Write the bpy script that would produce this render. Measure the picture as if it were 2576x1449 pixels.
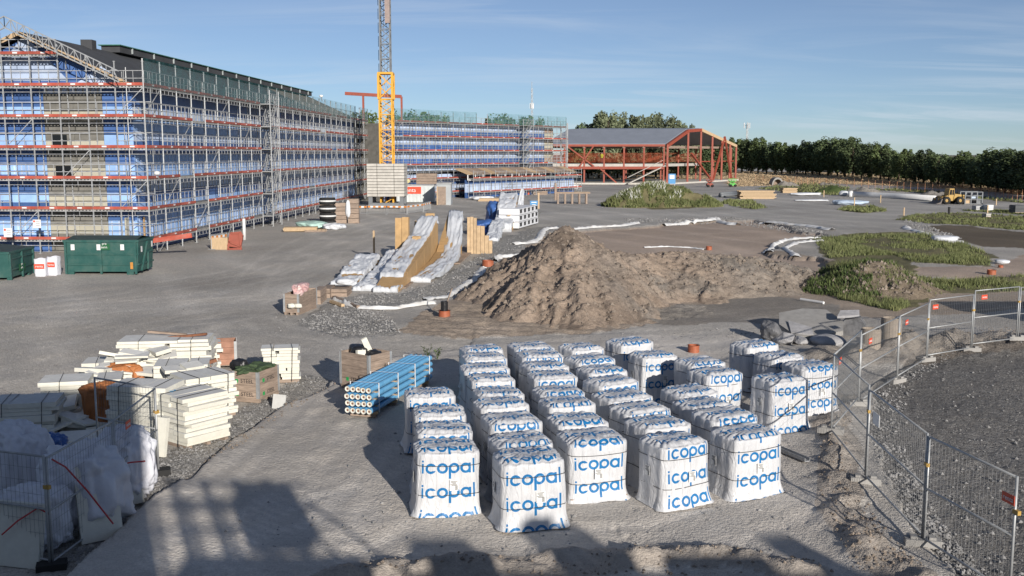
import bpy, bmesh, math, random
import numpy as np
from mathutils import Vector, Matrix, noise as mnoise
R = math.radians
for o in list(bpy.data.objects):
    bpy.data.objects.remove(o)
SC = bpy.context.scene
COL = SC.collection
random.seed(7)
rng = np.random.default_rng(7)

# ------------------------------------------------------------------ camera, sky, sun, exposure
CAM_H, CAM_P = 7.1, 0.131
cd = bpy.data.cameras.new('camera')
cd.sensor_width = 36.0
cd.lens = 36.0
cd.clip_start = 0.1
cd.clip_end = 6000
cam = bpy.data.objects.new('camera', cd)
cam.location = (0, 0, CAM_H)
cam.rotation_euler = (math.pi / 2 - CAM_P, 0, 0)
COL.objects.link(cam)
SC.camera = cam

SUN_EL, SUN_AZ = R(16.5), R(22)          # sun stands behind the camera, 22 deg to the right
tosun = Vector((math.sin(SUN_AZ) * math.cos(SUN_EL), -math.cos(SUN_AZ) * math.cos(SUN_EL), math.sin(SUN_EL)))
sl = bpy.data.lights.new('sun', 'SUN')
sl.energy = 4.0
sl.angle = R(0.55)
sl.color = (1.0, 0.935, 0.85)
so = bpy.data.objects.new('sun', sl)
so.rotation_euler = tosun.to_track_quat('Z', 'Y').to_euler()
so.location = (20, -60, 40)
COL.objects.link(so)

wd = bpy.data.worlds.new('World')
SC.world = wd
wd.use_nodes = True
nt = wd.node_tree
nt.nodes.clear()
wo = nt.nodes.new('ShaderNodeOutputWorld')
bg = nt.nodes.new('ShaderNodeBackground')
sky = nt.nodes.new('ShaderNodeTexSky')
sky.sky_type = 'NISHITA'
sky.sun_disc = False
sky.sun_elevation = SUN_EL
sky.sun_rotation = math.pi - SUN_AZ
sky.air_density = 0.7
sky.dust_density = 0.0
sky.ozone_density = 5.0
sky.altitude = 0
tc = nt.nodes.new('ShaderNodeTexCoord')


def wnode(t, **k):
    n = nt.nodes.new(t)
    for a, b in k.items():
        setattr(n, a, b)
    return n


# wispy cirrus: noise sampled on a flat cloud layer (direction divided by its height)
sep = wnode('ShaderNodeSeparateXYZ')
nt.links.new(tc.outputs['Generated'], sep.inputs[0])
mz = wnode('ShaderNodeMath', operation='MAXIMUM'); nt.links.new(sep.outputs[2], mz.inputs[0]); mz.inputs[1].default_value = 0.0
az_ = wnode('ShaderNodeMath', operation='ADD'); nt.links.new(mz.outputs[0], az_.inputs[0]); az_.inputs[1].default_value = 0.10
dx = wnode('ShaderNodeMath', operation='DIVIDE'); nt.links.new(sep.outputs[0], dx.inputs[0]); nt.links.new(az_.outputs[0], dx.inputs[1])
dy = wnode('ShaderNodeMath', operation='DIVIDE'); nt.links.new(sep.outputs[1], dy.inputs[0]); nt.links.new(az_.outputs[0], dy.inputs[1])
cmb = wnode('ShaderNodeCombineXYZ'); nt.links.new(dx.outputs[0], cmb.inputs[0]); nt.links.new(dy.outputs[0], cmb.inputs[1])
mp = wnode('ShaderNodeMapping'); nt.links.new(cmb.outputs[0], mp.inputs[0])
mp.inputs['Rotation'].default_value = (0, 0, R(-52)); mp.inputs['Scale'].default_value = (0.34, 1.1, 1.0); mp.inputs['Location'].default_value = (3.3, 0.7, 0)
n1 = wnode('ShaderNodeTexNoise'); nt.links.new(mp.outputs[0], n1.inputs['Vector'])
n1.inputs['Scale'].default_value = 1.15; n1.inputs['Detail'].default_value = 9; n1.inputs['Roughness'].default_value = 0.62; n1.inputs['Distortion'].default_value = 1.3
r1 = wnode('ShaderNodeMapRange'); nt.links.new(n1.outputs[0], r1.inputs[0])
r1.inputs[1].default_value = 0.46; r1.inputs[2].default_value = 0.78; r1.inputs[3].default_value = 0; r1.inputs[4].default_value = 0.7; r1.clamp = True
n2 = wnode('ShaderNodeTexNoise'); nt.links.new(cmb.outputs[0], n2.inputs['Vector']); n2.inputs['Scale'].default_value = 0.45; n2.inputs['Detail'].default_value = 3
r2 = wnode('ShaderNodeMapRange'); nt.links.new(n2.outputs[0], r2.inputs[0])
r2.inputs[1].default_value = 0.38; r2.inputs[2].default_value = 0.62; r2.clamp = True
mm = wnode('ShaderNodeMath', operation='MULTIPLY'); nt.links.new(r1.outputs[0], mm.inputs[0]); nt.links.new(r2.outputs[0], mm.inputs[1])
mx = wnode('ShaderNodeMix', data_type='RGBA')
hsv = wnode('ShaderNodeHueSaturation'); nt.links.new(sky.outputs[0], hsv.inputs['Color']); hsv.inputs['Saturation'].default_value = 0.80
nt.links.new(mm.outputs[0], mx.inputs[0]); nt.links.new(hsv.outputs[0], mx.inputs[6]); mx.inputs[7].default_value = (8.0, 8.8, 9.8, 1)
nt.links.new(mx.outputs[2], bg.inputs[0])
bg.inputs[1].default_value = 0.058
nt.links.new(bg.outputs[0], wo.inputs[0])

vs = SC.view_settings
vs.view_transform = 'Standard'
vs.look = 'None'
vs.exposure = 0.53
vs.gamma = 1.0
vs.use_curve_mapping = False
SC.render.engine = 'CYCLES'
SC.cycles.max_bounces = 6
SC.cycles.transparent_max_bounces = 24
SC.cycles.use_denoising = True

# ------------------------------------------------------------------ helpers
FV = 2576.0
cp_, sp_ = math.cos(CAM_P), math.sin(CAM_P)


def ray(x, y):
    u = (x - 1288) / FV
    v = (y - 724.5) / FV
    return (u, cp_ - v * sp_, -sp_ - v * cp_)


def g(x, y, z=0.0):
    """survey helper: the point at height z that the photograph shows at x, y (2576 px wide)"""
    d = ray(x, y)
    t = (z - CAM_H) / d[2]
    return Vector((d[0] * t, d[1] * t, z))


def zat(x, y, Y):
    d = ray(x, y)
    t = Y / d[1]
    return Vector((d[0] * t, Y, CAM_H + d[2] * t))


class MB:
    def __init__(s):
        s.v = []; s.f = []; s.m = []

    def add(s, vs_, fs, mi=0):
        b = len(s.v)
        s.v.extend([tuple(p) for p in vs_])
        for f in fs:
            s.f.append(tuple(b + i for i in f)); s.m.append(mi)
        return s

    def box(s, c, d, rz=0.0, mi=0, rx=0.0, ry=0.0):
        hx, hy, hz = d[0] / 2, d[1] / 2, d[2] / 2
        pts = [Vector((x, y, z)) for z in (-hz, hz) for x, y in ((-hx, -hy), (hx, -hy), (hx, hy), (-hx, hy))]
        if rz or rx or ry:
            from mathutils import Euler
            m = Euler((rx, ry, rz)).to_matrix()
            pts = [m @ p for p in pts]
        c = Vector(c)
        return s.add([p + c for p in pts], [(3, 2, 1, 0), (4, 5, 6, 7), (0, 1, 5, 4), (1, 2, 6, 5), (2, 3, 7, 6), (3, 0, 4, 7)], mi)

    def beam(s, p, q, w, h=None, mi=0, up=(0, 0, 1)):
        p = Vector(p); q = Vector(q); h = h or w
        d = (q - p).normalized(); up = Vector(up)
        if abs(d.dot(up)) > 0.98:
            up = Vector((0, 1, 0))
        a = d.cross(up).normalized(); b = a.cross(d).normalized()
        o = [(-w / 2, -h / 2), (w / 2, -h / 2), (w / 2, h / 2), (-w / 2, h / 2)]
        pts = [e + a * x + b * y for e in (p, q) for x, y in o]
        return s.add(pts, [(3, 2, 1, 0), (4, 5, 6, 7), (0, 1, 5, 4), (1, 2, 6, 5), (2, 3, 7, 6), (3, 0, 4, 7)], mi)

    def tube(s, p, q, r, n=6, mi=0, r2=None, cap=True):
        p = Vector(p); q = Vector(q); r2 = r if r2 is None else r2
        d = (q - p).normalized(); up = Vector((0, 0, 1)) if abs(d.z) < 0.95 else Vector((0, 1, 0))
        a = d.cross(up).normalized(); b = a.cross(d)
        pts = []
        for e, rr in ((p, r), (q, r2)):
            for i in range(n):
                t = 2 * math.pi * i / n
                pts.append(e + a * (math.cos(t) * rr) + b * (math.sin(t) * rr))
        fs = [(i, (i + 1) % n, n + (i + 1) % n, n + i) for i in range(n)]
        if cap:
            fs += [tuple(range(n - 1, -1, -1)), tuple(range(n, 2 * n))]
        return s.add(pts, fs, mi)

    def path(s, pts, r, n=6, mi=0):
        pts = [Vector(p) for p in pts]
        ring = []
        for i, p in enumerate(pts):
            d = (pts[min(i + 1, len(pts) - 1)] - pts[max(i - 1, 0)]).normalized()
            up = Vector((0, 0, 1)) if abs(d.z) < 0.95 else Vector((0, 1, 0))
            a = d.cross(up).normalized(); b = a.cross(d)
            rr = r[i] if isinstance(r, (list, tuple)) else r
            ring += [p + a * (math.cos(2 * math.pi * k / n) * rr) + b * (math.sin(2 * math.pi * k / n) * rr) for k in range(n)]
        fs = []
        for i in range(len(pts) - 1):
            for k in range(n):
                fs.append((i * n + k, i * n + (k + 1) % n, (i + 1) * n + (k + 1) % n, (i + 1) * n + k))
        fs += [tuple(range(n - 1, -1, -1)), tuple(range((len(pts) - 1) * n, len(pts) * n))]
        return s.add(ring, fs, mi)

    def lathe(s, prof, n=20, c=(0, 0, 0), mi=0):
        pts = []
        for r_, z in prof:
            for k in range(n):
                t = 2 * math.pi * k / n
                pts.append((c[0] + r_ * math.cos(t), c[1] + r_ * math.sin(t), c[2] + z))
        fs = []
        for i in range(len(prof) - 1):
            for k in range(n):
                fs.append((i * n + k, i * n + (k + 1) % n, (i + 1) * n + (k + 1) % n, (i + 1) * n + k))
        return s.add(pts, fs, mi)

    def prism(s, poly, d, mi=0):
        """poly: planar points, d: extrusion vector"""
        n = len(poly); d = Vector(d)
        pts = [Vector(p) for p in poly] + [Vector(p) + d for p in poly]
        fs = [tuple(range(n - 1, -1, -1)), tuple(range(n, 2 * n))] + [(i, (i + 1) % n, n + (i + 1) % n, n + i) for i in range(n)]
        return s.add(pts, fs, mi)

    def mesh(s, mats, smooth=False, fix=True):
        me = bpy.data.meshes.new('mesh')
        me.from_pydata([tuple(p) for p in s.v], [], s.f)
        for m in (mats if isinstance(mats, (list, tuple)) else [mats]):
            me.materials.append(m)
        if any(s.m):
            me.polygons.foreach_set('material_index', s.m)
        if fix and len(s.f) < 20000:
            bm = bmesh.new(); bm.from_mesh(me); bmesh.ops.recalc_face_normals(bm, faces=bm.faces); bm.to_mesh(me); bm.free()
        if smooth:
            me.polygons.foreach_set('use_smooth', [True] * len(me.polygons))
        me.update()
        return me

    def ob(s, name, mats, parent=None, loc=(0, 0, 0), rz=0.0, smooth=False, fix=True):
        return ob(name, s.mesh(mats, smooth, fix), parent, loc, rz)


def ob(name, me, parent=None, loc=(0, 0, 0), rz=0.0, rot=None):
    o = bpy.data.objects.new(name, me)
    COL.objects.link(o)
    o.location = loc
    o.rotation_euler = rot if rot else (0, 0, rz)
    if parent:
        o.parent = parent
    return o


def tag(o, label, cat, group=None):
    o['label'] = label; o['category'] = cat
    if group:
        o['group'] = group
    return o


def thing(name, label, cat, loc=(0, 0, 0), rz=0.0, group=None):
    o = bpy.data.objects.new(name, None)
    o.empty_display_size = 0.2
    COL.objects.link(o)
    o.location = loc; o.rotation_euler = (0, 0, rz)
    return tag(o, label, cat, group)


def structure(o, label=None):
    o['kind'] = 'structure'
    if label:
        o['label'] = label
    return o


def stuff(o, label=None, cat=None):
    o['kind'] = 'stuff'
    if label:
        o['label'] = label
    if cat:
        o['category'] = cat
    return o


def fbm(x, y, z=0.0, oct=4, s=1.0):
    a, t, f = 1.0, 0.0, s
    for _ in range(oct):
        t += a * mnoise.noise((x * f, y * f, z + f * 1.7)); a *= 0.5; f *= 2.03
    return t


def ordinal(i):
    return ['first', 'second', 'third', 'fourth', 'fifth', 'sixth', 'seventh', 'eighth', 'ninth', 'tenth', 'eleventh', 'twelfth', 'thirteenth', 'fourteenth',
            'fifteenth', 'sixteenth', 'seventeenth', 'eighteenth', 'nineteenth', 'twentieth'][i] if i < 20 else '%dth' % (i + 1)


# ------------------------------------------------------------------ materials
class NT:
    """tiny node-expression helper"""
    def __init__(s, m):
        s.t = m.node_tree; s.n = s.t.nodes; s.l = s.t.links

    def node(s, t, **k):
        n = s.n.new(t)
        for a, b in k.items():
            setattr(n, a, b)
        return n

    def put(s, inp, v):
        if isinstance(v, bpy.types.NodeSocket):
            s.l.new(v, inp)
        else:
            inp.default_value = v

    def m(s, op, a, b=None, c=None):
        n = s.node('ShaderNodeMath', operation=op)
        s.put(n.inputs[0], a)
        if b is not None:
            s.put(n.inputs[1], b)
        if c is not None:
            s.put(n.inputs[2], c)
        return n.outputs[0]

    def mix(s, f, a, b, blend='MIX'):
        n = s.node('ShaderNodeMix', data_type='RGBA', blend_type=blend)
        s.put(n.inputs[0], f)
        for i, v in ((6, a), (7, b)):
            if isinstance(v, (tuple, list)):
                v = tuple(v) + ((1,) if len(v) == 3 else ())
            s.put(n.inputs[i], v)
        return n.outputs[2]

    def noise(s, vec, scale, detail=4, rough=0.55, dist=0.0):
        n = s.node('ShaderNodeTexNoise')
        if vec is not None:
            s.l.new(vec, n.inputs['Vector'])
        n.inputs['Scale'].default_value = scale; n.inputs['Detail'].default_value = detail
        n.inputs['Roughness'].default_value = rough; n.inputs['Distortion'].default_value = dist
        return n.outputs[0]

    def voro(s, vec, scale, feat='F1', out=0):
        n = s.node('ShaderNodeTexVoronoi', feature=feat)
        if vec is not None:
            s.l.new(vec, n.inputs['Vector'])
        n.inputs['Scale'].default_value = scale
        return n.outputs[out]

    def rng(s, v, a, b, c=0.0, d=1.0):
        n = s.node('ShaderNodeMapRange')
        s.put(n.inputs[0], v)
        for i, x in ((1, a), (2, b), (3, c), (4, d)):
            n.inputs[i].default_value = x
        n.clamp = True
        return n.outputs[0]

    def bump(s, h, strength, dist=0.05, normal=None):
        n = s.node('ShaderNodeBump')
        n.inputs['Strength'].default_value = strength; n.inputs['Distance'].default_value = dist
        s.l.new(h, n.inputs['Height'])
        if normal:
            s.l.new(normal, n.inputs['Normal'])
        return n.outputs[0]


MATS = {}


def newmat(name):
    m = bpy.data.materials.new(name)
    m.use_nodes = True
    n = NT(m)
    b = m.node_tree.nodes['Principled BSDF']
    return m, n, b


def M(name, col, rough=0.7, var=0.18, vs_=3.0, bump=0.0, bs=25.0, metal=0.0, dirt=None, dirtamt=0.4, obj_var=0.0, stretch=None, spec=0.4, grime=1.5):
    if name in MATS:
        return MATS[name]
    m, n, b = newmat(name)
    tcn = n.node('ShaderNodeTexCoord')
    vec = tcn.outputs['Object']
    if stretch:
        mpn = n.node('ShaderNodeMapping'); n.l.new(vec, mpn.inputs[0]); mpn.inputs['Scale'].default_value = stretch
        vec = mpn.outputs[0]
    f = n.noise(vec, vs_, 6, 0.6)
    lo = tuple(c * (1 - var) for c in col); hi = tuple(min(1, c * (1 + var)) for c in col)
    c = n.mix(n.rng(f, 0.3, 0.7), lo, hi)
    if dirt:
        f2 = n.noise(tcn.outputs['Object'], grime, 8, 0.68)
        c = n.mix(n.rng(f2, 0.45, 0.75, 0, dirtamt), c, dirt)
    if obj_var:
        oi = n.node('ShaderNodeObjectInfo')
        hs = n.node('ShaderNodeHueSaturation')
        n.l.new(n.rng(oi.outputs['Random'], 0, 1, 1 - obj_var, 1 + obj_var), hs.inputs['Value'])
        n.l.new(c, hs.inputs['Color'])
        c = hs.outputs[0]
    n.l.new(c, b.inputs['Base Color'])
    b.inputs['Roughness'].default_value = rough; b.inputs['Metallic'].default_value = metal
    b.inputs['Specular IOR Level'].default_value = spec
    if bump:
        n.l.new(n.bump(n.noise(vec, bs, 5, 0.6), bump, 0.02), b.inputs['Normal'])
    MATS[name] = m
    return m


def net_material(name, col, alpha):
    m, n, b = newmat(name)
    tcn = n.node('ShaderNodeTexCoord')
    f = n.noise(tcn.outputs['Object'], 1.1, 5, 0.6)
    n.l.new(n.mix(f, tuple(c * .75 for c in col), tuple(c * 1.2 for c in col)), b.inputs['Base Color'])
    n.l.new(n.rng(f, 0.3, 0.7, alpha - .12, alpha + .12), b.inputs['Alpha'])
    b.inputs['Roughness'].default_value = 0.85
    MATS[name] = m
    return m


GALV = M('galvanised_steel', (0.36, 0.37, 0.375), 0.45, 0.2, 6, metal=0.3, dirt=(0.25, 0.24, 0.22), dirtamt=.3)
GALVD = M('weathered_galvanised_tube', (0.36, 0.365, 0.37), 0.55, 0.25, 3, metal=0.2, obj_var=.12)
DECK = M('scaffold_deck_steel', (0.30, 0.29, 0.27), 0.7, 0.3, 2, dirt=(0.16, 0.13, 0.10), dirtamt=.5, obj_var=.1)
TOERED = M('red_toe_board', (0.34, 0.065, 0.04), 0.55, 0.25, 1.2, dirt=(0.35, 0.25, 0.22), dirtamt=.35, obj_var=.2)
WHITE = M('white_paint', (0.66, 0.66, 0.65), 0.5, 0.06)
FOAM = M('pale_foam_board', (0.64, 0.625, 0.55), 0.8, 0.07, 5, bump=.25, bs=60, dirt=(0.55, 0.50, 0.40), dirtamt=.3, obj_var=.05)
FOAMTOP = M('weathered_foam_face', (0.62, 0.62, 0.60), 0.85, 0.1, 4, bump=.2, bs=60, dirt=(0.42, 0.40, 0.37), dirtamt=.4, obj_var=.05)
WOODG = M('weathered_grey_timber', (0.30, 0.23, 0.18), 0.85, 0.3, 3, bump=.4, bs=20, stretch=(1, 1, 7), dirt=(0.16, 0.13, 0.11), dirtamt=.5, obj_var=.15)
WOODN = M('fresh_spruce_timber', (0.46, 0.335, 0.205), 0.75, 0.2, 3, bump=.3, bs=20, stretch=(6, 1, 1), dirt=(0.40, 0.28, 0.16), dirtamt=.4, obj_var=.12)
WOODO = M('golden_plywood', (0.42, 0.27, 0.125), 0.65, 0.2, 2.2, bump=.2, bs=16, stretch=(5, 1, 1), dirt=(0.33, 0.19, 0.08), dirtamt=.4, obj_var=.1)
TARP = M('white_tarpaulin', (0.57, 0.59, 0.62), 0.35, 0.06, 2, bump=1.0, bs=4, dirt=(0.60, 0.61, 0.62), dirtamt=.4, spec=.5)
BLUETARP = M('blue_tarpaulin', (0.05, 0.12, 0.33), 0.4, 0.25, 2, bump=.8, bs=5)
CONC = M('grey_concrete', (0.30, 0.29, 0.275), 0.9, 0.18, 3, bump=.5, bs=18, dirt=(0.26, 0.25, 0.23), dirtamt=.5, obj_var=.06)
CONCL = M('pale_concrete_ballast', (0.46, 0.44, 0.40), 0.9, 0.12, 2, bump=.3, bs=10, dirt=(0.33, 0.31, 0.28), dirtamt=.5, obj_var=.08)
STEELRED = M('red_primed_steel', (0.27, 0.060, 0.035), 0.6, 0.15, 2, dirt=(0.20, 0.06, 0.04), dirtamt=.3)
RUST = M('rusty_steel', (0.20, 0.085, 0.045), 0.8, 0.35, 5, bump=.4)
TERRACOTTA = M('red_brown_plastic_pipe', (0.36, 0.105, 0.05), 0.5, 0.15, 4, dirt=(0.3, 0.18, 0.12), dirtamt=.4)
BLACKP = M('black_plastic', (0.018, 0.018, 0.02), 0.35, 0.2, 4, bump=.8, bs=6)
STRAP = M('black_strap', (0.02, 0.02, 0.022), 0.5, 0.1)
GREEN = M('dark_green_container_paint', (0.02, 0.085, 0.075), 0.5, 0.2, 1.5, dirt=(0.09, 0.11, 0.09), dirtamt=.55, bump=.1, bs=4)
ORANGE = M('orange_woven_sack', (0.38, 0.145, 0.05), 0.7, 0.2, 3, bump=.9, bs=6)
BAGW = M('white_woven_sack', (0.62, 0.63, 0.68), 0.6, 0.08, 3, bump=1.0, bs=7, dirt=(0.5, 0.5, 0.52), dirtamt=.35)
REDS = M('red_printed_plate', (0.62, 0.07, 0.03), 0.5, 0.08)
REDSTRAP = M('red_lashing_strap', (0.45, 0.05, 0.05), 0.6, 0.1)
DARK = M('dark_rubber', (0.02, 0.02, 0.02), 0.85, 0.2)
GEO = M('white_geotextile', (0.70, 0.70, 0.69), 0.8, 0.1, 2, bump=.7, bs=6, dirt=(0.42, 0.38, 0.33), dirtamt=.55, grime=.9)
YEL = M('yellow_machine_paint', (0.42, 0.26, 0.06), 0.55, 0.2, 2, dirt=(0.22, 0.16, 0.09), dirtamt=.7)
CRANEY = M('yellow_crane_paint', (0.62, 0.32, 0.03), 0.5, 0.12, 2, dirt=(0.45, 0.25, 0.06), dirtamt=.3)
CRANEG = M('grey_crane_paint', (0.15, 0.16, 0.17), 0.55, 0.12, 2)
ROOFD = M('dark_roofing_felt', (0.055, 0.057, 0.062), 0.85, 0.2, 0.6, bump=.2, bs=5)
ROOFM = M('grey_roof_sheet', (0.20, 0.22, 0.26), 0.6, 0.08, .4)
GLASS = M('dark_window_opening', (0.01, 0.011, 0.013), 0.15, 0.1)
NAVY = M('navy_wall_membrane', (0.055, 0.115, 0.285), 0.45, 0.2, 0.7, bump=.35, bs=2.5, obj_var=.2)
LBLUE = M('light_blue_wall_membrane', (0.28, 0.44, 0.74), 0.45, 0.2, 0.8, bump=.3, bs=2.5, obj_var=.1)
PBLUE = M('pale_lilac_blue_membrane', (0.42, 0.51, 0.68), 0.5, 0.18, 0.8, bump=.3, bs=2.5, obj_var=.1)
WOOLG = M('grey_insulation_panel', (0.16, 0.155, 0.14), 0.9, 0.25, 1.5, bump=.4, bs=8, obj_var=.1)
CREAM = M('cream_insulation_panel', (0.40, 0.38, 0.31), 0.85, 0.1, 1.5, obj_var=.06)
TEALNET = net_material('green_debris_net', (0.07, 0.20, 0.21), 0.18)
ORANGENET2 = net_material('faded_orange_net', (.50, .20, .08), .10)
ORANGENET = net_material('orange_safety_net', (0.40, 0.09, 0.04), 0.14)
BLACKINK = M('black_ink', (0.02, 0.02, 0.02), 0.8, 0.05)
SKYBLUE = M('blue_sign_panel', (0.06, 0.24, 0.48), 0.5, 0.1)
BLUEPIPE = M('blue_wrapped_pipe', (0.12, 0.36, 0.60), 0.35, 0.12, 3, bump=.25, bs=14, dirt=(0.25, 0.45, 0.62), dirtamt=.3, obj_var=.06)


def text_mesh(txt, size, mats, ext=0.002, align='CENTER', sx=1.0):
    c = bpy.data.curves.new('letters', 'FONT')
    c.body = txt; c.size = size; c.align_x = align; c.align_y = 'CENTER'; c.extrude = ext; c.resolution_u = 2
    o = bpy.data.objects.new('letters', c); COL.objects.link(o)
    dg = bpy.context.evaluated_depsgraph_get()
    me = bpy.data.meshes.new_from_object(o.evaluated_get(dg))
    bpy.data.objects.remove(o); bpy.data.curves.remove(c)
    me.materials.clear()
    me.materials.append(mats)
    if sx != 1.0:
        for v in me.vertices:
            v.co.x *= sx
    return me
# ------------------------------------------------------------------ terrain
def vnoise(x, y, seed=0):
    xi = np.floor(x).astype(np.int64); yi = np.floor(y).astype(np.int64)
    xf = x - xi; yf = y - yi
    u = xf * xf * (3 - 2 * xf); v = yf * yf * (3 - 2 * yf)

    def h(a, b):
        n = (a * 374761393 + b * 668265263 + seed * 982451653) & 0x7fffffff
        n = ((n ^ (n >> 13)) * 1274126177) & 0x7fffffff
        return ((n ^ (n >> 16)) & 0xffff) / 65535.0 * 2 - 1
    return (h(xi, yi) * (1 - u) + h(xi + 1, yi) * u) * (1 - v) + (h(xi, yi + 1) * (1 - u) + h(xi + 1, yi + 1) * u) * v


def nf(x, y, s, oct=4, seed=0):
    t = 0; a = 1.0
    for i in range(oct):
        t = t + a * vnoise(x / s, y / s, seed + i * 17); a *= 0.5; s *= 0.49
    return t


def poly(pts):
    return np.array([g(*p)[:2] for p in pts])


def inpoly(x, y, P):
    r = np.zeros(x.shape, bool)
    n = len(P)
    for i in range(n):
        x1, y1 = P[i]; x2, y2 = P[(i + 1) % n]
        c = ((y1 > y) != (y2 > y))
        with np.errstate(divide='ignore', invalid='ignore'):
            xi = (x2 - x1) * (y - y1) / (y2 - y1 + 1e-12) + x1
        r ^= c & (x < xi)
    return r


def segdist(x, y, P):
    d = np.full(x.shape, 1e9); w = np.zeros(x.shape); n = len(P)
    for i in range(n - 1):
        ax, ay = P[i]; bx, by = P[i + 1]
        L = (bx - ax) ** 2 + (by - ay) ** 2
        t = np.clip(((x - ax) * (bx - ax) + (y - ay) * (by - ay)) / L, 0, 1)
        dd = np.hypot(x - ax - t * (bx - ax), y - ay - t * (by - ay))
        k = dd < d
        d = np.where(k, dd, d); w = np.where(k, i + t, w)
    return d, w


Z_PAD = poly([(60, 1560), (215, 1400), (390, 1235), (520, 1150), (600, 1090), (690, 1030), (800, 972), (850, 948), (905, 912), (1100, 880), (1500, 838), (1900, 845), (2060, 930), (2120, 1030),
              (2075, 1180), (2110, 1280), (2300, 1480), (2300, 1600), (60, 1600)])
Z_STONE = poly([(735, 815), (800, 775), (905, 742), (1000, 742), (1080, 716), (1160, 665), (1250, 610), (1330, 575), (1400, 566), (1365, 590), (1290, 640), (1220, 690), (1190, 712), (1120, 752), (1020, 772), (900, 772),
                (960, 800), (1010, 838), (860, 845)])
Z_LEFT = poly([(395, 1120), (540, 1060), (640, 985), (760, 930), (840, 945), (700, 1020), (600, 1085), (520, 1145), (390, 1230), (215, 1395), (100, 1449), (60, 1380)])
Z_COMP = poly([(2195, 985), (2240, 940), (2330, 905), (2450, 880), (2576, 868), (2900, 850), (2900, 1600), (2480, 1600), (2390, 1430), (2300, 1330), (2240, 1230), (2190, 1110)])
Z_SAND = poly([(1385, 585), (1560, 572), (1700, 562), (1800, 556), (1900, 552), (1965, 566), (2010, 582), (2080, 590), (2060, 600), (1960, 600), (1925, 640), (2060, 648), (2100, 690), (2120, 730), (1500, 720), (1300, 700), (1340, 640)])
Z_DIRT = poly([(985, 830), (1060, 795), (1200, 720), (1330, 620), (1400, 600), (1900, 620), (2120, 660), (2280, 700), (2576, 700), (2576, 770), (2300, 800), (2120, 800), (1900, 790), (1700, 800), (1500, 835), (1150, 850)])
Z_SAND2 = poly([(2280, 672), (2500, 668), (2576, 640), (2700, 640), (2700, 705), (2576, 700), (2400, 700), (2290, 690)])
Z_DARKT = poly([(1560, 800), (1700, 770), (1900, 745), (2000, 752), (2120, 770), (2150, 800), (1900, 815), (1700, 818)])
Z_GRASS = [poly(p) for p in (
    [(2058, 690), (2085, 655), (2040, 600), (2120, 588), (2260, 585), (2330, 590), (2420, 612), (2492, 640), (2490, 668), (2300, 662), (2285, 690), (2400, 703), (2576, 690), (2800, 690), (2800, 730), (2576, 733), (2345, 742), (2255, 785), (2200, 770), (2110, 752)],
    [(2255, 552), (2300, 540), (2400, 534), (2576, 545), (2800, 560), (2800, 590), (2576, 580), (2420, 566), (2330, 562)],
    [(2420, 530), (2576, 528), (2800, 530), (2800, 545), (2576, 540)],
    [(2106, 528), (2140, 518), (2195, 520), (2232, 532), (2180, 536)],
    [(1815, 512), (1835, 503), (1885, 505), (1932, 522), (1900, 527), (1850, 520)],
    [(1550, 515), (1600, 498), (1780, 500), (1790, 520), (1650, 528)],
    [(1905, 475), (1990, 462), (2080, 462), (2140, 472), (2120, 492), (2040, 488)],
    [(2150, 475), (2300, 484), (2580, 512), (2580, 508), (2300, 476)],
)]
Z_BROWNSLOPE = poly([(2330, 566), (2420, 568), (2576, 584), (2800, 600), (2800, 650), (2576, 625), (2480, 620), (2400, 600)])
Z_FIELD = poly([(1830, 470), (1830, 431), (2700, 440), (2700, 505), (2560, 488), (2300, 470), (2100, 462)])
Z_FIELD2 = poly([(1440, 452), (1830, 452), (1830, 431), (1440, 431)])
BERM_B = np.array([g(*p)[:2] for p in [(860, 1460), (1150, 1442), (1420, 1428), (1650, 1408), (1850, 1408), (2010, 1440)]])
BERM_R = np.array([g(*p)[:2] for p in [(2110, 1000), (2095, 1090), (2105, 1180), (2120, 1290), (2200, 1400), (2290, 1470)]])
CRACK = np.array([g(*p)[:2] for p in [(470, 1190), (560, 1118), (640, 1062), (705, 1020), (780, 985), (820, 968)]])
TRACKS = [np.array([g(*p)[:2] for p in q]) for q in (
    [(-200, 800), (300, 745), (650, 690), (860, 620), (1000, 570), (1200, 530), (1500, 515)], [(-100, 930), (350, 830), (600, 770), (800, 700), (930, 640), (1060, 575), (1400, 540), (1900, 545)],
    [(0, 860), (420, 815), (640, 800), (700, 830), (900, 850), (1200, 858), (1700, 835), (2000, 800), (2200, 790)], [(150, 790), (500, 760), (690, 745), (720, 690), (760, 640), (850, 590), (1000, 545)],
    [(700, 1300), (850, 1180), (960, 1060), (1030, 930), (1080, 880), (1300, 850)], [(900, 1440), (1000, 1330), (1200, 1380), (1700, 1360), (2000, 1250), (2060, 1100)], [(1400, 545), (1800, 540), (2100, 560), (2250, 600)], [(500, 1400), (620, 1240), (800, 1120), (880, 1010)])]
RUBBLE = np.array([g(*p)[:2] for p in [(2130, 905), (2220, 900), (2330, 880), (2430, 868), (2576, 862)]])


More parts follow.
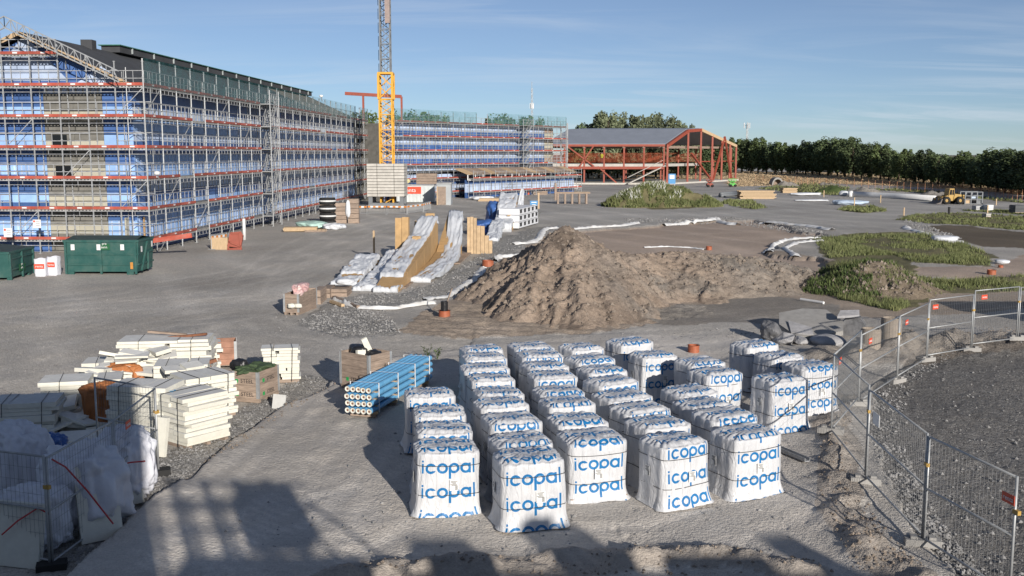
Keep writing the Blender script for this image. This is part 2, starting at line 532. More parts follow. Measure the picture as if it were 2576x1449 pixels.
def terrain(x, y, full=False):
    d = np.hypot(x, y)
    wa = np.clip(d * 0.006, 0.06, 1.2)
    wx = x + wa * nf(x, y, 2.2, 3, 3); wy = y + 1.6 * wa * nf(x, y, 2.2, 3, 9)
    pad = inpoly(wx, wy, Z_PAD); stone = inpoly(wx, wy, Z_STONE); left = inpoly(wx, wy, Z_LEFT); comp = inpoly(wx, wy, Z_COMP)
    sand = inpoly(wx, wy, Z_SAND); dirt = inpoly(wx, wy, Z_DIRT); sand2 = inpoly(wx, wy, Z_SAND2); darkt = inpoly(wx, wy, Z_DARKT)
    grass = np.zeros(x.shape, bool)
    for p in Z_GRASS:
        grass |= inpoly(wx, wy, p)
    brown = inpoly(wx, wy, Z_BROWNSLOPE); field = inpoly(wx, wy, Z_FIELD) | inpoly(wx, wy, Z_FIELD2)
    fade = np.clip((120 - y) / 90, 0, 1)
    z = 0.045 * nf(x, y, 3.0, 3, 21) * fade + 0.005 * nf(x, y, 0.5, 3, 5) * np.clip((60 - y) / 30, 0, 1)
    # the compacted pad stands proud of the stony strip on its left edge
    z = z - 0.24 * (~pad & (x < -1.5) & (y < 42)) * np.clip((42 - y) / 12, 0, 1)
    z = z + (pad & (y < 40)) * (0.022 * np.maximum(nf(x, y, .5, 3, 77) - .25, 0.0) - .02 * (vnoise(x / .22, y / .3, 79) > .86) + .025 * nf(x, y, 1.6, 2, 83))
    dc, _ = segdist(wx, wy, CRACK)
    z = z - 0.20 * np.exp(-(dc / 0.085) ** 2)
    z = z + (stone | left) * 0.05 * np.abs(nf(x, y, 0.35, 3, 31))
    z = z + comp * (-0.06 + 0.03 * np.abs(nf(x, y, 0.3, 3, 41)))
    db, _ = segdist(wx, wy, BERM_B); z = z + 0.15 * np.exp(-(db / 0.5) ** 2) * (1 + 1.1 * nf(x, y, .7, 4, 51))
    dr, _ = segdist(wx, wy, BERM_R); z = z + 0.12 * np.exp(-(dr / 0.5) ** 2) * (1 + 1.2 * nf(x, y, .7, 4, 61))
    du, _ = segdist(wx, wy, RUBBLE); z = z + 0.42 * np.exp(-(du / 1.5) ** 2) * (0.8 + 1.1 * nf(x, y, 1.3, 4, 71))
    trk = dirt & (y < 48) & (x < 9)
    z = z + trk * (0.05 * np.sin((y + 0.25 * x) * 7.0 + 1.5 * nf(x, y, 3, 2, 81)) + 0.06 * nf(x, y, .6, 4, 85))
    wear = np.zeros(x.shape); nb_ = nf(x, y, 1.4, 3, 151)
    for tr_ in TRACKS:
        dt, _ = segdist(x, y, tr_)
        for off in (.75, 2.6):
            wear = np.maximum(wear, np.exp(-((dt - off) / .24) ** 2) * np.clip(.75 + .8 * nb_, 0, 1))
    z = z - wear * .022 * np.clip((70 - y) / 40, 0, 1) * (~comp & ~left)
    z = z - 0.22 * sand * np.clip((y - 55) / 6, 0, 1)
    z = z + 0.5 * brown * 0
    z = z + grass * 0.06 * nf(x, y, 1.0, 3, 91)
    if not full:
        return z
    c = np.empty(x.shape + (3,))
    c[:] = (0.415, 0.396, 0.37)
    far = (y > 95)
    c[far] = (0.40, 0.388, 0.37)
    c[pad] = (0.425, 0.402, 0.374)
    c[dirt] = (0.340, 0.285, 0.235)
    c[sand] = (0.40, 0.325, 0.27)
    c[sand2] = (0.38, 0.31, 0.26)
    c[darkt] = (0.265, 0.245, 0.222)
    c[stone] = (0.345, 0.338, 0.325)
    c[left] = (0.31, 0.30, 0.285)
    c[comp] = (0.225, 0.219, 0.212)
    c[brown] = (0.150, 0.125, 0.095)
    c[grass] = (0.16, 0.15, 0.085)
    c[field] = (0.44, 0.335, 0.205)
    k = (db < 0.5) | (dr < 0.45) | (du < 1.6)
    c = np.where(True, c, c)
    c[k] = c[k] * 0.5 + np.array((0.19, 0.155, 0.125)) * 0.5  # brown soil on berms and rubble; shade along the berm put into this tint
    # broad stains and wheel-worn bands of the yard
    band = nf(x * 0.35 + y * 0.10, y - 0.45 * x, 7.0, 3, 101)
    c *= (1 + 0.15 * band + .10 * nf(x, y * .5, 16.0, 3, 131))[..., None]
    c *= (1 + .17 * wear * (1 + .6 * np.sin((x + y) * 18) * (y < 45)))[..., None]
    tr = np.abs(np.sin((x * .9 + .35 * y + 2.5 * nf(x, y, 14, 2, 141)) * .55)) ** 10
    c *= (1 + .16 * tr * ((~stone) & (~comp) & (~grass)))[..., None]
    st = np.where(stone | left | comp, 1.0, np.where(pad | sand, 0.12, 0.45))
    st = np.where(grass | field, 0.2, st)
    return z, c, st


def hz(x, y):
    return float(terrain(np.array([float(x)]), np.array([float(y)]))[0])


def gp(x, y):
    """ground point with terrain height"""
    p = g(x, y)
    p.z = hz(p.x, p.y)
    return p


def ground_material():
    m, n, b = newmat('site_ground')
    geo = n.node('ShaderNodeNewGeometry'); P = geo.outputs['Position']
    at = n.node('ShaderNodeAttribute'); at.attribute_name = 'tint'
    as_ = n.node('ShaderNodeAttribute'); as_.attribute_name = 'stone'
    stone = as_.outputs['Fac']
    f1 = n.noise(P, 0.35, 6, 0.65); f2 = n.noise(P, 3.2, 6, 0.7); f3 = n.noise(P, 22, 4, 0.7)
    col = n.mix(n.rng(f1, .3, .7, 0, 1), at.outputs['Color'], n.mix(1.0, at.outputs['Color'], (1.18, 1.14, 1.08), 'MULTIPLY'))
    col = n.mix(n.rng(f2, .35, .72, 0, .55), col, n.mix(1.0, col, (.68, .68, .69), 'MULTIPLY'))
    col = n.mix(n.rng(f3, .35, .7, .0, .5), col, n.mix(1.0, col, (1.35, 1.33, 1.3), 'MULTIPLY'))
    # pebbles of two sizes
    v1 = n.node('ShaderNodeTexVoronoi'); n.l.new(P, v1.inputs['Vector']); v1.inputs['Scale'].default_value = 13.0
    v2 = n.node('ShaderNodeTexVoronoi'); n.l.new(P, v2.inputs['Vector']); v2.inputs['Scale'].default_value = 34.0
    sp = n.node('ShaderNodeSeparateColor'); n.l.new(v1.outputs['Color'], sp.inputs[0])
    sp2 = n.node('ShaderNodeSeparateColor'); n.l.new(v2.outputs['Color'], sp2.inputs[0])
    peb = n.m('MULTIPLY', n.rng(sp.outputs[0], 0, 1, .62, 1.4), 1.0)
    peb2 = n.rng(sp2.outputs[0], 0, 1, .6, 1.45)
    pc = n.mix(1.0, col, n_gray(n, peb), 'MULTIPLY')
    pc = n.mix(1.0, pc, n_gray(n, n.rng(v1.outputs['Distance'], 0, .075, 1.08, .72)), 'MULTIPLY')
    col2 = n.mix(n.m('MULTIPLY', stone, .8), col, pc)
    col2 = n.mix(n.m('ADD', .15, n.m('MULTIPLY', stone, .5)), col2, n.mix(1.0, col2, n_gray(n, peb2), 'MULTIPLY'))
    n.l.new(col2, b.inputs['Base Color'])
    b.inputs['Roughness'].default_value = 0.93
    b.inputs['Specular IOR Level'].default_value = 0.15
    h = n.m('ADD', n.m('MULTIPLY', f2, .16), n.m('MULTIPLY', f3, .26))
    h = n.m('SUBTRACT', h, n.m('MULTIPLY', n.m('ADD', stone, .12), n.m('MULTIPLY', v1.outputs['Distance'], 4.0)))
    h = n.m('SUBTRACT', h, n.m('MULTIPLY', n.m('ADD', stone, .1), n.m('MULTIPLY', v2.outputs['Distance'], 3.0)))
    n.l.new(n.bump(h, .38, .06), b.inputs['Normal'])
    return m


def n_gray(n, v):
    c = n.node('ShaderNodeCombineColor')
    for i in range(3):
        n.l.new(v, c.inputs[i])
    return c.outputs[0]


GROUND = ground_material()


def grid_mesh(X, Y, Z, mat, tint=None, stone=None, smooth=True):
    nr, nc = X.shape
    co = np.stack([X, Y, Z], -1).reshape(-1, 3)
    i = np.arange(nr * nc).reshape(nr, nc)
    f = np.stack([i[:-1, :-1], i[:-1, 1:], i[1:, 1:], i[1:, :-1]], -1).reshape(-1, 4)
    me = bpy.data.meshes.new('mesh')
    me.vertices.add(len(co)); me.vertices.foreach_set('co', co.ravel())
    me.loops.add(f.size); me.loops.foreach_set('vertex_index', f.ravel().astype(np.int32))
    me.polygons.add(len(f)); me.polygons.foreach_set('loop_start', np.arange(0, f.size, 4, dtype=np.int32))
    me.update(calc_edges=True)
    if smooth:
        me.polygons.foreach_set('use_smooth', np.ones(len(f), bool))
    if tint is not None:
        a = me.attributes.new('tint', 'FLOAT_COLOR', 'POINT')
        a.data.foreach_set('color', np.concatenate([tint.reshape(-1, 3), np.ones((len(co), 1))], 1).ravel())
        a = me.attributes.new('stone', 'FLOAT', 'POINT'); a.data.foreach_set('value', stone.ravel())
    me.materials.append(mat)
    me.validate()
    return me


rows = np.concatenate([np.linspace(8, 15.5, 16), 15.6 * 1.0056 ** np.arange(0, 610)])
rows = np.concatenate([rows, rows[-1] * 1.03 ** np.arange(1, 30)])
cols = np.concatenate([-np.geomspace(1.6, .58, 22)[:-1], np.linspace(-.57, .57, 600), np.geomspace(.58, 1.6, 22)[1:]])
RY, CX = np.meshgrid(rows, cols, indexing='ij')
GX, GY = CX * np.maximum(RY, 15.0), RY
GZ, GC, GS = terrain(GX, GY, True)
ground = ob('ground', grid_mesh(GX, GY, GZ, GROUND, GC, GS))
structure(ground, 'grey gravel and sandy construction site ground reaching to the fields')
# wide sheet under and beyond the surveyed terrain
hb = 4000.0
wx_, wy_ = np.meshgrid(np.linspace(-hb, hb, 9), np.linspace(-hb, hb, 9), indexing='ij')
wt = np.empty(wx_.shape + (3,)); wt[:] = (0.22, 0.20, 0.17)
structure(ob('terrain', grid_mesh(wx_, wy_, wx_ * 0 - 0.75, GROUND, wt, wx_ * 0 + .3)), 'wide plain under and beyond the construction site')


# ---- earth mounds
def mound(name, label, x0, x1, y0, y1, res, crest, slope, col, rough=.25, stone=.5, oct_s=1.2, mat=None, bottom=-0.35, ysq=1.0, gully=.0, cat='earth mound', group=None, colfn=None):
    nx = int((x1 - x0) / res) + 1; ny = int((y1 - y0) / res) + 1
    Y, X = np.meshgrid(np.linspace(y0, y1, ny), np.linspace(x0, x1, nx), indexing='ij')
    z = np.full(X.shape, -9.0)
    wx = X + .35 * oct_s * nf(X, Y, 2.5 * oct_s, 3, 5); wy = Y + .35 * oct_s * nf(X, Y, 2.5 * oct_s, 3, 8)
    for line in crest:
        if len(line) == 1:
            cx, cy, cz, sl_ = line[0]
            d = np.hypot(wx - cx, (wy - cy) * ysq)
            if gully:
                th = np.arctan2(wy - cy, wx - cx)
                d = d * (1 + gully * vnoise(th * 9 + 40, d * .25, 3) + .5 * gully * vnoise(th * 23 + 40, d * .4, 4))
            zz = cz - sl_ * np.sqrt(d * d + .15) + sl_ * .3
        else:
            P = np.array([(p[0], p[1] * ysq) for p in line])
            d, w = segdist(wx, wy * ysq, P)
            zc = np.interp(w, np.arange(len(line)), [p[2] for p in line])
            sl_ = slope
            zz = zc - sl_ * np.sqrt((d * 1.0) ** 2 + .2) + sl_ * .35
        z = np.maximum(z, zz)
    amp = np.clip((z + .3) * 1.4, 0, 1)
    lum = rough * (nf(X, Y, oct_s, 5, 12) * .55 + .5 * np.abs(nf(X, Y, .45 * oct_s, 3, 15)))
    z = z + amp * lum
    z = np.maximum(z, bottom)
    z[0, :] = z[-1, :] = bottom; z[:, 0] = z[:, -1] = bottom
    t = np.empty(X.shape + (3,)); t[:] = col
    v = nf(X, Y, 2.2 * oct_s, 4, 33)
    t *= (1 + .16 * v)[..., None]
    if colfn is not None:
        t = colfn(X, Y, z, t)
    o = ob(name, grid_mesh(X, Y, z, mat or GROUND, t, X * 0 + stone))
    tag(o, label, cat, group)
    return o, X, Y, z


def cr(x, y, Y):
    p = zat(x, y, Y)
    return (p.x, p.y, p.z)


def main_col(X, Y, z, t):
    w = nf(X, Y, 3.0, 3, 63)
    grey = np.clip((w + .1) * 1.4, 0, 1) * np.clip((X - 3) / 3, 0, 1)
    damp = np.clip((nf(X, Y, 2.6, 4, 73) - .12) * 2.2, 0, 1) * np.clip((6.5 - X) / 3, 0, 1)
    t = t * (1 - .38 * damp)[..., None]
    grey = np.maximum(grey, .8 * np.clip((X - 9) / 3, 0, 1))
    return t * (1 - grey[..., None]) + np.array((0.24, 0.215, 0.19)) * (1 + .2 * nf(X, Y, 1.0, 3, 4))[..., None] * grey[..., None]


MM = mound('earth_mound', 'large brown earth mound with steep front in the middle of the site', -4.5, 21, 40.5, 66, .085,
           [[cr(1430, 588, 51.5), cr(1470, 612, 51.5), cr(1560, 640, 52.5), cr(1640, 640, 54), cr(1730, 634, 55), cr(1860, 650, 55), cr(1960, 655, 56), cr(2050, 690, 55)],
            [cr(1432, 572, 51.5) + (.70,)], [cr(1400, 650, 49.0) + (.62,)], [cr(1440, 690, 47.0) + (.6,)], [cr(1345, 690, 48.5) + (.62,)], [cr(1570, 690, 49.5) + (.66,)], [cr(1750, 690, 52.0) + (.66,)],
            [cr(1950, 690, 53.5) + (.66,)]],
           .70, (0.305, 0.245, 0.198), rough=.28, stone=.55, oct_s=.95, gully=.10, colfn=main_col, ysq=.52)
MR = mound('earth_mound', 'weed-covered earth heap beside the end of the big brown mound', 14, 25, 46, 62, .10,
           [[cr(2105, 690, 54), cr(2180, 655, 54), cr(2240, 690, 54)], [cr(2190, 655, 53.5) + (.42,)]], .45, (0.20, 0.165, 0.125), rough=.28, stone=.6, oct_s=.8)
MF = mound('earth_mound', 'flower-covered grassy mound in front of the red steel hall', 8, 36, 118, 160, .3,
           [[cr(1585, 478, 138), cr(1640, 462, 139), cr(1700, 466, 139), cr(1745, 485, 138)]], .62, (0.17, 0.155, 0.085), rough=.35, stone=.3, oct_s=1.6)
hv = [(1974, 455, 470, 'behind the long lumber stack', .55), (2074, 458, 468, 'in front of the tan field strip', .6), (2173, 469, 488, 'beside the long white pipe', .55), (2345, 479, 501, 'in front of the yellow wheel loader', .5)]
for x_, yt, yb, wh, sl2 in hv:
    p = g(x_, yb); Yc = p.y * 1.03; q = zat(x_, yt, Yc)
    r_ = max(q.z / .5, 2) + 1.2
    mound('gravel_heap', 'grey gravel heap ' + wh, q.x - r_ * 1.7, q.x + r_ * 1.7, Yc - r_ * 1.7, Yc + r_ * 1.7, r_ / 26, [[(q.x, Yc, q.z, sl2)], [(q.x + r_ * .4, Yc, q.z * .75, sl2)]], .5, (0.24, 0.225, 0.205), rough=.18, stone=.5, oct_s=.8,
          cat='gravel heap', group='gravel heaps at the far side')
x_, yt, yb = 2096, 466, 486
p = g(x_, yb); q = zat(x_, yt, p.y * 1.03)
mound('grassy_heap', 'small green overgrown heap between the grey gravel heaps', q.x - 7, q.x + 7, q.y - 7, q.y + 7, .3, [[(q.x, q.y, q.z, .45)]], .5, (0.07, 0.10, 0.035), rough=.2, stone=.2, oct_s=.8, cat='heap')

# ---- loose stones (nobody could count them)
def rocks(name, label, n, regions, smin, smax, mat, sizefn=None):
    ico = np.array([(0, 0, 1), (.9, 0, 0), (.28, .86, 0), (-.73, .53, 0), (-.73, -.53, 0), (.28, -.86, 0), (0, 0, -.6)])
    fc = [(0, 1, 2), (0, 2, 3), (0, 3, 4), (0, 4, 5), (0, 5, 1), (6, 2, 1), (6, 3, 2), (6, 4, 3), (6, 5, 4), (6, 1, 5)]
    V = []; Fs = []
    pts = []
    for (pl, k) in regions:
        xs = [p[0] for p in pl]; ys = [p[1] for p in pl]
        PX = np.array(pl, float)
        need = int(n * k)
        while need > 0:
            a = rng.uniform(min(xs), max(xs), need * 2); b = rng.uniform(min(ys), max(ys), need * 2)
            ok = inpoly(a, b, PX)
            for x, y in list(zip(a[ok], b[ok]))[:need]:
                pts.append((x, y)); need -= 1
    W = np.array([g(x, y)[:2] for x, y in pts])
    H = terrain(W[:, 0], W[:, 1])
    for (x, y), z in zip(W, H):
        s = smin + (smax - smin) * rng.random() ** 3
        a = rng.uniform(0, 6.28)
        v = ico * (rng.uniform(.6, 1.25, (7, 1))) * s * np.array([1, .8, .7])
        ca, sa = math.cos(a), math.sin(a)
        v = np.stack([v[:, 0] * ca - v[:, 1] * sa + x, v[:, 0] * sa + v[:, 1] * ca + y, v[:, 2] + z + s * .15], 1)
        o_ = len(V) * 7
        V.append(v); Fs += [tuple(i + o_ for i in f) for f in fc]
    me = bpy.data.meshes.new('mesh'); me.from_pydata(np.concatenate(V).tolist(), [], Fs); me.materials.append(mat)
    return stuff(ob(name, me), label, 'gravel')


ROCK = M('crushed_stone', (0.235, 0.23, 0.225), 0.9, 0.5, 1.3, bump=.5, bs=20)
ROCKB = M('earth_clods', (0.225, 0.185, 0.15), 0.95, 0.4, 1.3, bump=.5, bs=20)
rocks('gravel', 'loose crushed stone along the tarped timber strip', 3800, [([(735, 815), (905, 745), (1080, 716), (1250, 612), (1340, 575), (1365, 590), (1220, 690), (1120, 752), (960, 770), (1010, 838), (860, 845)], 1.0)], .03, .10, ROCK)
rocks('gravel', 'loose crushed stone at the foot of the mesh fence panels', 3200, [([(2195, 985), (2330, 905), (2400, 895), (2300, 960), (2260, 1080), (2330, 1250), (2470, 1449), (2390, 1440), (2300, 1330), (2240, 1230), (2190, 1110)], .75), ([(2330, 905), (2576, 868), (2576, 1449), (2470, 1449), (2330, 1250), (2260, 1080)], .12)], .02, .075, ROCK)
rocks('gravel', 'loose crushed stone between the foam stacks and the sandy pad', 3000, [([(395, 1120), (540, 1060), (640, 985), (760, 930), (840, 945), (700, 1020), (600, 1085), (520, 1145), (390, 1230), (215, 1395), (160, 1390)], 1.0)], .015, .06, ROCK)
rocks('gravel', 'loose crushed stone along the far excavation edges', 1500, [([(1570, 548), (1700, 552), (1830, 545), (1960, 562), (2080, 585), (2070, 594), (1950, 574), (1820, 556), (1700, 563), (1570, 558)], .7), ([(2255, 548), (2330, 566), (2420, 600), (2400, 608), (2300, 575)], .3)], .06, .2, ROCK)
rocks('rubble', 'earth clods and lumps along the pad edge and fence', 2600, [([(2060, 960), (2150, 1000), (2130, 1150), (2200, 1300), (2330, 1440), (2150, 1440), (2060, 1250), (2060, 1100)], .3), ([(900, 1425), (2000, 1390), (2100, 1449), (900, 1449)], .14), ([(2180, 860), (2576, 815), (2576, 870), (2250, 920)], .25), ([(440, 1195), (560, 1105), (700, 1010), (840, 955), (850, 965), (720, 1035), (600, 1125)], .15)], .012, .06, ROCKB)


rocks('gravel', 'scattered stones and litter over the yard and the sandy pad', 2600, [([(0, 760), (700, 720), (1150, 560), (1350, 530), (900, 770), (1000, 850), (700, 900), (0, 930)], .45), ([(500, 1400), (700, 1030), (900, 930), (1100, 870), (2000, 850), (2060, 1100), (2000, 1400)], .35), ([(1000, 850), (1500, 835), (2150, 800), (2100, 850), (1500, 860)], .2)], .012, .06, ROCK)
# clods on the big mounds
def mound_clods(name, label, grid, n, smin, smax, mat):
    o, X, Y, Z = grid
    ico = np.array([(0, 0, 1), (.9, 0, 0), (.28, .86, 0), (-.73, .53, 0), (-.73, -.53, 0), (.28, -.86, 0), (0, 0, -.6)])
    fc = [(0, 1, 2), (0, 2, 3), (0, 3, 4), (0, 4, 5), (0, 5, 1), (6, 2, 1), (6, 3, 2), (6, 4, 3), (6, 5, 4), (6, 1, 5)]
    idx = np.argwhere(Z > .15)
    pick = idx[rng.integers(0, len(idx), n)]
    V = []; Fs = []
    for k, (i, j) in enumerate(pick):
        s = smin + (smax - smin) * rng.random() ** 4
        v = ico * rng.uniform(.6, 1.3, (7, 1)) * s + np.array([X[i, j] + rng.uniform(-.04, .04), Y[i, j] + rng.uniform(-.04, .04), Z[i, j]])
        V.append(v); Fs += [tuple(a + 7 * k for a in f) for f in fc]
    me = bpy.data.meshes.new('mesh'); me.from_pydata(np.concatenate(V).tolist(), [], Fs); me.materials.append(mat)
    return stuff(ob(name, me), label, 'clods')


mound_clods('rubble', 'clods and stones lying on the large brown earth mound', MM, 7000, .02, .13, ROCKB)
mound_clods('rubble', 'clods lying on the weed-covered heap', MR, 1200, .03, .16, ROCKB)


# ---- grass
def leafmat(name, c1, c2, trans=.25):
    m, n, b = newmat(name)
    geo = n.node('ShaderNodeNewGeometry')
    f = n.noise(geo.outputs['Position'], .9, 4, .6)
    f2 = n.node('ShaderNodeTexWhiteNoise', noise_dimensions='3D'); n.l.new(geo.outputs['Position'], f2.inputs['Vector'])
    c = n.mix(n.rng(f, .3, .7), c1, c2)
    oi = n.node('ShaderNodeObjectInfo'); hs = n.node('ShaderNodeHueSaturation')
    n.l.new(n.rng(oi.outputs['Random'], 0, 1, .72, 1.4), hs.inputs['Value']); n.l.new(c, hs.inputs['Color'])
    c = n.mix(n.rng(f2.outputs[0], .8, 1.0, 0, .55), hs.outputs[0], tuple(min(1, q * 2.2) for q in (c2[0], c2[1] * .9, c2[2])))
    n.l.new(c, b.inputs['Base Color'])
    b.inputs['Roughness'].default_value = .7
    b.inputs['Specular IOR Level'].default_value = .2
    return m


GRASSM = leafmat('grass_blades', (0.070, 0.092, 0.034), (0.155, 0.165, 0.070))
WEEDM = leafmat('weed_leaves', (0.045, 0.075, 0.024), (0.10, 0.13, 0.045))
FLOWERM = M('white_flower', (0.72, 0.72, 0.66), .8, .1)


def blades(name, label, n, pols, h0, h1, mat, base=None, w=.05, cat='grass', tilt=.35):
    V = []; F = []
    k = 0
    pts = []
    for pl, fr in pols:
        xs = [p[0] for p in pl]; ys = [p[1] for p in pl]; PX = np.array(pl, float)
        need = int(n * fr)
        a = rng.uniform(min(xs), max(xs), need * 6); b = rng.uniform(min(ys), max(ys), need * 6)
        ok = inpoly(a, b, PX)
        pts += list(zip(a[ok], b[ok]))[:need]
    W = np.array([g(x, y)[:2] for x, y in pts])
    Zt = terrain(W[:, 0], W[:, 1])
    pn = nf(W[:, 0], W[:, 1], 2.0, 3, 7)
    for (x, y), z, q in zip(W, Zt, pn):
        if base is not None:
            z = max(z, base(x, y))
        if rng.random() > .62 + 1.3 * q:
            continue
        h = (h0 + (h1 - h0) * rng.random() ** 1.6 * 1.35) * (1 + .6 * q)
        a = rng.uniform(0, 6.28); ww = w * (y / 50) ** .5
        dx, dy = math.cos(a) * ww, math.sin(a) * ww
        tx, ty = rng.normal(0, tilt * h, 2)
        V += [(x - dx, y - dy, z - .03), (x + dx, y + dy, z - .03), (x + tx, y + ty, z + h)]
        F.append((k, k + 1, k + 2)); k += 3
    me = bpy.data.meshes.new('mesh'); me.from_pydata(V, [], F); me.materials.append(mat)
    return stuff(ob(name, me), label, cat)


def grid_base(G):
    o, X, Y, Z = G
    x0, x1, y0, y1 = X[0, 0], X[0, -1], Y[0, 0], Y[-1, 0]
    ny, nx = X.shape

    def f(x, y):
        i = (y - y0) / (y1 - y0) * (ny - 1); j = (x - x0) / (x1 - x0) * (nx - 1)
        if 0 <= i < ny and 0 <= j < nx:
            return Z[int(i), int(j)]
        return -9
    return f


def mound_blades(name, label, grid, n, h0, h1, mat, w=.06, zmin=.1, thr=-.2, cat='weeds', cond=None):
    o, X, Y, Z = grid
    idx = np.argwhere(Z > zmin)
    pick = idx[rng.integers(0, len(idx), n)]
    V = []; F = []; k = 0
    for i, j in pick:
        x, y, z = X[i, j] + rng.uniform(-.1, .1), Y[i, j] + rng.uniform(-.1, .1), Z[i, j]
        q = float(nf(np.array([x]), np.array([y]), 1.8, 3, 19)[0])
        if q < thr or (cond and not cond(x, y, z)):
            continue
        h = h0 + (h1 - h0) * rng.random()
        a = rng.uniform(0, 6.28)
        dx, dy = math.cos(a) * w, math.sin(a) * w
        tx, ty = rng.normal(0, .4 * h, 2)
        V += [(x - dx, y - dy, z - .03), (x + dx, y + dy, z - .03), (x + tx, y + ty, z + h)]
        F.append((k, k + 1, k + 2)); k += 3
    me = bpy.data.meshes.new('mesh'); me.from_pydata(V, [], F); me.materials.append(mat)
    return stuff(ob(name, me), label, cat)


blades('grass', 'tall rough grass around the weed-covered heap', 42000, [([(2085, 650), (2045, 602), (2120, 588), (2330, 590), (2420, 612), (2492, 640), (2490, 668), (2300, 662), (2250, 640)], .55), ([(2058, 700), (2110, 752), (2255, 785), (2345, 742), (2576, 733), (2576, 692), (2400, 703), (2285, 690), (2230, 650)], .45)],
       .08, .25, GRASSM, grid_base(MR), .026)
blades('grass', 'short green lawn strips at the far edge of the site', 9000, [([(2255, 552), (2300, 540), (2400, 534), (2576, 545), (2576, 580), (2420, 566), (2330, 562)], .7), ([(2420, 530), (2576, 528), (2576, 540)], .3)], .08, .2, GRASSM, None, .05)
blades('grass', 'low grass islands beside the far gravel roads', 7000, [([(2106, 528), (2140, 518), (2195, 520), (2232, 532), (2180, 536)], .3), ([(1815, 512), (1835, 503), (1885, 505), (1932, 522), (1900, 527), (1850, 520)], .3), ([(1905, 475), (1990, 462), (2080, 462), (2140, 472), (2120, 492), (2040, 488)], .25), ([(2150, 475), (2300, 484), (2580, 512), (2580, 506), (2300, 476)], .15)], .15, .35, GRASSM, None, .07)
blades('grass', 'ripe tan field strip in front of the tree belt', 16000, [([(1830, 470), (1830, 432), (2576, 440), (2576, 488), (2300, 470), (2100, 462)], .9), ([(1440, 452), (1830, 452), (1830, 431), (1440, 431)], .1)], .1, .22, leafmat('ripe_grain', (0.36, 0.275, 0.17), (0.42, 0.325, 0.205)), None, .12)
mound_blades('weeds', 'weeds growing on the heap beside the big mound', MR, 9000, .1, .3, WEEDM, .04, .0, .1)
mound_blades('weeds', 'dense grass and weeds on the flowering mound', MF, 20000, .15, .5, GRASSM, .08, .0, -.3)
mound_blades('flowers', 'white flowering umbels on the grassy mound', MF, 2200, .35, .6, FLOWERM, .06, 1.0, .1, 'flowers')
# ------------------------------------------------------------------ site cabins behind the camera (they throw the big foreground shadows)
CABIN = M('cabin_cladding', (0.30, 0.33, 0.34), .6, .1, 1)
cb = thing('site_cabin', 'stacked site cabins with stairs on which the site camera is mounted', 'cabin', (0, 0, -.75))
TS = math.tan(SUN_EL)


def shadow_z(x, y, Y):
    """height at plane y=Y that shades ground point photographed at x, y"""
    p = g(x, y)
    s = (p.y - Y) / math.cos(SUN_AZ)
    return s * TS, p.x + (p.y - Y) * math.tan(SUN_AZ)


zc, xc = shadow_z(200, 988, -.6)
_, xr = shadow_z(352, 1120, -.6)
nf_ = 3
for k in range(nf_):
    hh = (zc + .75) / nf_
    MB().box((xr - 12.5, -3.0, hh * (k + .5)), (25, 4.8, hh - .06)).ob('cabin_storey', CABIN, cb)
    for j in range(7):
        MB().box((xr - 2.5 - 3.5 * j, -.585, hh * (k + .55)), (1.4, .02, 1.1)).ob('window', GLASS, cb)
# stair tower right of the cabins
zs, xs = shadow_z(620, 1205, -1.0)
_, xs2 = shadow_z(690, 1250, -1.0)
_, xs0 = shadow_z(440, 1230, -1.0)
zs0, _ = shadow_z(430, 1235, -1.0)
m = MB()
x0, x1 = xr + .05, xs2
m.box(((xs0 + x1) / 2 + .4, -1.6, zs + .75 - 1.55), (x1 - xs0 + 1.0, 1.4, .3))
for zz in (zs + .75 - .1, zs + .75 - .6):
    m.beam((xs0 - .2, -1.0, zz), (x1 + .8, -1.0, zz), .07)
    m.beam((xs0 - .2, -2.2, zz), (x1 + .8, -2.2, zz), .07)
for i in range(4):
    xx = xs0 + (x1 - xs0) * i / 3
    m.beam((xx, -1.0, 0), (xx, -1.0, zs + .75), .12)
    m.beam((xx, -2.2, 0), (xx, -2.2, zs + .75), .09)
m.box(((xs0 + x1) / 2 + .9, -1.3, zs + .1), (1.1, .9, .9))
m.ob('stair_landing', GALV, cb)
m = MB()
for s_ in (-1.0, -2.2):
    m.beam((x1 + .6, s_, zs + .75 - 1.5), (x1 + 4.6, s_, 1.2), .28, .08)
    m.beam((x1 + .6, s_, zs + .75 - .4), (x1 + 4.6, s_, 2.3), .06)
for i in range(16):
    t = (i + .5) / 16
    m.box((x1 + .6 + 4 * t, -1.6, (zs + .75 - 1.5) * (1 - t) + 1.2 * t), (.26, 1.2, .04))
m.ob('stair_flight', GALV, cb)
# unseen lower wing added at right, with roof bumps, to shade bottom edge
zl = (16.9 + 3.0) / math.cos(SUN_AZ) * TS
for k in range(2):
    hh = (zl + .75) / 2
    MB().box((10.3, -5.4, hh * (k + .5)), (8.2, 4.8, hh - .06)).ob('cabin_storey', CABIN, cb)
for xx, w_, h_ in ((7.2, 1.0, .5), (9.3, .5, .9), (9.9, .5, .75), (11.6, 1.6, .3), (13.6, .6, .55)):
    MB().box((xx, -3.3, zl + .75 + h_ / 2 - .04), (w_, .5, h_)).ob('added_roof_bump', GALVD, cb)

# one more cabin just outside the frame on the right shades the grass behind the fence
cb2 = thing('site_cabin', 'grey site cabin standing outside the frame beyond the mesh fence', 'cabin', (0, 0, -.1))
MB().box((27.6, 37.5, 1.6), (6.0, 2.6, 3.2)).ob('cabin_storey', CABIN, cb2)
MB().box((27.6, 37.5, 3.26), (6.2, 2.8, .12)).ob('roof', GALVD, cb2)
# ------------------------------------------------------------------ scaffolded buildings
LV = [1.0, 3.15, 5.3, 7.45, 9.6, 11.75]
LIFT = 2.15


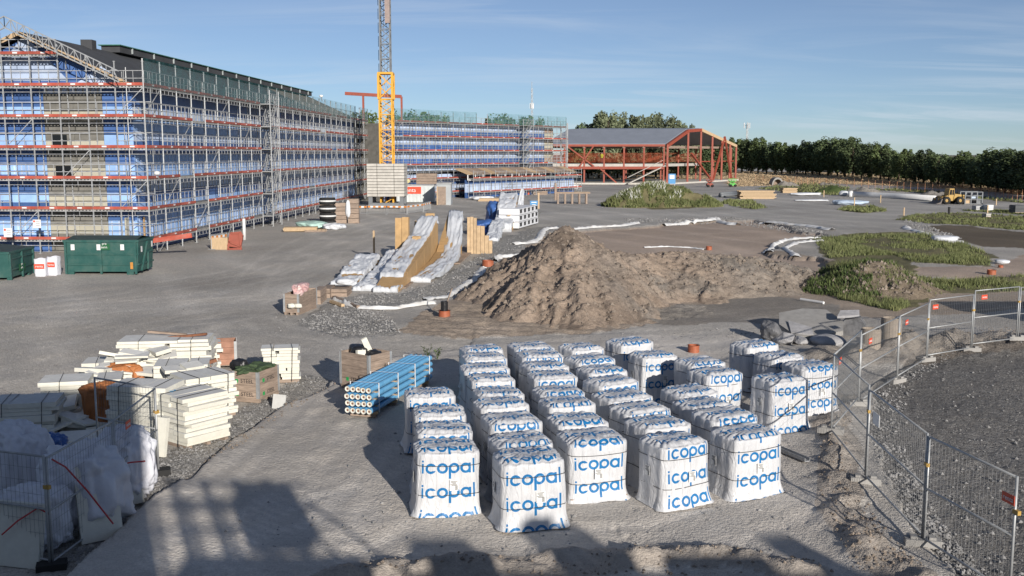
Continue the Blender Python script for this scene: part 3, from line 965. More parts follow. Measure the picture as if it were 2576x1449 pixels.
def scaffold_kit(bay, dep=1.0):
    kit = {}
    m = MB()
    for i in range(3):
        m.box((bay / 2, dep * (i + .5) / 3, 0), (bay - .04, dep / 3 - .02, .06))
    for i in range(int(bay / .25)):
        m.box(((i + .5) * .25, -.012, -.065), (.12, .02, .07))
    kit['deck'] = m.mesh(DECK)
    m = MB(); m.box((bay / 2, -.05, .11), (bay - .02, .03, .20)); m.box((bay * .52, -.069, .11), (.34, .008, .1), mi=1)
    kit['toe_board'] = m.mesh([TOERED, WHITE])
    m = MB()
    for zz in (.50, 1.02):
        m.beam((0, -.05, zz), (bay, -.05, zz), .045)
    nb = max(3, int(bay / .75))
    for i in range(1, nb):
        m.beam((bay * i / nb, -.05, .22), (bay * i / nb, -.05, 1.02), .032)
    kit['guard_rail'] = m.mesh(GALVD)
    m = MB()
    m.beam((0, 0, -.12), (bay, 0, -.12), .05); m.beam((0, dep, -.12), (bay, dep, -.12), .05); m.beam((0, 0, -.12), (0, dep, -.12), .05)
    m.beam((0, 0, -.42), (bay, 0, -.42), .035)
    n_ = int(bay / .7)
    for i in range(n_):
        m.beam((bay * i / n_, 0, -.12), (bay * i / n_, 0, -.42), .03)
    m.beam((0, dep, -1.05), (bay, dep, -1.05), .04)
    kit['ledger'] = m.mesh(GALVD)
    m = MB(); m.beam((0, 0, .1), (bay, 0, LIFT - .1), .045)
    kit['brace'] = m.mesh(GALVD)
    return kit


def standard_mesh(h, r=.052):
    m = MB(); m.tube((0, 0, 0), (0, 0, h), r, 6)
    z = .5
    while z < h:
        m.tube((0, 0, z - .03), (0, 0, z + .03), r * 1.6, 6); z += LIFT / 2
    m.box((0, 0, .02), (.2, .2, .04))
    return m.mesh(GALV, False)


def flight_mesh(run, rise, wid=.7):
    m = MB()
    for y in (0, wid):
        m.beam((0, y, 0), (run, y, rise), .05, .18)
        m.beam((0, y, .95), (run, y, rise + .95), .05)
        for i in range(4):
            t = (i + .5) / 4
            m.beam((run * t, y, rise * t), (run * t, y, rise * t + .95), .035)
    for i in range(9):
        t = (i + .5) / 9
        m.box((run * t, wid / 2, rise * t + .03), (.24, wid, .03))
    return m.mesh(GALV)


def wall_system(name, parent, P, Q, z0, z1, storey, bayw, kinds, inset=0.0):
    """wall of membrane panels between two plan points, one object per panel"""
    P = Vector((P[0], P[1], 0)); Q = Vector((Q[0], Q[1], 0))
    L = (Q - P).length; ang = math.atan2(Q.y - P.y, Q.x - P.x)
    n = max(1, round(L / bayw)); w = L / n
    cache = {}

    def pm(kind, w, h):
        key = (kind, round(w, 3), round(h, 3))
        if key not in cache:
            m = MB(); m.box((w / 2, .1, h / 2), (w - .02, .2, h - .02), mi=0)
            if kind.startswith('seam'):
                for i in range(4):
                    m.box((w * (i + .5) / 4, -.012, h / 2), (.10, .02, h - .06), mi=1)
            cache[key] = m.mesh([{'light': LBLUE, 'seamlight': LBLUE, 'navy': NAVY, 'seamnavy': NAVY, 'pale': PBLUE, 'seampale': PBLUE, 'wool': WOOLG, 'cream': CREAM, 'dark': GLASS, 'wood': WOODO, 'brown': WOODG}[kind],
                                  {'seamlight': PBLUE, 'seamnavy': LBLUE, 'seampale': CREAM}.get(kind, WHITE)])
        return cache[key]
    d = (Q - P) / L
    for i in range(n):
        z = z0; k = 0
        while z < z1 - .05:
            kind, h = kinds(i / n, k, z)
            h = min(h, z1 - z)
            o = ob('wall_panel', pm(kind, w, h), parent, tuple(P + d * (w * i) + Vector((0, 0, z))), ang)
            z += h; k += 1


def scaffold(label, P, Q, bays, levels, ztop, dep=1.0, group=None, hfun=None, stairs=(), net=False, rail_skip=0.0, z0=0.0, seed=1, toe_from=0, braces=5):
    rr = random.Random(seed)
    P = Vector((P[0], P[1], 0)); Q = Vector((Q[0], Q[1], 0))
    L = (Q - P).length; ang = math.atan2(Q.y - P.y, Q.x - P.x); w = L / bays
    t = thing('scaffold', label, 'scaffold', tuple(P), ang, group)
    kit = scaffold_kit(w, dep)
    std = {}
    for i in range(bays + 1):
        zt = ztop if hfun is None else hfun(i / bays) + 1.6
        key = round(zt, 1)
        if key not in std:
            std[key] = (standard_mesh(zt - z0), standard_mesh(zt - z0 - .6, .035))
        ob('standard', std[key][0], t, (w * i, 0, z0)); ob('standard', std[key][1], t, (w * i, dep, z0))
    for li, z in enumerate(levels):
        for i in range(bays):
            if hfun is not None and z > max(hfun(i / bays), hfun((i + 1) / bays)) + .2:
                continue
            ob('deck', kit['deck'], t, (w * i, 0, z))
            st = (i in stairs)
            if li >= toe_from and not st and rr.random() > .04:
                ob('toe_board', kit['toe_board'], t, (w * i, 0, z))
            if rr.random() > rail_skip:
                ob('guard_rail', kit['guard_rail'], t, (w * i, 0, z))
            ob('ledger', kit['ledger'], t, (w * i, 0, z))
            if (i + 2 * li) % braces == 0:
                o = ob('brace', kit['brace'], t, (w * i, .02, z - LIFT))
            if st:
                fm = std.setdefault('f', flight_mesh(w * .75, LIFT))
                if li > 0:
                    o = ob('stair_flight', fm, t, (w * .12 + w * i, -.95, levels[li - 1] + .05))
                ob('stair_platform', std.setdefault('p', MB().box((w / 2, -.5, 0), (w, .95, .08)).mesh(GALV)), t, (w * i, 0, z + .02))
                if li == 0:
                    for sx in (0, w):
                        ob('standard', std.setdefault('s', standard_mesh(ztop - z0 - .5)), t, (w * i + sx, -1.0, z0))
                o = ob('guard_rail', kit['guard_rail'], t, (w * i, -.95, z))
    if net:
        nm = MB(); nm.box((w / 2, -.09, .62), (w, .006, 1.95))
        nme = nm.mesh(TEALNET)
        for i in range(bays):
            if rr.random() > .06:
                ob('debris_net', nme, t, (w * i, 0, levels[-1] + .3))
    return t


# --- long block: gable towards the camera, long side running away
C0 = Vector((-25.6, 72.3, 0)); C1 = Vector((-21.6, 155.0, 0))
ld = (C1 - C0).normalized(); pd = Vector((-ld.y, ld.x, 0))      # pd points into the building (left)
Wd = 15.0
EAVE, RIDGE = 11.8, 15.4
bl = thing('apartment_building', 'long gabled building under construction, blue membrane walls and dark roof', 'building', (0, 0, 0))
A0 = C0 + pd * 1.5 + ld * 1.5; A1 = C1 + pd * 1.5
B0 = A0 + pd * Wd; B1 = A1 + pd * Wd


def long_kinds(u, k, z):
    pat = [('navy', .8), ('seamlight', 1.9), ('light', .8), ('navy', .8), ('seampale', .8), ('light', 1.0), ('seamlight', .9), ('navy', 1.0), ('pale', .7), ('light', .9), ('seampale', .8), ('navy', 1.1), ('pale', .7), ('light', 2.0)]
    if u > .93:
        return [('cream', .9), ('wool', .8)][k % 2]
    return pat[min(k, 13)]


def gable_kinds(u, k, z):
    # u runs from the far left corner to the near right corner
    if .52 < u < .80 and z < 10.4:
        return [('wool', 1.3), ('cream', .75), ('wool', 1.25), ('cream', .7)][k % 4]
    pat = [('navy', 1.2), ('seamlight', 1.1), ('navy', 1.25), ('light', .7), ('navy', 1.3), ('seamlight', .7), ('navy', 1.4), ('light', .75), ('navy', 1.2), ('light', .8), ('navy', 1.2), ('seampale', .9)]
    return pat[min(k, 11)]


wall_system('wall', bl, A0, A1, 0, EAVE, 3, 3.0, long_kinds)
wall_system('wall', bl, B0, A0, 0, EAVE, 3, 2.3, gable_kinds)
# gable triangle
apex = (A0 + B0) / 2
m = MB()
m.prism([A0 + Vector((0, 0, EAVE)), B0 + Vector((0, 0, EAVE)), apex + Vector((0, 0, RIDGE - .2))], ld * .2)
m.ob('gable_wall', NAVY, bl)
for cx, hw, zb, zt in ((.50, .20, 12.2, 15.4), (.14, .13, 11.95, 13.2)):  # pale triangles painting sunlit patches onto the gable wall
    c = A0.lerp(B0, cx)
    m = MB()
    e = (B0 - A0)
    m.prism([c - e * hw + Vector((0, 0, zb)) - ld * .02, c + e * hw + Vector((0, 0, zb)) - ld * .02, c + Vector((0, 0, zt)) - ld * .02], ld * .015)
    m.ob('sun_patch_sheet', PBLUE, bl)
# openings in the gable
for u, z, w_, h_ in ((.36, 7.75, 1.1, 1.3), (.345, 5.75, 1.2, .9)):
    c = A0.lerp(B0, u) - ld * .015 + Vector((0, 0, z))
    m = MB(); m.box(c, (w_, .06, h_)); m.ob('window', GLASS, bl)
# rear and far walls (plain)
for P, Q in ((B1, B0), (A1, B1)):
    m = MB(); e = Q - P
    m.prism([P, Q, Q + Vector((0, 0, EAVE)), P + Vector((0, 0, EAVE))], (-e.y / e.length * .2, e.x / e.length * .2, 0)); m.ob('wall', NAVY, bl)
m = MB(); e = A1 - B1
m.prism([A1 + Vector((0, 0, EAVE)), B1 + Vector((0, 0, EAVE)), (A1 + B1) / 2 + Vector((0, 0, RIDGE - .2))], ld * -.2); m.ob('gable_wall', NAVY, bl)
# roof slopes made of long felt sheets
up = Vector((0, 0, 1))
for side, (E0, E1) in enumerate(((A0, A1), (B0, B1))):
    out = -pd if side == 0 else pd
    nsh = 14
    for i in range(nsh):
        t0, t1 = i / nsh, (i + 1) / nsh
        a = E0.lerp(E1, t0) - ld * (.9 if i == 0 else 0); b = E0.lerp(E1, t1)
        rA = apex - ld * (.9 if i == 0 else 0) + ld * ((A1 - A0).length * t0); rB = apex + ld * ((A1 - A0).length * t1)
        m = MB()
        e0 = a + out * .6 + up * (EAVE - .15); e1 = b + out * .6 + up * (EAVE - .15)
        q0 = rA + up * RIDGE; q1 = rB + up * RIDGE
        lift = up * (.006 * (i % 2))
        m.prism([e0 + lift, e1 + lift, q1 + lift, q0 + lift], (0, 0, .16))
        late = i > 9 and side == 0
        m.ob('roof_sheet', M('bare_roof_deck', (0.20, 0.165, 0.135), .8, .4, .8, stretch=(1, 4, 1)) if late else ROOFD, bl)
# barge boards, ridge monitor
m = MB()
for e in (A0, B0):
    o_ = -pd if e is A0 else pd
    m.beam(e + o_ * .6 + up * (EAVE - .1) - ld * .95, apex + up * (RIDGE + .02) - ld * .95, .06, .3)
m.ob('barge_board', WOODN, bl)
RL = (A1 - A0).length
m = MB(); p0 = apex + ld * 14 + up * (RIDGE + .4); p1 = apex + ld * (RL - .5) + up * (RIDGE + .4)
m.beam(p0, p1, 1.6, .55); mon = m.ob('ridge_monitor', ROOFD, bl)
for i in range(14):
    c = p0.lerp(p1, (i + .5) / 14)
    m = MB(); m.box(c - pd * .83 + up * .05, (.10, .2, .5), math.atan2(ld.y, ld.x)); m.ob('mullion', M('ridge_post', (.3, .33, .33), .6), mon)
m = MB(); m.beam(p0 + up * .31 - ld * .3, p1 + up * .31 + ld * .3, 1.9, .07); m.ob('ridge_cap', M('green_ridge_edge', (0.05, 0.16, 0.11), .6), mon)
m = MB(); m.box(apex + ld * 9.5 - pd * .2 + up * (RIDGE + .2), (.9, .9, .9)); m.ob('chimney', ROOFD, bl)

GA = C0 + pd * (Wd + 3.0)


def gable_h(u):      # scaffold height over the gable, u from left corner to right corner
    d = abs(u - .50) / .5
    return EAVE + (RIDGE - EAVE) * (1 - d) - 1.2


sg = scaffold('galvanised scaffold wrapped round the gable end of the long building', GA, C0, 9, LV + [13.9], 13.2, 1.2, hfun=lambda u: max(gable_h(u), 11.8), stairs=(2,), seed=3, rail_skip=.08, braces=6)
# lattice girders following the gable slope
for sgn in (-1, 1):
    ga = (apex - ld * 2.6) + up * (RIDGE + .95); e_ = C0 if sgn < 0 else GA
    gb = (e_ + (pd * 1.2 if sgn < 0 else pd * -1.2) - ld * 1.1) + up * (EAVE + .85)
    m = MB(); dn = up * -.75
    m.beam(ga, gb, .07); m.beam(ga + dn, gb + dn, .07)
    for i in range(18):
        a = ga.lerp(gb, i / 18); b = ga.lerp(gb, (i + 1) / 18)
        m.beam(a, b + dn, .045) if i % 2 else m.beam(a + dn, b, .045)
        m.beam(a, a + dn, .04)
    o = m.ob('lattice_girder', GALV, None); o.parent = sg; o.matrix_parent_inverse = Matrix.Translation((0, 0, 0)) @ (Matrix.Translation(sg.location) @ Matrix.Rotation(sg.rotation_euler.z, 4, 'Z')).inverted()
sl_ = scaffold('galvanised scaffold along the sunlit long side of the building', C0, C1, 27, LV, 13.6, 1.2, stairs=(9,), net=True, seed=5, rail_skip=.05)
# sky-blue doorway panel and boards at the near corner
for k, (xx, m_, w_) in enumerate(((.6, WOODO, .18), (1.2, LBLUE, .9), (-.6, CREAM, 1.1))):
    c = A0 + ld * max(xx, 0) - pd * .25 + (pd * .9 if xx < 0 else Vector())
    m = MB(); m.box(c + up * 1.3, (.1, w_, 2.4), math.atan2(ld.y, ld.x) - math.pi / 2); m.ob('door_panel', m_, bl)

# --- second wing
D0 = Vector((-18.0, 152.0, 0)); D1 = Vector((9.9, 190.0, 0))
wd_ = (D1 - D0).normalized(); wp = Vector((-wd_.y, wd_.x, 0))
b2 = thing('apartment_building', 'flat-topped wing under construction with pale blue membrane behind the tower crane', 'building', (0, 0, 0))
W0 = D0 + wp * 1.5; W1 = D1 + wp * 1.5 - wd_ * 2


def wing_kinds(u, k, z):
    if u > .91 and z > 4.5:
        return [('brown', .8), ('cream', .95)][k % 2]
    pat = [('navy', .6), ('seampale', 1.6), ('navy', 1.1), ('pale', .5), ('dark', .55), ('seampale', 1.1), ('navy', .75), ('seampale', 1.4), ('navy', .75), ('seampale', 1.4), ('navy', .75), ('seampale', 1.2), ('navy', 1.2)]
    return pat[min(k, 12)]


wall_system('wall', b2, W0, W1, 0, 11.6, 3, 2.9, wing_kinds)
m = MB(); m.prism([W0 + wp * .25, W1 + wp * .25, W1 + wp * 14, W0 + wp * 14], (0, 0, 11.5)); m.ob('core', WOOLG, b2)
s2 = scaffold('galvanised scaffold across the front of the flat-topped wing', D0, D1, 16, LV, 13.4, 1.2, stairs=(11,), net=True, seed=9, rail_skip=.05)
# scaffold return round the wing's far corner
scaffold('narrow scaffold tower at the far corner of the flat-topped wing', D1 + wd_ * .3, D1 + wd_ * 1.2 + wp * 4.5 + Vector((3.4, -1.0, 0)), 2, LV[:5], 12.6, 1.1, seed=12, rail_skip=.2)
# low annex with a boarded lean-to roof
an = thing('annex', 'low annex with brown boarded roof in front of the flat-topped wing', 'building', (0, 0, 0))
E0 = D0 + wd_ * 14.5 - wp * 2.6; E1 = D1 - wd_ * 1.2 - wp * 2.6
wall_system('wall', an, E0, E1, 0, 2.9, 3, 2.9, lambda u, k, z: [('navy', .9), ('seampale', 1.35), ('navy', .7)][min(k, 2)])
for i in range(16):
    a = E0.lerp(E1, i / 16); b = E0.lerp(E1, (i + 1) / 16)
    m = MB(); m.prism([a - wp * .5 + up * 3.7, b - wp * .5 + up * 3.7, b + wp * 2.3 + up * 4.6, a + wp * 2.3 + up * 4.6], (0, 0, .1)); m.ob('roof_board', WOODG if i % 3 else WOODN, an)
    m = MB(); m.beam(a - wp * .45 + up * 2.9, a - wp * .45 + up * 3.7, .12); m.ob('post', WHITE, an)
m = MB(); m.beam(E0 - wp * .6 + up * 2.95, E1 - wp * .6 + up * 2.95, .5, .3); m.ob('fascia', WHITE, an)
scaffold('low scaffold in front of the annex', E0 - wp * 1.6, E1 - wp * 1.6, 11, LV[:2], 4.4, 1.0, seed=15, rail_skip=.3)

# red portal beam standing behind the crane
pt = thing('steel_portal', 'red steel portal beam rising behind the tower crane', 'steel beam', (0, 0, 0))
pa = zat(868, 235, 165); pb = zat(1010, 243, 165)
m = MB(); m.beam(pa, pb, .45, .5); m.ob('beam', STEELRED, pt)
for p in (pb, pa.lerp(pb, .32)):
    m = MB(); m.beam((p.x, p.y, 0), p, .3); m.ob('column', STEELRED, pt)

# ------------------------------------------------------------------ tower crane
cpos = g(976, 524); cpos = Vector((cpos.x, cpos.y, 0))
CY = cpos.y
kx = CY / FV
cr_ = thing('tower_crane', 'yellow and grey lattice tower crane on a concrete ballast block', 'crane', tuple(cpos))


def mast(z0, z1, w, sec, mat, name, chord=.16, web=.08):
    n = max(1, round((z1 - z0) / sec)); h = (z1 - z0) / n
    for s in range(n):
        m = MB(); a = z0 + s * h; b = a + h; k = w / 2
        c = [(-k, -k), (k, -k), (k, k), (-k, k)]
        for x, y in c:
            m.beam((x, y, a), (x, y, b), chord)
        for i in range(4):
            (xa, ya), (xb, yb) = c[i], c[(i + 1) % 4]
            m.beam((xa, ya, a), (xb, yb, a), web); m.beam((xa, ya, a), (xb, yb, (a + b) / 2), web); m.beam((xb, yb, (a + b) / 2), (xa, ya, b), web)
        # ladder inside
        m.beam((-.2, .1, a), (-.2, .1, b), .04); m.beam((.2, .1, a), (.2, .1, b), .04)
        m.ob(name, mat, cr_)


zb0 = zat(930, 493, CY).z; zb1 = zat(930, 411, CY).z; zy = zat(930, 186, CY).z
bw = 92 * kx
mast(.4, zy - 3.2, 31 * kx, 2.0, CRANEY, 'mast_section', .2, .1)
mast(zy - 3.2, zy, 34 * kx, 3.2, CRANEY, 'climbing_frame', .28, .13)
mast(zy, zy + 24, 24 * kx, 1.9, CRANEG, 'mast_section', .15, .085)
m = MB(); m.box((0, 0, zy + .05), (38 * kx, 38 * kx, .25)); m.ob('collar', CRANEY, cr_)
m = MB(); m.box((8 * kx, -.9, zat(975, 30, CY).z + 4), (12 * kx, .5, 11)); m.ob('climbing_guide', M('brown_grey_panel', (.28, .22, .20), .7), cr_)
m = MB()
for i in range(14):
    m.beam((-17 * kx, 0, zy + 1.7 * i), (-17 * kx, 0, zy + 1.7 * i + 1.3), .06)
m.ob('hoist_cable', CRANEG, cr_)
nlay = 11
for s in range(nlay):
    h = (zb1 - zb0) / nlay
    for k, (f0, f1) in enumerate(((-.5, -.23), (-.225, .225), (.23, .5))):
        m = MB(); m.box(((f0 + f1) / 2 * bw, 0, zb0 + h * (s + .5)), ((f1 - f0) * bw - .03, bw * .9, h - .05)); m.ob('ballast_block', CONCL, cr_)
m = MB()
for x in (-1, 1):
    m.beam((x * bw * .45, -bw * .4, .35), (x * bw * .45, bw * .4, .35), .4); m.beam((-bw * .45, x * bw * .35, .6), (bw * .45, x * bw * .35, .6), .4)
    for y in (-1, 1):
        m.beam((x * bw * .42, y * bw * .35, 0), (x * bw * .42, y * bw * .35, zb0), .5)
m.ob('undercarriage', CRANEG, cr_)

# ------------------------------------------------------------------ red steel hall
HL = g(1438, 466); HC = g(1671, 464); HR = g(1841, 452)
Yh = HC.y
ha = Vector((HL.x - 6, Yh + 2, 0)); hc = Vector((HC.x, Yh, 0)); hr = Vector(((1841 - 1288) / FV * (Yh + 34), Yh + 34, 0))
gd = hr - hc                         # gable direction
ld2 = hc - ha                        # eave direction
ze = zat(1671, 364, Yh).z; zr = zat(1717, 327, Yh + 9).z
hall = thing('steel_hall', 'open red steel frame hall with grey roof and no walls', 'building', (0, 0, 0))
prof = [(0.0, ze), (.27, zr), (.45, zr + .35), (1.0, ze + .1)]
nst = 8
for k in range(3):
    (u0, z0), (u1, z1) = prof[k], prof[k + 1]
    ns = (10, 4, 10)[k]
    for i in range(12):
        a = ha + ld2 * (i / 12); b = ha + ld2 * ((i + 1) / 12)
        p = [a + gd * u0 + up * z0, b + gd * u0 + up * z0, b + gd * u1 + up * z1, a + gd * u1 + up * z1]
        m = MB(); m.prism(p, (0, 0, .25 + .004 * (i % 2))); m.ob('roof_sheet', ROOFM, hall)
cols_u = [0, .27, .45, .62, .77, .90, 1.0]
for u in cols_u:
    z = np.interp(u, [p[0] for p in prof], [p[1] for p in prof])
    p = hc + gd * u + ld2.normalized() * .6
    m = MB(); m.beam(p, p + up * z, .42); m.ob('column', STEELRED, hall)
for (u0, z0), (u1, z1) in zip(prof[:-1], prof[1:]):
    m = MB(); m.beam(hc + gd * u0 + up * (z0 - .2) + ld2.normalized() * .6, hc + gd * u1 + up * (z1 - .2) + ld2.normalized() * .6, .5, .7); m.ob('rafter', STEELRED if u0 < .4 else WOODN, hall)
for i in range(7):
    a = ha + ld2 * (i / 6.0 * .985)
    for u, hh in ((.012, ze), (.985, ze)):
        p = a + gd * u
        m = MB(); m.beam(p, p + up * hh, .36); m.ob('column', STEELRED, hall)
    m = MB(); m.beam(a + up * (ze - .5), a + gd + up * (ze - .5), .3, .5); m.ob('tie_beam', WOODG, hall)
m = MB(); m.beam(ha + up * (ze - .15), hc + up * (ze - .15), .35, .5); m.ob('eave_beam', STEELRED, hall)
# mezzanine deck with hollow core planks
zdk = zat(1600, 419, Yh).z
for i in range(12):
    a = ha + ld2 * (i / 12 * .98); b = ha + ld2 * ((i + 1) / 12 * .98)
    m = MB(); m.prism([a + gd * .01 + up * zdk, b + gd * .01 + up * zdk, b + gd * .5 + up * zdk, a + gd * .5 + up * zdk], (0, 0, .6 + .003 * (i % 2)))
    m.ob('floor_plank', CONCL, hall)
m = MB(); m.beam(ha + up * (zdk - .3), hc + up * (zdk - .3), .4, .6); m.ob('floor_beam', STEELRED, hall)
nm = MB(); nm.box(((ld2.length * .98) / 2, 0, 0), (ld2.length * .98, .02, 2.2)); nm.ob('safety_net', ORANGENET, hall, tuple(ha + up * (zdk + 2.0)), math.atan2(ld2.y, ld2.x))
nm = MB(); nm.box(((ld2.length * .98) / 2, 0, 0), (ld2.length * .98, .02, 2.2)); nm.ob('safety_net', ORANGENET, hall, tuple(ha + gd * .5 + up * (zdk + 2.0)), math.atan2(ld2.y, ld2.x))
# braces
for (u0, za, u1, zb, t0, t1) in ((0, zdk, 0, ze, .30, .42), (0, ze, 0, zdk, .18, .42), (0, 0, 0, zdk, .62, .45)):
    m = MB(); m.beam(ha + ld2 * t0 + up * za, ha + ld2 * t1 + up * zb, .3); m.ob('brace', STEELRED, hall)
for u0, za, u1, zb in ((.62, 0, .79, ze + 2.2), (.79, ze + 2.2, .92, 0), (.30, zdk + 3, .62, 0)):
    m = MB(); m.beam(hc + gd * u0 + up * za + ld2.normalized() * .9, hc + gd * u1 + up * zb + ld2.normalized() * .9, .4); m.ob('brace', STEELRED, hall)
m = MB(); m.beam(hc + gd * .45 + up * (zdk + 1), hc + gd + up * (zdk + 1), .25); m.ob('rail_beam', STEELRED, hall)
# stair from the deck
sa = hc + gd * .02 + up * (zdk + .4); sb_ = hc - ld2.normalized() * 7 - gd.normalized() * 3 + up * .2
m = MB(); m.beam(sa, sb_, .9, .2)
m.beam(sa + up * 1.4, sb_ + up * 1.4, .12)
m.ob('stair_flight', CONCL, hall)
m = MB(); m.prism([ha - gd.normalized() * 1.2, hc - gd.normalized() * 1.2 + ld2.normalized() * 1.5, hr + ld2.normalized() * 1.5, hr - ld2], (0, 0, .35)); m.ob('floor_slab', CONCL, hall)


# ------------------------------------------------------------------ trees
def tree_meshes(seed, h, rad, conif=0.0):
    rr = np.random.default_rng(seed)
    m = MB()
    pts = [(0, 0, -.3), (.1, .05, h * .3), (-.05, .1, h * .62), (0.05, 0, h * .93)]
    m.path(pts, [h * .022, h * .018, h * .012, h * .003], 7)
    lobes = []
    for i in range(13):
        t = .16 + .80 * i / 12
        prof_ = math.sin(min(1, t * 1.25) * math.pi * .62) ** .8 * (1 - max(0, t - .62) ** 1.4 * 1.9)
        a = rr.uniform(0, 6.28)
        k = rad * max(.15, prof_)
        e = Vector((math.cos(a) * k * .62, math.sin(a) * k * .62, h * t + rr.uniform(-.03, .05) * h))
        m.tube((0, 0, h * max(.08, t - .12)), e, h * .008, 5, r2=h * .002)
        lobes.append((e, k * rr.uniform(.42, .62)))
        a += math.pi * rr.uniform(.7, 1.3)
        lobes.append((Vector((math.cos(a) * k * .55, math.sin(a) * k * .55, h * t * .98)), k * rr.uniform(.38, .55)))
    V = []; F = []; k = 0
    for c, r in lobes:
        n = int(150 * (r / (rad * .5)) ** 1.4) + 35
        for _ in range(n):
            d = rr.normal(0, 1, 3); d /= np.linalg.norm(d)
            q = np.array(c) + d * r * (rr.random() ** .35) * np.array([.9, .9, 1.5])
            s = h * rr.uniform(.012, .028)
            a = rr.normal(0, 1, 3); a /= np.linalg.norm(a); b = np.cross(a, d + rr.normal(0, .4, 3)); b /= (np.linalg.norm(b) + 1e-6)
            V += [q - a * s, q + b * s * .8, q + a * s, q - b * s * .8]
            F.append((k, k + 1, k + 2, k + 3)); k += 4
    me = bpy.data.meshes.new('mesh'); me.from_pydata([tuple(v) for v in V], [], F)
    return m, me


BARK = M('tree_bark', (0.09, 0.07, 0.05), .9, .3, 6, bump=.5)
LEAF = [leafmat('leaves_dark', (0.048, 0.070, 0.034), (0.085, 0.112, 0.050)), leafmat('leaves_mid', (0.055, 0.085, 0.035), (0.11, 0.14, 0.055)), leafmat('leaves_grey', (0.085, 0.105, 0.062), (0.15, 0.17, 0.095))]
TM = []
for i, (hh, rd) in enumerate(((10, 2.6), (10, 3.1), (10, 2.2), (10, 3.5), (10, 2.8))):
    tm, cm = tree_meshes(100 + i, hh, rd)
    TM.append((tm.mesh(BARK, True), cm))
CMESH = {}


def tree(x, y, h, v, lm, label, group, wide=1.0, rz=None):
    t = thing('broadleaf_tree', label, 'tree', (x, y, 0), random.uniform(0, 6.28) if rz is None else rz, group)
    s = h / 10
    t.scale = (s * wide, s * wide, s)
    ob('trunk', TM[v][0], t)
    key = (v, lm)
    if key not in CMESH:
        c = TM[v][1].copy(); c.materials.clear(); c.materials.append(LEAF[lm]); CMESH[key] = c
    ob('crown', CMESH[key], t)
    return t


# shelter belt on the right, following its crest line in the photograph: (x, base y, top y)
belt = [(1848, 432, 352), (2576, 492, 402), (2700, 505, 420)]
tops = [(1810, 356), (1850, 352), (1900, 356), (1960, 362), (1998, 368), (2020, 366), (2060, 358), (2120, 352), (2180, 362), (2230, 376), (2290, 384), (2350, 388), (2400, 392), (2440, 388), (2500, 386), (2540, 385), (2580, 384), (2640, 383)]
xs_ = 1828.0; i = 0; ntree = 0
beltx = []
while xs_ < 2650:
    beltx.append(xs_); xs_ += random.uniform(17, 26)
for i, x in enumerate(beltx):
    f_ = min(1, max(0, (x - 1848) / (2576 - 1848)))
    yb = float(np.interp(x, [1800, 1848, 2108, 2316, 2464, 2576, 2650], [431, 432, 443, 461, 475, 492, 505]))
    p = g(x, yb)
    yt = np.interp(x, [a for a, b in tops], [b for a, b in tops]) + random.uniform(-6, 8)
    z = zat(x, yt, p.y).z
    tree(p.x, p.y, z * 1.02, i % 5, random.choice((0, 0, 1)), 'dark green tree in the belt behind the tan field, %s from the red hall' % ordinal(i), 'trees of the shelter belt', 1.25 * 25 / max(14, z * FV / p.y * .28) if False else random.uniform(1.15, 1.5) * (1.0 + .45 * max(0, (x - 2250) / 400)))
for i, x in enumerate(np.arange(1850, 2640, 34)):
    f_ = min(1, max(0, (x - 1848) / (2576 - 1848)))
    p = g(x, float(np.interp(x, [1800, 1848, 2108, 2316, 2464, 2576, 2650], [430, 431, 442, 459, 473, 489, 502])))
    p = p * 1.0
    yt = np.interp(x, [a for a, b in tops], [b for a, b in tops]) + random.uniform(4, 14)
    z = zat(x, yt, p.y * 1.06).z
    tree(p.x * 1.06, p.y * 1.06, z, (i + 2) % 5, 0, 'dark tree standing in the second row of the belt, %s from the red hall' % ordinal(i), 'trees of the second belt row', 1.5 + 1.0 * max(0, (x - 2200) / 400))
# lower hedge-height trees seen under the hall roof
for i, x in enumerate(np.arange(1450, 1840, 19)):
    Yt = 330
    z = zat(x, random.uniform(366, 374), Yt).z
    p = zat(x, 431, Yt)
    tree(p.x, Yt, max(z, 7) + 1.4, i % 5, 0, 'dark tree behind the open red hall, %s from the scaffold corner' % ordinal(i), 'trees behind the hall', 1.6)
# tall grey-green grove above the hall roof
grove = [(1462, 317), (1478, 314), (1505, 292), (1528, 288), (1552, 300), (1575, 292), (1600, 296), (1622, 298), (1648, 292), (1672, 300), (1694, 306), (1712, 318), (1726, 318)]
for i, (x, y) in enumerate(grove):
    Yt = 285 + (i % 3) * 6
    z = zat(x, y, Yt).z
    tree((x - 1288) / FV * Yt * 1.0, Yt, z, (i * 2) % 5, 2 if i > 1 else 1, 'tall grey-green tree rising over the hall roof, %s from the scaffold' % ordinal(i), 'tall grove behind the hall', .85 if i > 1 else 1.0)
# tree tops seen over the flat-topped wing
for i, (x, y) in enumerate(((885, 294), (925, 289), (990, 295), (1012, 290), (1060, 297), (1082, 293), (1105, 297), (1240, 302), (1262, 300), (1300, 304), (1322, 302), (1345, 304))):
    Yt = 230
    p = zat(x, y, Yt)
    tree(p.x, Yt, p.z, i % 5, 1, 'tree top just visible over the flat-topped wing, %s from the crane side' % ordinal(i), 'trees behind the wing', 1.0)

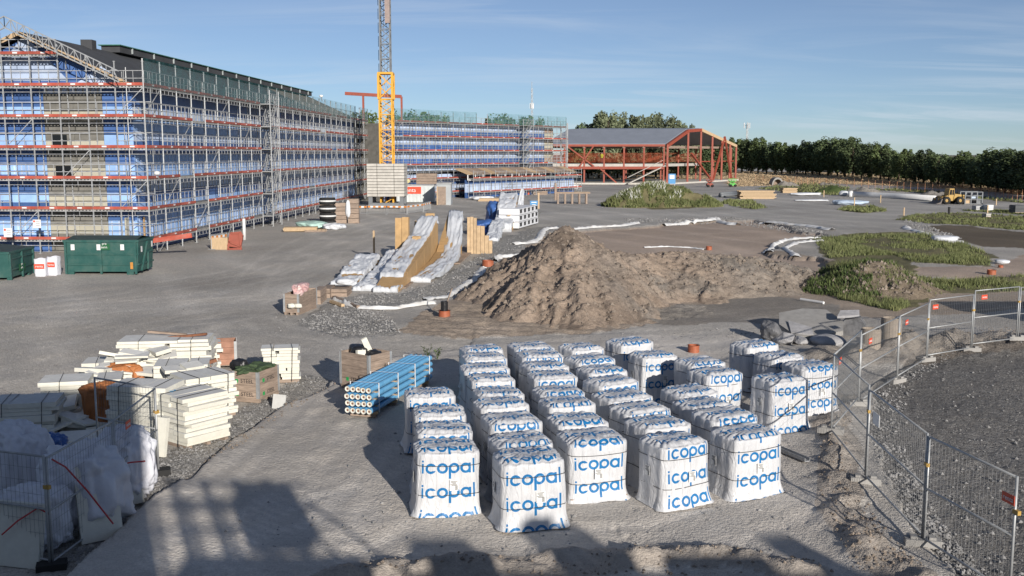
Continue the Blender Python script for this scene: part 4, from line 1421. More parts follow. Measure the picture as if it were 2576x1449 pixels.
# ------------------------------------------------------------------ masts on the horizon
for (x, y0, y1, Yd, lab, ant) in ((1338, 222, 330, 420, 'slender lattice radio mast above the flat-topped wing', 0), (1880, 312, 380, 430, 'short telecom mast with panel antennas above the tree belt', 1)):
    p = zat(x, y0, Yd)
    t = thing('radio_mast', lab, 'mast', (p.x, Yd, 0))
    m = MB(); H = p.z; k = .55
    for a in range(3):
        m.beam((k * math.cos(a * 2.1), k * math.sin(a * 2.1), 0), (.3 * math.cos(a * 2.1), .3 * math.sin(a * 2.1), H), .16)
    n_ = int(H / 2)
    for s in range(n_):
        for a in range(3):
            m.beam((k * math.cos(a * 2.1), k * math.sin(a * 2.1), H * s / n_), (k * math.cos((a + 1) * 2.1), k * math.sin((a + 1) * 2.1), H * (s + 1) / n_ - .02), .08)
    m.ob('lattice', GALV, t)
    m = MB(); m.tube((0, 0, H), (0, 0, H + (2.5 if ant == 0 else .8)), .1); m.ob('top_rod', GALV, t)
    for a in range(3):
        m = MB(); c = Vector((math.cos(a * 2.1 + .5), math.sin(a * 2.1 + .5), 0)) * (1.3 if ant else .7)
        m.box((c.x, c.y, H - (.6 if ant else 7)), (.35, .35, 2.2)); m.beam((0, 0, H - (.6 if ant else 7)), (c.x, c.y, H - (.6 if ant else 7)), .12); m.ob('antenna', WHITE if not ant else GALVD, t)
# ------------------------------------------------------------------ wrapped pallets of roofing rolls
def film_material():
    m, n, b = newmat('printed_white_film')
    uv = n.node('ShaderNodeUVMap'); uv.uv_map = 'print'
    sx = n.node('ShaderNodeSeparateXYZ'); n.l.new(uv.outputs[0], sx.inputs[0])
    u, v = sx.outputs[0], sx.outputs[1]
    oi = n.node('ShaderNodeObjectInfo')
    s = .204; Pv = .50
    x = n.m('ADD', n.m('DIVIDE', n.m('ADD', u, n.rng(oi.outputs['Random'], 0, 1, -.06, .03)), s), 2.6)
    vv = n.m('FRACT', n.m('DIVIDE', n.m('ADD', v, n.m('MULTIPLY', oi.outputs['Random'], .30)), Pv))
    y = n.m('DIVIDE', n.m('SUBTRACT', n.m('MULTIPLY', vv, Pv), Pv * .52), s)
    lt = lambda a, c: n.m('LESS_THAN', a, c)
    gt = lambda a, c: n.m('GREATER_THAN', a, c)
    AND = lambda *a: a[0] if len(a) == 1 else n.m('MULTIPLY', a[0], AND(*a[1:]))
    OR = lambda *a: a[0] if len(a) == 1 else n.m('MAXIMUM', a[0], OR(*a[1:]))
    ab = lambda a: n.m('ABSOLUTE', a)
    xr = n.m('SUBTRACT', x, .95 - .55)
    k = n.m('FLOOR', n.m('DIVIDE', xr, 1.1))
    xc = n.m('SUBTRACT', n.m('SUBTRACT', xr, n.m('MULTIPLY', k, 1.1)), .55)
    r = n.m('SQRT', n.m('ADD', n.m('MULTIPLY', xc, xc), n.m('MULTIPLY', y, y)))
    ring = AND(lt(ab(n.m('SUBTRACT', r, .40)), .125), gt(k, -.5), lt(k, 3.5))
    gap = AND(lt(k, .5), gt(xc, .18), lt(ab(y), .24))
    ring = AND(ring, n.m('SUBTRACT', 1.0, gap))
    def bar(cx, y0, y1, w=.115):
        return AND(lt(ab(n.m('SUBTRACT', x, cx)), w), gt(y, y0), lt(y, y1))
    txt = OR(ring, bar(.12, -.5, .5), bar(.12, .62, .82), bar(2.75, -1.05, .3), bar(4.65, -.5, .5), bar(5.08, -.5, .95))
    txt = AND(txt, lt(ab(u), .62))
    tcn = n.node('ShaderNodeTexCoord')
    f = n.noise(tcn.outputs['Object'], 2.5, 5, .6)
    base = n.mix(n.rng(f, .3, .7), (0.50, 0.51, 0.53), (0.59, 0.59, 0.60))
    ink = n.mix(n.rng(f, .3, .7), (0.006, 0.12, 0.32), (0.015, 0.17, 0.40))
    n.l.new(n.mix(txt, base, ink), b.inputs['Base Color'])
    b.inputs['Roughness'].default_value = .38
    b.inputs['Specular IOR Level'].default_value = .4
    mpn = n.node('ShaderNodeMapping'); n.l.new(tcn.outputs['Object'], mpn.inputs[0]); mpn.inputs['Scale'].default_value = (6.0, 2.0, 1.3)
    h1 = n.noise(mpn.outputs[0], 1.6, 4, .55, 1.2)
    n.l.new(n.bump(h1, .7, .07), b.inputs['Normal'])
    return m


FILM = film_material()
PW, PD, PH = 1.22, 1.02, 1.36


def pack_mesh(seed):
    """film-wrapped block of upright rolls on a pallet; print UV runs up the front and over the top"""
    rr = np.random.default_rng(seed)
    nx, ny, nz = 34, 26, 26
    bm = bmesh.new()
    uvl = bm.loops.layers.uv.new('print')
    ox = rr.uniform(0, 99)
    skew = rr.uniform(-.03, .03)

    def shape(a, b, c):       # a,b in -1..1, c in 0..1 of height
        p = 7.0
        x, y = a, b
        mval = max(abs(a), abs(b), 1e-6)
        nrm = max((abs(a) ** p + abs(b) ** p) ** (1 / p), 1e-6)
        x, y = a * mval / nrm, b * mval / nrm
        # rounded vertical corners a bit more
        fl = 1.0 + .15 * max(0, (.26 - c) / .26) ** 1.8 + .015 * math.sin(c * 5 + ox)
        top = max(0, (c - .90) / .10)
        fl -= .05 * top ** 2
        X = x * PW / 2 * fl; Y = y * PD / 2 * fl
        Z = c * PH
        w = fbm(X * 3 + ox, Y * 3, Z * 1.5, 3)
        edge = max(abs(a), abs(b))
        if c > .999:          # top: pleated film sagging between the rolls
            th = math.atan2(Y, X * .8)
            rad = min(1, math.hypot(X / (PW / 2), Y / (PD / 2)))
            pleat = (abs(math.sin(th * 9 + 4 * fbm(X * 2, Y * 2, ox, 2))) - .6) * .040 * (.15 + rad)
            Z += pleat + .015 * w + .02 * (1 - edge ** 2) - .06 * max(0, edge - .84) / .16
            Z += .004 * math.cos(X * 17.5) * math.cos(Y * 17.5)
        else:
            k = .010 + .012 * max(0, .3 - c) / .3
            ex = 1 if abs(a) > abs(b) else 0
            scal = .010 * abs(math.cos((Y if ex else X) * 8.6)) * (1 if c > .25 else c * 4)
            q = 1 + (k * w * 2.2 + scal + .008 * fbm((Y if ex else X) * 9 + ox, Z * .8, 3.0, 2)) / .6
            if ex:
                X *= q
            else:
                Y *= q
            if c < .001:
                Z = .02 + .03 * max(0, math.sin((X + Y) * 3.0 + ox))
        X += skew * Z
        return (X, Y, Z)
    cache = {}

    def vert(i, j, k):
        key = (i, j, k)
        if key not in cache:
            cache[key] = bm.verts.new(shape(2 * i / nx - 1, 2 * j / ny - 1, k / nz))
        return cache[key]

    def face(keys, fn):
        f = bm.faces.new([vert(*q) for q in keys])
        f.smooth = True
        for lp, q in zip(f.loops, keys):
            lp[uvl].uv = fn(*q)
    offv = rr.uniform(0, .5)
    fu = lambda i: (2 * i / nx - 1) * PW / 2
    for k in range(nz):
        for i in range(nx):
            face([(i, 0, k), (i + 1, 0, k), (i + 1, 0, k + 1), (i, 0, k + 1)], lambda i, j, k: (fu(i), k / nz * PH + offv))
            face([(i + 1, ny, k), (i, ny, k), (i, ny, k + 1), (i + 1, ny, k + 1)], lambda i, j, k: (-fu(i), k / nz * PH + offv))
        for j in range(ny):
            face([(0, j + 1, k), (0, j, k), (0, j, k + 1), (0, j + 1, k + 1)], lambda i, j, k: (9, 9))
            face([(nx, j, k), (nx, j + 1, k), (nx, j + 1, k + 1), (nx, j, k + 1)], lambda i, j, k: (9, 9))
    for i in range(nx):
        for j in range(ny):
            face([(i, j, nz), (i + 1, j, nz), (i + 1, j + 1, nz), (i, j + 1, nz)], lambda i, j, k: (fu(i), PH + offv + j / ny * PD))
    bmesh.ops.recalc_face_normals(bm, faces=bm.faces)
    me = bpy.data.meshes.new('mesh'); bm.to_mesh(me); bm.free()
    me.materials.append(FILM)
    return me


PACKS = [pack_mesh(i) for i in range(7)]


def strap_mesh(z, fl=1.0):
    m = MB(); pts = []
    n = 40
    for i in range(n):
        t = 2 * math.pi * i / n
        a, b = math.cos(t), math.sin(t)
        nr = (abs(a) ** 7 + abs(b) ** 7) ** (1 / 7)
        zz = z + .012 * math.sin(3 * t + z * 9)
        for dz in (-.007, .007):
            pts.append((a / nr * (PW / 2 * fl + .024), b / nr * (PD / 2 * fl + .024), zz + dz))
    return m.add(pts, [(2 * i, 2 * ((i + 1) % n), 2 * ((i + 1) % n) + 1, 2 * i + 1) for i in range(n)]).mesh(STRAP, fix=False)


STR1, STR2 = strap_mesh(1.06), strap_mesh(.46)
m = MB()
for i in range(7):
    m.box((-.54 + .18 * i, 0, .13), (.12, 1.0, .022))
for y in (-.44, 0, .44):
    for x in (-.5, 0, .5):
        m.box((x, y, .07), (.14, .12, .1))
    m.box((0, y, .01), (1.2, .1, .02))
PALLET = m.mesh(WOODG)
m = MB(); m.box((0, 0, 0), (.17, .004, .22))
for i in range(5):
    m.box((-.01 * (i % 2), -.003, .085 - i * .022), (.13 - .03 * (i % 3), .002, .009), mi=1)
for i in range(8):
    m.box((.045, -.003, -.09 + i * .012), (.05, .002, .006), mi=1)
STICK = m.mesh([WHITE, BLACKINK])

z5 = lambda x, y: (992.8 + x * .3473, 838.5 + y * .3473)
z6 = lambda x, y: (1475.8 + x * .3472, 805.0 + y * .3472)
colsP = [
    ('left short column beside the blue pipes', 7, [z5(365, 785), z5(340, 655), z5(328, 540), z5(252, 428)]),
    ('long column second from the blue pipes', 15, [z5(975, 875), z5(910, 745), z5(842, 608), z5(777, 495), z5(737, 395), z5(698, 302), z5(655, 220), z5(642, 145), z5(628, 80)]),
    ('third column from the blue pipes', 17, [z5(1430, 705), z5(1315, 598), z5(1242, 490), z5(1192, 392), z5(1140, 280), z5(1082, 207), z5(1042, 138), z5(982, 72)]),
    ('fourth column from the blue pipes', 24, [z6(640, 850), z6(505, 712), z6(390, 602), z6(262, 512), z5(1575, 325), z5(1495, 245), z5(1418, 160), z5(1345, 88)]),
    ('fifth column from the blue pipes', 26, [z6(1150, 775), z6(1003, 668), z6(848, 565), z6(748, 490), z6(922, 372), z6(820, 285), z6(478, 225), z6(308, 148)]),
    ('short column nearest the mesh fence', 25, [z6(1402, 412), z6(1622, 312), z6(1390, 250), z6(1216, 182)]),
]
pi_ = 0
for cname, ang, lst in colsP:
    for i, (x, y) in enumerate(lst):
        p = g(x, y, PH)
        lab = 'white film-wrapped pallet, %s from the front in the %s' % (ordinal(i), cname)
        t = thing('wrapped_pallet', lab, 'pallet', (p.x, p.y, hz(p.x, p.y) - .005), R(ang + random.uniform(-4, 4)), 'wrapped roofing pallets')
        sc = random.uniform(.97, 1.03)
        t.scale = (random.uniform(.95, 1.04), random.uniform(.96, 1.04), sc)
        t.rotation_euler.x = R(random.uniform(-1.2, 1.2)); t.rotation_euler.y = R(random.uniform(-1.4, 1.4))
        ob('film_wrap', PACKS[pi_ % 7], t)
        ob('pallet', PALLET, t)
        ob('strap', STR1, t); ob('strap', STR2, t)
        ob('label_sticker', STICK, t, (.02 + random.uniform(-.1, .1), -PD / 2 - .045, .66))
        if i % 2 == 0:
            ob('label_sticker', STICK, t, (-PW / 2 - .045, random.uniform(-.15, .15), .75), R(-90))
        pi_ += 1

# ------------------------------------------------------------------ mesh fence panels
FH = 2.0


def fence_meshes(L):
    fr = MB().tube((0, 0, 0), (L, 0, 0), .021, 8).mesh(GALV, True)
    m = MB(); m.tube((0, 0, .02), (0, 0, FH + .02), .023, 8)
    po = m.mesh(GALV, True)
    m = MB(); n_ = int(L / .095)
    for i in range(1, n_):
        x = L * i / n_
        m.tube((x, 0, .1), (x, 0, FH), .003, 3, cap=False)
    for i in range(1, 8):
        z = .1 + (FH - .1) * i / 8
        m.tube((0, .004, z), (L, .004, z), .003, 3, cap=False)
    wi = m.mesh(M('dull_wire', (.14, .145, .15), .6, .1), fix=False)
    return fr, po, wi


m = MB(); m.box((0, 0, .07), (.62, .24, .14)); m.box((-.16, 0, .165), (.12, .16, .05)); m.box((.16, 0, .165), (.12, .16, .05))
FOOT = m.mesh(CONC)
PLATE = MB().box((0, 0, 0), (.30, .008, .16)).mesh([REDS])
PTXT = text_mesh('renta', .115, WHITE)


def fence(P, Q, label, plate=None, lift=0.0, group='mesh fence panels by the gravel compound'):
    P = Vector((P[0], P[1], 0)); Q = Vector((Q[0], Q[1], 0))
    L = (Q - P).length; a = math.atan2(Q.y - P.y, Q.x - P.x)
    z0 = hz(P.x, P.y); z1 = hz(Q.x, Q.y)
    t = thing('mesh_fence', label, 'fence', (P.x, P.y, (z0 + z1) / 2 + .05 + lift), a, group)
    fr, po, wi = fence_meshes(L - .08)
    for zz in (FH, FH * .52, .1):
        ob('rail', fr, t, (.04, 0, zz))
    ob('post', po, t, (.04, 0, 0)); ob('post', po, t, (L - .04, 0, 0))
    w = ob('wire_mesh', wi, t, (.04, 0, 0)); w['kind'] = 'stuff'
    if plate is not None:
        pl = ob('sign_plate', PLATE, t, (plate[0] * L, -.035, plate[1]))
        ob('lettering', PTXT, pl, (0, -.006, 0), rot=(math.pi / 2, 0, 0))
    m = MB(); m.box((L - .0, 0, 1.45), (.13, .06, .07)); m.ob('clamp', YEL, t)
    return t


def vpx(x, y):
    p = g(x / 1.4907, y / 1.4907); return Vector((p.x, p.y, 0))


fp = dict(A=(3473, 1359), B=(3363, 1428), C=(3218, 1525), D=(3114, 1650), E=(3245, 1816), F=(3459, 2046), G=(3641, 1330), H=(3811, 1307), I=(3790, 2260), J=(4010, 1300))
FPt = {k: vpx(*v) for k, v in fp.items()}
fence(FPt['F'], FPt['I'], 'fence panel at the lower right corner with red plate', (.93, 1.62))
fence(FPt['E'], FPt['F'], 'fence panel beside the heap of stones, grey plate near its first post', None)
fence(FPt['D'], FPt['E'], 'fence panel standing just behind the wrapped pallets')
fence(FPt['D'], FPt['C'], 'narrow-looking fence panel meeting the pallets and going back to the concrete rings', (.18, 1.72))
fence(FPt['C'], FPt['B'], 'fence panel in front of the concrete rings', (.2, 1.72))
fence(FPt['B'], FPt['A'], 'fence panel rising towards the corner by the grass', (.2, 1.72))
fence(FPt['A'], FPt['G'], 'fence panel parallel to the grass, first after the corner', (.12, 1.75))
fence(FPt['G'], FPt['H'], 'fence panel parallel to the grass, second after the corner', (.2, 1.75))
fence(FPt['H'], FPt['J'], 'fence panel cut off by the frame edge beside the grass')
pl = FPt['E'].lerp(FPt['F'], .14)
m = MB(); m.box((0, 0, 0), (.42, .01, .26))
tag(m.ob('info_plate', WHITE, None, (pl.x, pl.y - .03, hz(pl.x, pl.y) + 1.55), math.atan2(FPt['F'].y - FPt['E'].y, FPt['F'].x - FPt['E'].x)), 'blank white plate hanging on the fence beside the heap of stones', 'sign')
for k, nm in (('D', 'behind the pallets'), ('E', 'in the middle of the near fence run'), ('F', 'at the lower right'), ('C', 'by the concrete rings'), ('B', 'in front of the earth lumps'), ('A', 'at the fence corner'), ('G', 'on the far fence run'), ('H', 'at the frame edge')):
    p = FPt[k]
    tag(ob('fence_foot', FOOT, None, (p.x, p.y, hz(p.x, p.y) - .02), R(random.uniform(-30, 40))), 'grey concrete fence foot ' + nm, 'fence foot', 'concrete fence feet')

# left enclosure round the bags
LP = dict(a=(-420, 1990), b=(192, 2086), c=(439, 1904), d=(596, 1742), e=(365, 1690))
LPt = {k: vpx(*v) for k, v in LP.items()}
gl = 'mesh fence panels round the white sacks'
fence(LPt['a'], LPt['b'], 'fence panel in shade along the bottom left edge in front of a foam board', None, group=gl)
fence(LPt['b'], LPt['c'], 'shaded fence panel in front of the white sacks with red plate near its end', (.83, 1.45), group=gl)
fence(LPt['c'], LPt['d'], 'fence panel half in sun beside the white sacks with red plate at its start', (.28, 1.72), group=gl)
fence(LPt['e'], LPt['d'], 'sunlit fence panel in front of the orange sack and foam boards', None, group=gl)
for k, nm in (('b', 'at the shaded fence corner'), ('d', 'beside the leaning foam board')):
    p = LPt[k]
    tag(ob('fence_foot', MB().box((0, 0, .07), (.5, .3, .15)).mesh(DARK), None, (p.x, p.y, hz(p.x, p.y) - .01), R(20)), 'black rubber fence foot ' + nm, 'fence foot', 'black fence feet')

# ------------------------------------------------------------------ blue pipes on a pallet
z3 = lambda x, y: (436 + x * .2604, 805 + y * .2604)
p0 = g(*z3(1655, 950)); p1 = g(*z3(1865, 985))
pfar = g(*z3(2470, 620))
ax = (Vector((pfar.x, pfar.y, 0)) - Vector((p1.x, p1.y, 0)))
PL = 4.6
ax.normalize(); sd = Vector((ax.y, -ax.x, 0))
pr = .079
org = Vector((p0.x, p0.y, hz(p0.x, p0.y)))
ang = math.atan2(ax.y, ax.x)
m = MB()
m.tube((0, 0, 0), (PL, 0, 0), pr, 18, mi=0, cap=False)
ring = MB()
pipe_me = m.mesh(BLUEPIPE, True)
m = MB(); m.lathe([(.072, 0), (.072, .02), (.03, .02), (.03, 0), (.072, 0)], 18)
for v_ in range(len(m.v)):
    x, y, z = m.v[v_]; m.v[v_] = (z, x, y)
endm = m.mesh(FOAM, True)
m = MB(); m.tube((.004, 0, 0), (PL - .004, 0, 0), .03, 10); core = m.mesh(RUST)
rown = ['bottom', 'second', 'third', 'top']
for r_ in range(4):
    for c_ in range(5):
        pos = org + sd * (pr * 1.1 + c_ * pr * 2.03) + up * (.16 + pr + r_ * (pr * 2 + .035)) + ax * random.uniform(-.03, .03)
        t = thing('insulated_pipe', 'blue-jacketed insulated pipe, %s row of the stack, %s from the left' % (rown[r_], ordinal(c_)), 'pipe', tuple(pos), ang, 'stacked blue pipes')
        ob('jacket', pipe_me, t); ob('end_insulation', endm, t, (-.008, 0, 0)); ob('end_insulation', endm, t, (PL - .012, 0, 0)); ob('steel_core', core, t, (-.01, 0, 0))
pt_ = thing('timber_pallet', 'low timber skid under the blue pipes with spacer battens', 'pallet', tuple(org), ang)
for xx in (.35, 1.7, 3.0, 4.2):
    for r_ in range(4):
        m = MB(); m.box((xx, -(pr * 5.1), .125 + r_ * (pr * 2 + .035)), (.08, pr * 10.6, .03 if r_ else .07)); m.ob('batten', WOODN, pt_)
    m = MB(); m.box((xx, -(pr * 5.1), .045), (.1, .75, .08)); m.ob('bearer', WOODG, pt_)
    m = MB(); hh = 4 * (pr * 2 + .035)
    for (y0, z0, y1, z1) in ((.02, .12, .02, hh + .16), (.02, hh + .16, -(pr * 10.4), hh + .16), (-(pr * 10.4), hh + .16, -(pr * 10.4), .12)):
        m.beam((xx + .1, y0, z0), (xx + .1, y1, z1), .02, .004 if y0 != y1 else .02)
    m.ob('strap', WHITE, pt_)


# ------------------------------------------------------------------ pallet-collar crates
def crate(label, P, rz, w, d, n, mats=WOODG, text=True, inside=None, hgt=.2):
    t = thing('collar_crate', label, 'crate', (P.x, P.y, hz(P.x, P.y)), rz)
    z = .14
    for x in (-w / 2 + .08, 0, w / 2 - .08):
        m = MB(); m.box((x, 0, .06), (.1, d, .1)); m.ob('bearer', WOODG, t)
    m = MB(); m.box((0, 0, .125), (w, d, .025)); m.ob('floor_board', WOODG, t)
    for k in range(n):
        for sx, sy, lx, ly in ((0, -1, w, .022), (0, 1, w, .022), (-1, 0, .022, d), (1, 0, .022, d)):
            m = MB(); m.box((sx * (w / 2 - .011), sy * (d / 2 - .011), z + hgt / 2), (lx if sx == 0 else .022, (ly if sy else d - .046), hgt - .008)); m.ob('side_board', mats, t)
        z += hgt
    for sx in (-1, 1):
        for sy in (-1, 1):
            m = MB(); m.box((sx * (w / 2 + .004), sy * (d / 2 - .03), .14 + n * hgt / 2), (.008, .09, n * hgt)); m.box((sx * (w / 2 - .03), sy * (d / 2 + .004), .14 + n * hgt / 2), (.09, .008, n * hgt)); m.ob('corner_hinge', GALV, t)
    if text:
        tm = TEXTS.setdefault('STEEL', text_mesh('STEEL', .17, BLACKINK))
        lg = TEXTS.setdefault('logo', MB().box((0, 0, 0), (.11, .11, .004)).mesh(M('green_print', (.02, .30, .08), .7)))
        for zz in ((.32,) if n > 4 else (.25, .65)):
            ob('lettering', tm, t, (.1, -d / 2 - .004, zz), rot=(math.pi / 2, 0, 0)); ob('printed_logo', lg, t, (-.3, -d / 2 - .003, zz), rot=(math.pi / 2, 0, 0))
            ob('lettering', tm, t, (-w / 2 - .004, -.05, zz), rot=(math.pi / 2, 0, -math.pi / 2)); ob('printed_logo', lg, t, (-w / 2 - .003, .3, zz), rot=(math.pi / 2, 0, -math.pi / 2))
    return t, z


TEXTS = {}


def lump(name, label, cat, P, dims, mat, seed=0, rz=0.0, parent=None, rough=.25, sub=3, squash=1.6, z=None, amp2=.05):
    bm = bmesh.new(); bmesh.ops.create_icosphere(bm, subdivisions=sub, radius=1.0)
    for v in bm.verts:
        n_ = v.co.normalized()
        r_ = 1 + rough * fbm(n_.x * 1.3 + seed, n_.y * 1.3, n_.z * 1.3, 3) + amp2 * fbm(n_.x * 5 + seed, n_.y * 5, n_.z * 5, 2) - amp2 * 1.1 * abs(fbm(n_.x * 4 + n_.z * 2 + seed, n_.y * 4 - n_.z, 7.0, 2)) 
        c = n_ * r_
        c.z = math.copysign(abs(c.z) ** (1 / squash), c.z)
        v.co = Vector((c.x * dims[0] / 2, c.y * dims[1] / 2, (c.z * .5 + .5) * dims[2]))
    me = bpy.data.meshes.new('mesh'); bm.to_mesh(me); bm.free(); me.materials.append(mat)
    me.polygons.foreach_set('use_smooth', [True] * len(me.polygons))
    o = ob(name, me, parent, (P[0], P[1], P[2] if len(P) > 2 else 0), rz)
    if label:
        tag(o, label, cat)
    return o


# crate with black sacks beside the pipes
cl = g(*z3(1595, 690)); ck = g(*z3(1795, 745)); crr = g(*z3(2085, 640))
cc = Vector(((cl.x + crr.x) / 2 + .05, (cl.y + crr.y) / 2 + .1, 0))
cz_, zt_ = crate('weathered collar crate filled with black sacks behind the blue pipes', cc, R(52), .95, 1.25, 5)
bz = hz(cc.x, cc.y)
lump('rubbish_sack', 'shiny black rubbish sack in the crate behind the blue pipes', 'sack', (cc.x - .15, cc.y + .15, bz + .55), (.75, .7, .75), BLACKP, 3, sub=4, rough=.35)
lump('rubbish_sack', 'smaller black rubbish sack deeper in the crate behind the pipes', 'sack', (cc.x + .22, cc.y - .05, bz + .5), (.6, .6, .68), BLACKP, 8, sub=4, rough=.35)
m = MB(); m.box((0, 0, .25), (.18, .08, .55), 0, 0, R(12), R(-25)); tag(m.ob('foam_offcut', FOAM, None, (cc.x + .05, cc.y, bz + 1.05), R(20)), 'upright cream foam offcut sticking out of the crate', 'foam')
m = MB(); m.box((0, 0, .12), (.28, .12, .25), 0, 0, R(-8), R(5)); tag(m.ob('foam_offcut', FOAM, None, (cc.x - .1, cc.y - .3, bz + .98), R(40)), 'short cream foam offcut lying at the crate front', 'foam')

# crate with green cover beside the foam stack
ga_, gb_ = g(*z3(640, 765)), g(*z3(890, 660))
c = Vector(((ga_.x + gb_.x) / 2, (ga_.y + gb_.y) / 2 + .45, 0))
rzc = math.atan2(gb_.y - ga_.y, gb_.x - ga_.x)
crate('weathered collar crate with green tarp over it beside the foam stack', c, rzc, 1.2, .85, 4)
bz = hz(c.x, c.y)
lump('tarp', 'crumpled dark green tarp over the collar crate', 'tarp', (c.x, c.y, bz + .80), (1.3, .92, .26), M('green_tarp', (0.055, 0.085, 0.04), .75, .3, 3, bump=1.0, bs=9), 5, rzc, sub=5, rough=.5, squash=1.2, amp2=.2)
lump('rubbish_sack', 'black sack hanging out of the green-covered crate', 'sack', (c.x - .5, c.y + .05, bz + .78), (.4, .6, .42), BLACKP, 12, rzc, sub=4, rough=.3)
# empty collars behind the foam
c = g(550, 912); crate('reddish brown pallet collar lying behind the foam boards', c, R(15), 1.2, .8, 4, M('reddish_timber', (.30, .16, .11), .85, .3, 3, obj_var=.1), text=False)


# ------------------------------------------------------------------ foam board stacks
def sheet_mesh(w, d, h, seed=0, top=True):
    m = MB(); m.box((0, 0, 0), (w, d, h))
    me = m.mesh([FOAM, FOAMTOP])
    me.polygons[1].material_index = 1
    return me


def foam_stack(label, P, rz, w, d, n, th=.1, jit=.05, twine=True, split=True, seed=0, zb=None, group='foam board stacks', tw_mat=None, pallet=True):
    rr = random.Random(seed)
    z = hz(P[0], P[1]) if zb is None else zb
    t = thing('foam_stack', label, 'foam boards', (P[0], P[1], z), rz, group)
    z = 0.0
    if pallet:
        for y in (-d * .4, 0, d * .4):
            m = MB(); m.box((0, y, .05), (w * .95, .1, .1)); m.ob('bearer', WOODG, t)
        z = .1
    for k in range(n):
        h = th * rr.choice((.8, 1, 1, 1.3))
        parts = 2 if (split and rr.random() < .6) else 1
        cut = rr.uniform(.3, .7)
        for q in range(parts):
            ww = w * ((cut if q == 0 else 1 - cut) if parts == 2 else 1) - .012
            cx = 0 if parts == 1 else (-w / 2 + w * cut / 2 if q == 0 else w / 2 - w * (1 - cut) / 2)
            ww *= rr.uniform(.93, 1.0)
            ob('foam_sheet', sheet_mesh(ww, d * rr.uniform(.92, 1), h - .008), t, (cx + rr.uniform(-jit, jit), rr.uniform(-jit, jit), z + h / 2), R(rr.uniform(-2.5, 2.5)))
        z += h
    if twine:
        for xx in (-w * .28, w * .28):
            m = MB()
            for a, b in (((xx, -d / 2 - .06, .05), (xx + .05, -d / 2 - .06, z + .01)), ((xx + .05, -d / 2 - .06, z + .012), (xx - .03, d / 2 + .05, z + .012))):
                m.tube(a, b, .009, 5)
            m.ob('twine', STRAP, t)
    return t, z


def fs(label, vx, vy, ang, w, d, n, **k):
    p = g(vx, vy)
    c = Vector((p.x, p.y, 0)) + Vector((-math.sin(R(ang)), math.cos(R(ang)), 0)) * d / 2
    return foam_stack(label, c, R(ang), w, d, n, **k)


fs('tall strapped stack of cream foam boards standing alone beside the green-covered crate', 708, 950, 10, 1.15, .75, 10, th=.105, seed=2)
fs('foam stack with blue twine nearest the sandy pad', 432, 1098, -38, 1.25, 1.35, 11, th=.11, seed=3, jit=.07)
fs('tall foam stack behind the blue twine stack and beside the brown crate', 535, 1032, 40, 1.5, 1.25, 11, th=.11, seed=4, jit=.06)
fs('foam stack with wide grey top sheet behind the fence panel', 345, 1085, -10, 1.7, 1.1, 11, th=.115, seed=5)
fs('foam stack in the middle of the pile with brown scraps on top', 455, 985, 10, 1.6, 1.2, 9, th=.11, seed=6)
fs('foam stack at the back of the pile under the rusty beams', 415, 945, 8, 2.9, 1.3, 10, th=.115, seed=7, jit=.09)
fs('low foam stack at the far corner of the pile', 505, 925, 20, 1.3, 1.0, 8, th=.11, seed=17, jit=.1)
fs('loose foam stack at the yard edge of the pile', 205, 1020, 15, 2.1, 1.2, 6, th=.13, seed=8, jit=.1)
fs('low foam stack between the yard edge and the rusty beams', 290, 958, 14, 2.1, 1.1, 5, th=.13, seed=18, jit=.1)
fs('shaded grey-white foam stack at the frame edge', 55, 1085, 12, 1.7, 1.2, 7, th=.13, seed=9, twine=True, jit=.1)
def foam_heap(label, x, y, w, d, h, n, seed):
    rr = random.Random(seed); p = g(x, y)
    t = thing('foam_heap', label, 'foam boards', (p.x, p.y + d / 2, hz(p.x, p.y)), R(rr.uniform(-10, 10)), 'loose foam heaps')
    for i in range(n):
        f_ = i / n
        o = ob('foam_sheet', sheet_mesh(rr.uniform(.5, 1.2), rr.uniform(.35, .7), rr.choice((.06, .1, .12))), t, (rr.uniform(-.5, .5) * w * (1 - .4 * f_), rr.uniform(-.5, .5) * d * (1 - .4 * f_), .08 + h * f_))
        o.rotation_euler = (R(rr.uniform(-14, 14)), R(rr.uniform(-14, 14)), R(rr.uniform(0, 180)))


foam_heap('messy heap of loose foam boards spilling towards the yard', 165, 1012, 1.6, 1.0, .75, 16, 31)
foam_heap('messy heap of broken foam boards on the middle of the pile', 330, 975, 1.8, 1.2, 1.15, 22, 32)
foam_heap('messy heap of foam offcuts at the foot of the orange sack', 180, 1075, 1.2, .8, .35, 9, 33)
foam_heap('messy heap of foam offcuts between the tall stacks', 480, 1010, 1.2, .9, 1.15, 16, 34)
foam_heap('messy heap of foam boards between the yard edge stacks', 255, 990, 1.4, .9, .85, 15, 35)
foam_heap('messy heap of foam boards under the rusty beams side', 385, 955, 1.6, 1.0, 1.05, 18, 36)
foam_heap('messy heap of foam boards at the outer yard corner', 125, 1040, 1.3, .9, .55, 12, 37)
for (x, y, a, w, d, lab) in ((170, 1052, 10, 1.1, .7, 'loose foam board lying in the shade in front of the orange sack'), (195, 1100, -5, 1.3, .8, 'loose foam board lying in the shade behind the white sacks')):
    p = g(x, y)
    tag(ob('foam_board', sheet_mesh(w, d, .12), None, (p.x, p.y, hz(p.x, p.y) + .22), rot=(R(6), R(-5), R(a))), lab, 'foam board')


def leaning(label, x0, x1, yb, h, th=.1, lean=18, ang=0, mat=FOAM):
    p = g(x0, yb); q = g(x1, yb); w = abs(q.x - p.x)
    c = (p + q) / 2
    m = MB(); m.box((0, 0, h / 2), (w, th, h), 0, 0, R(-lean))
    return tag(m.ob('foam_board', mat, None, (c.x, c.y, hz(c.x, c.y)), R(ang)), label, 'foam board')


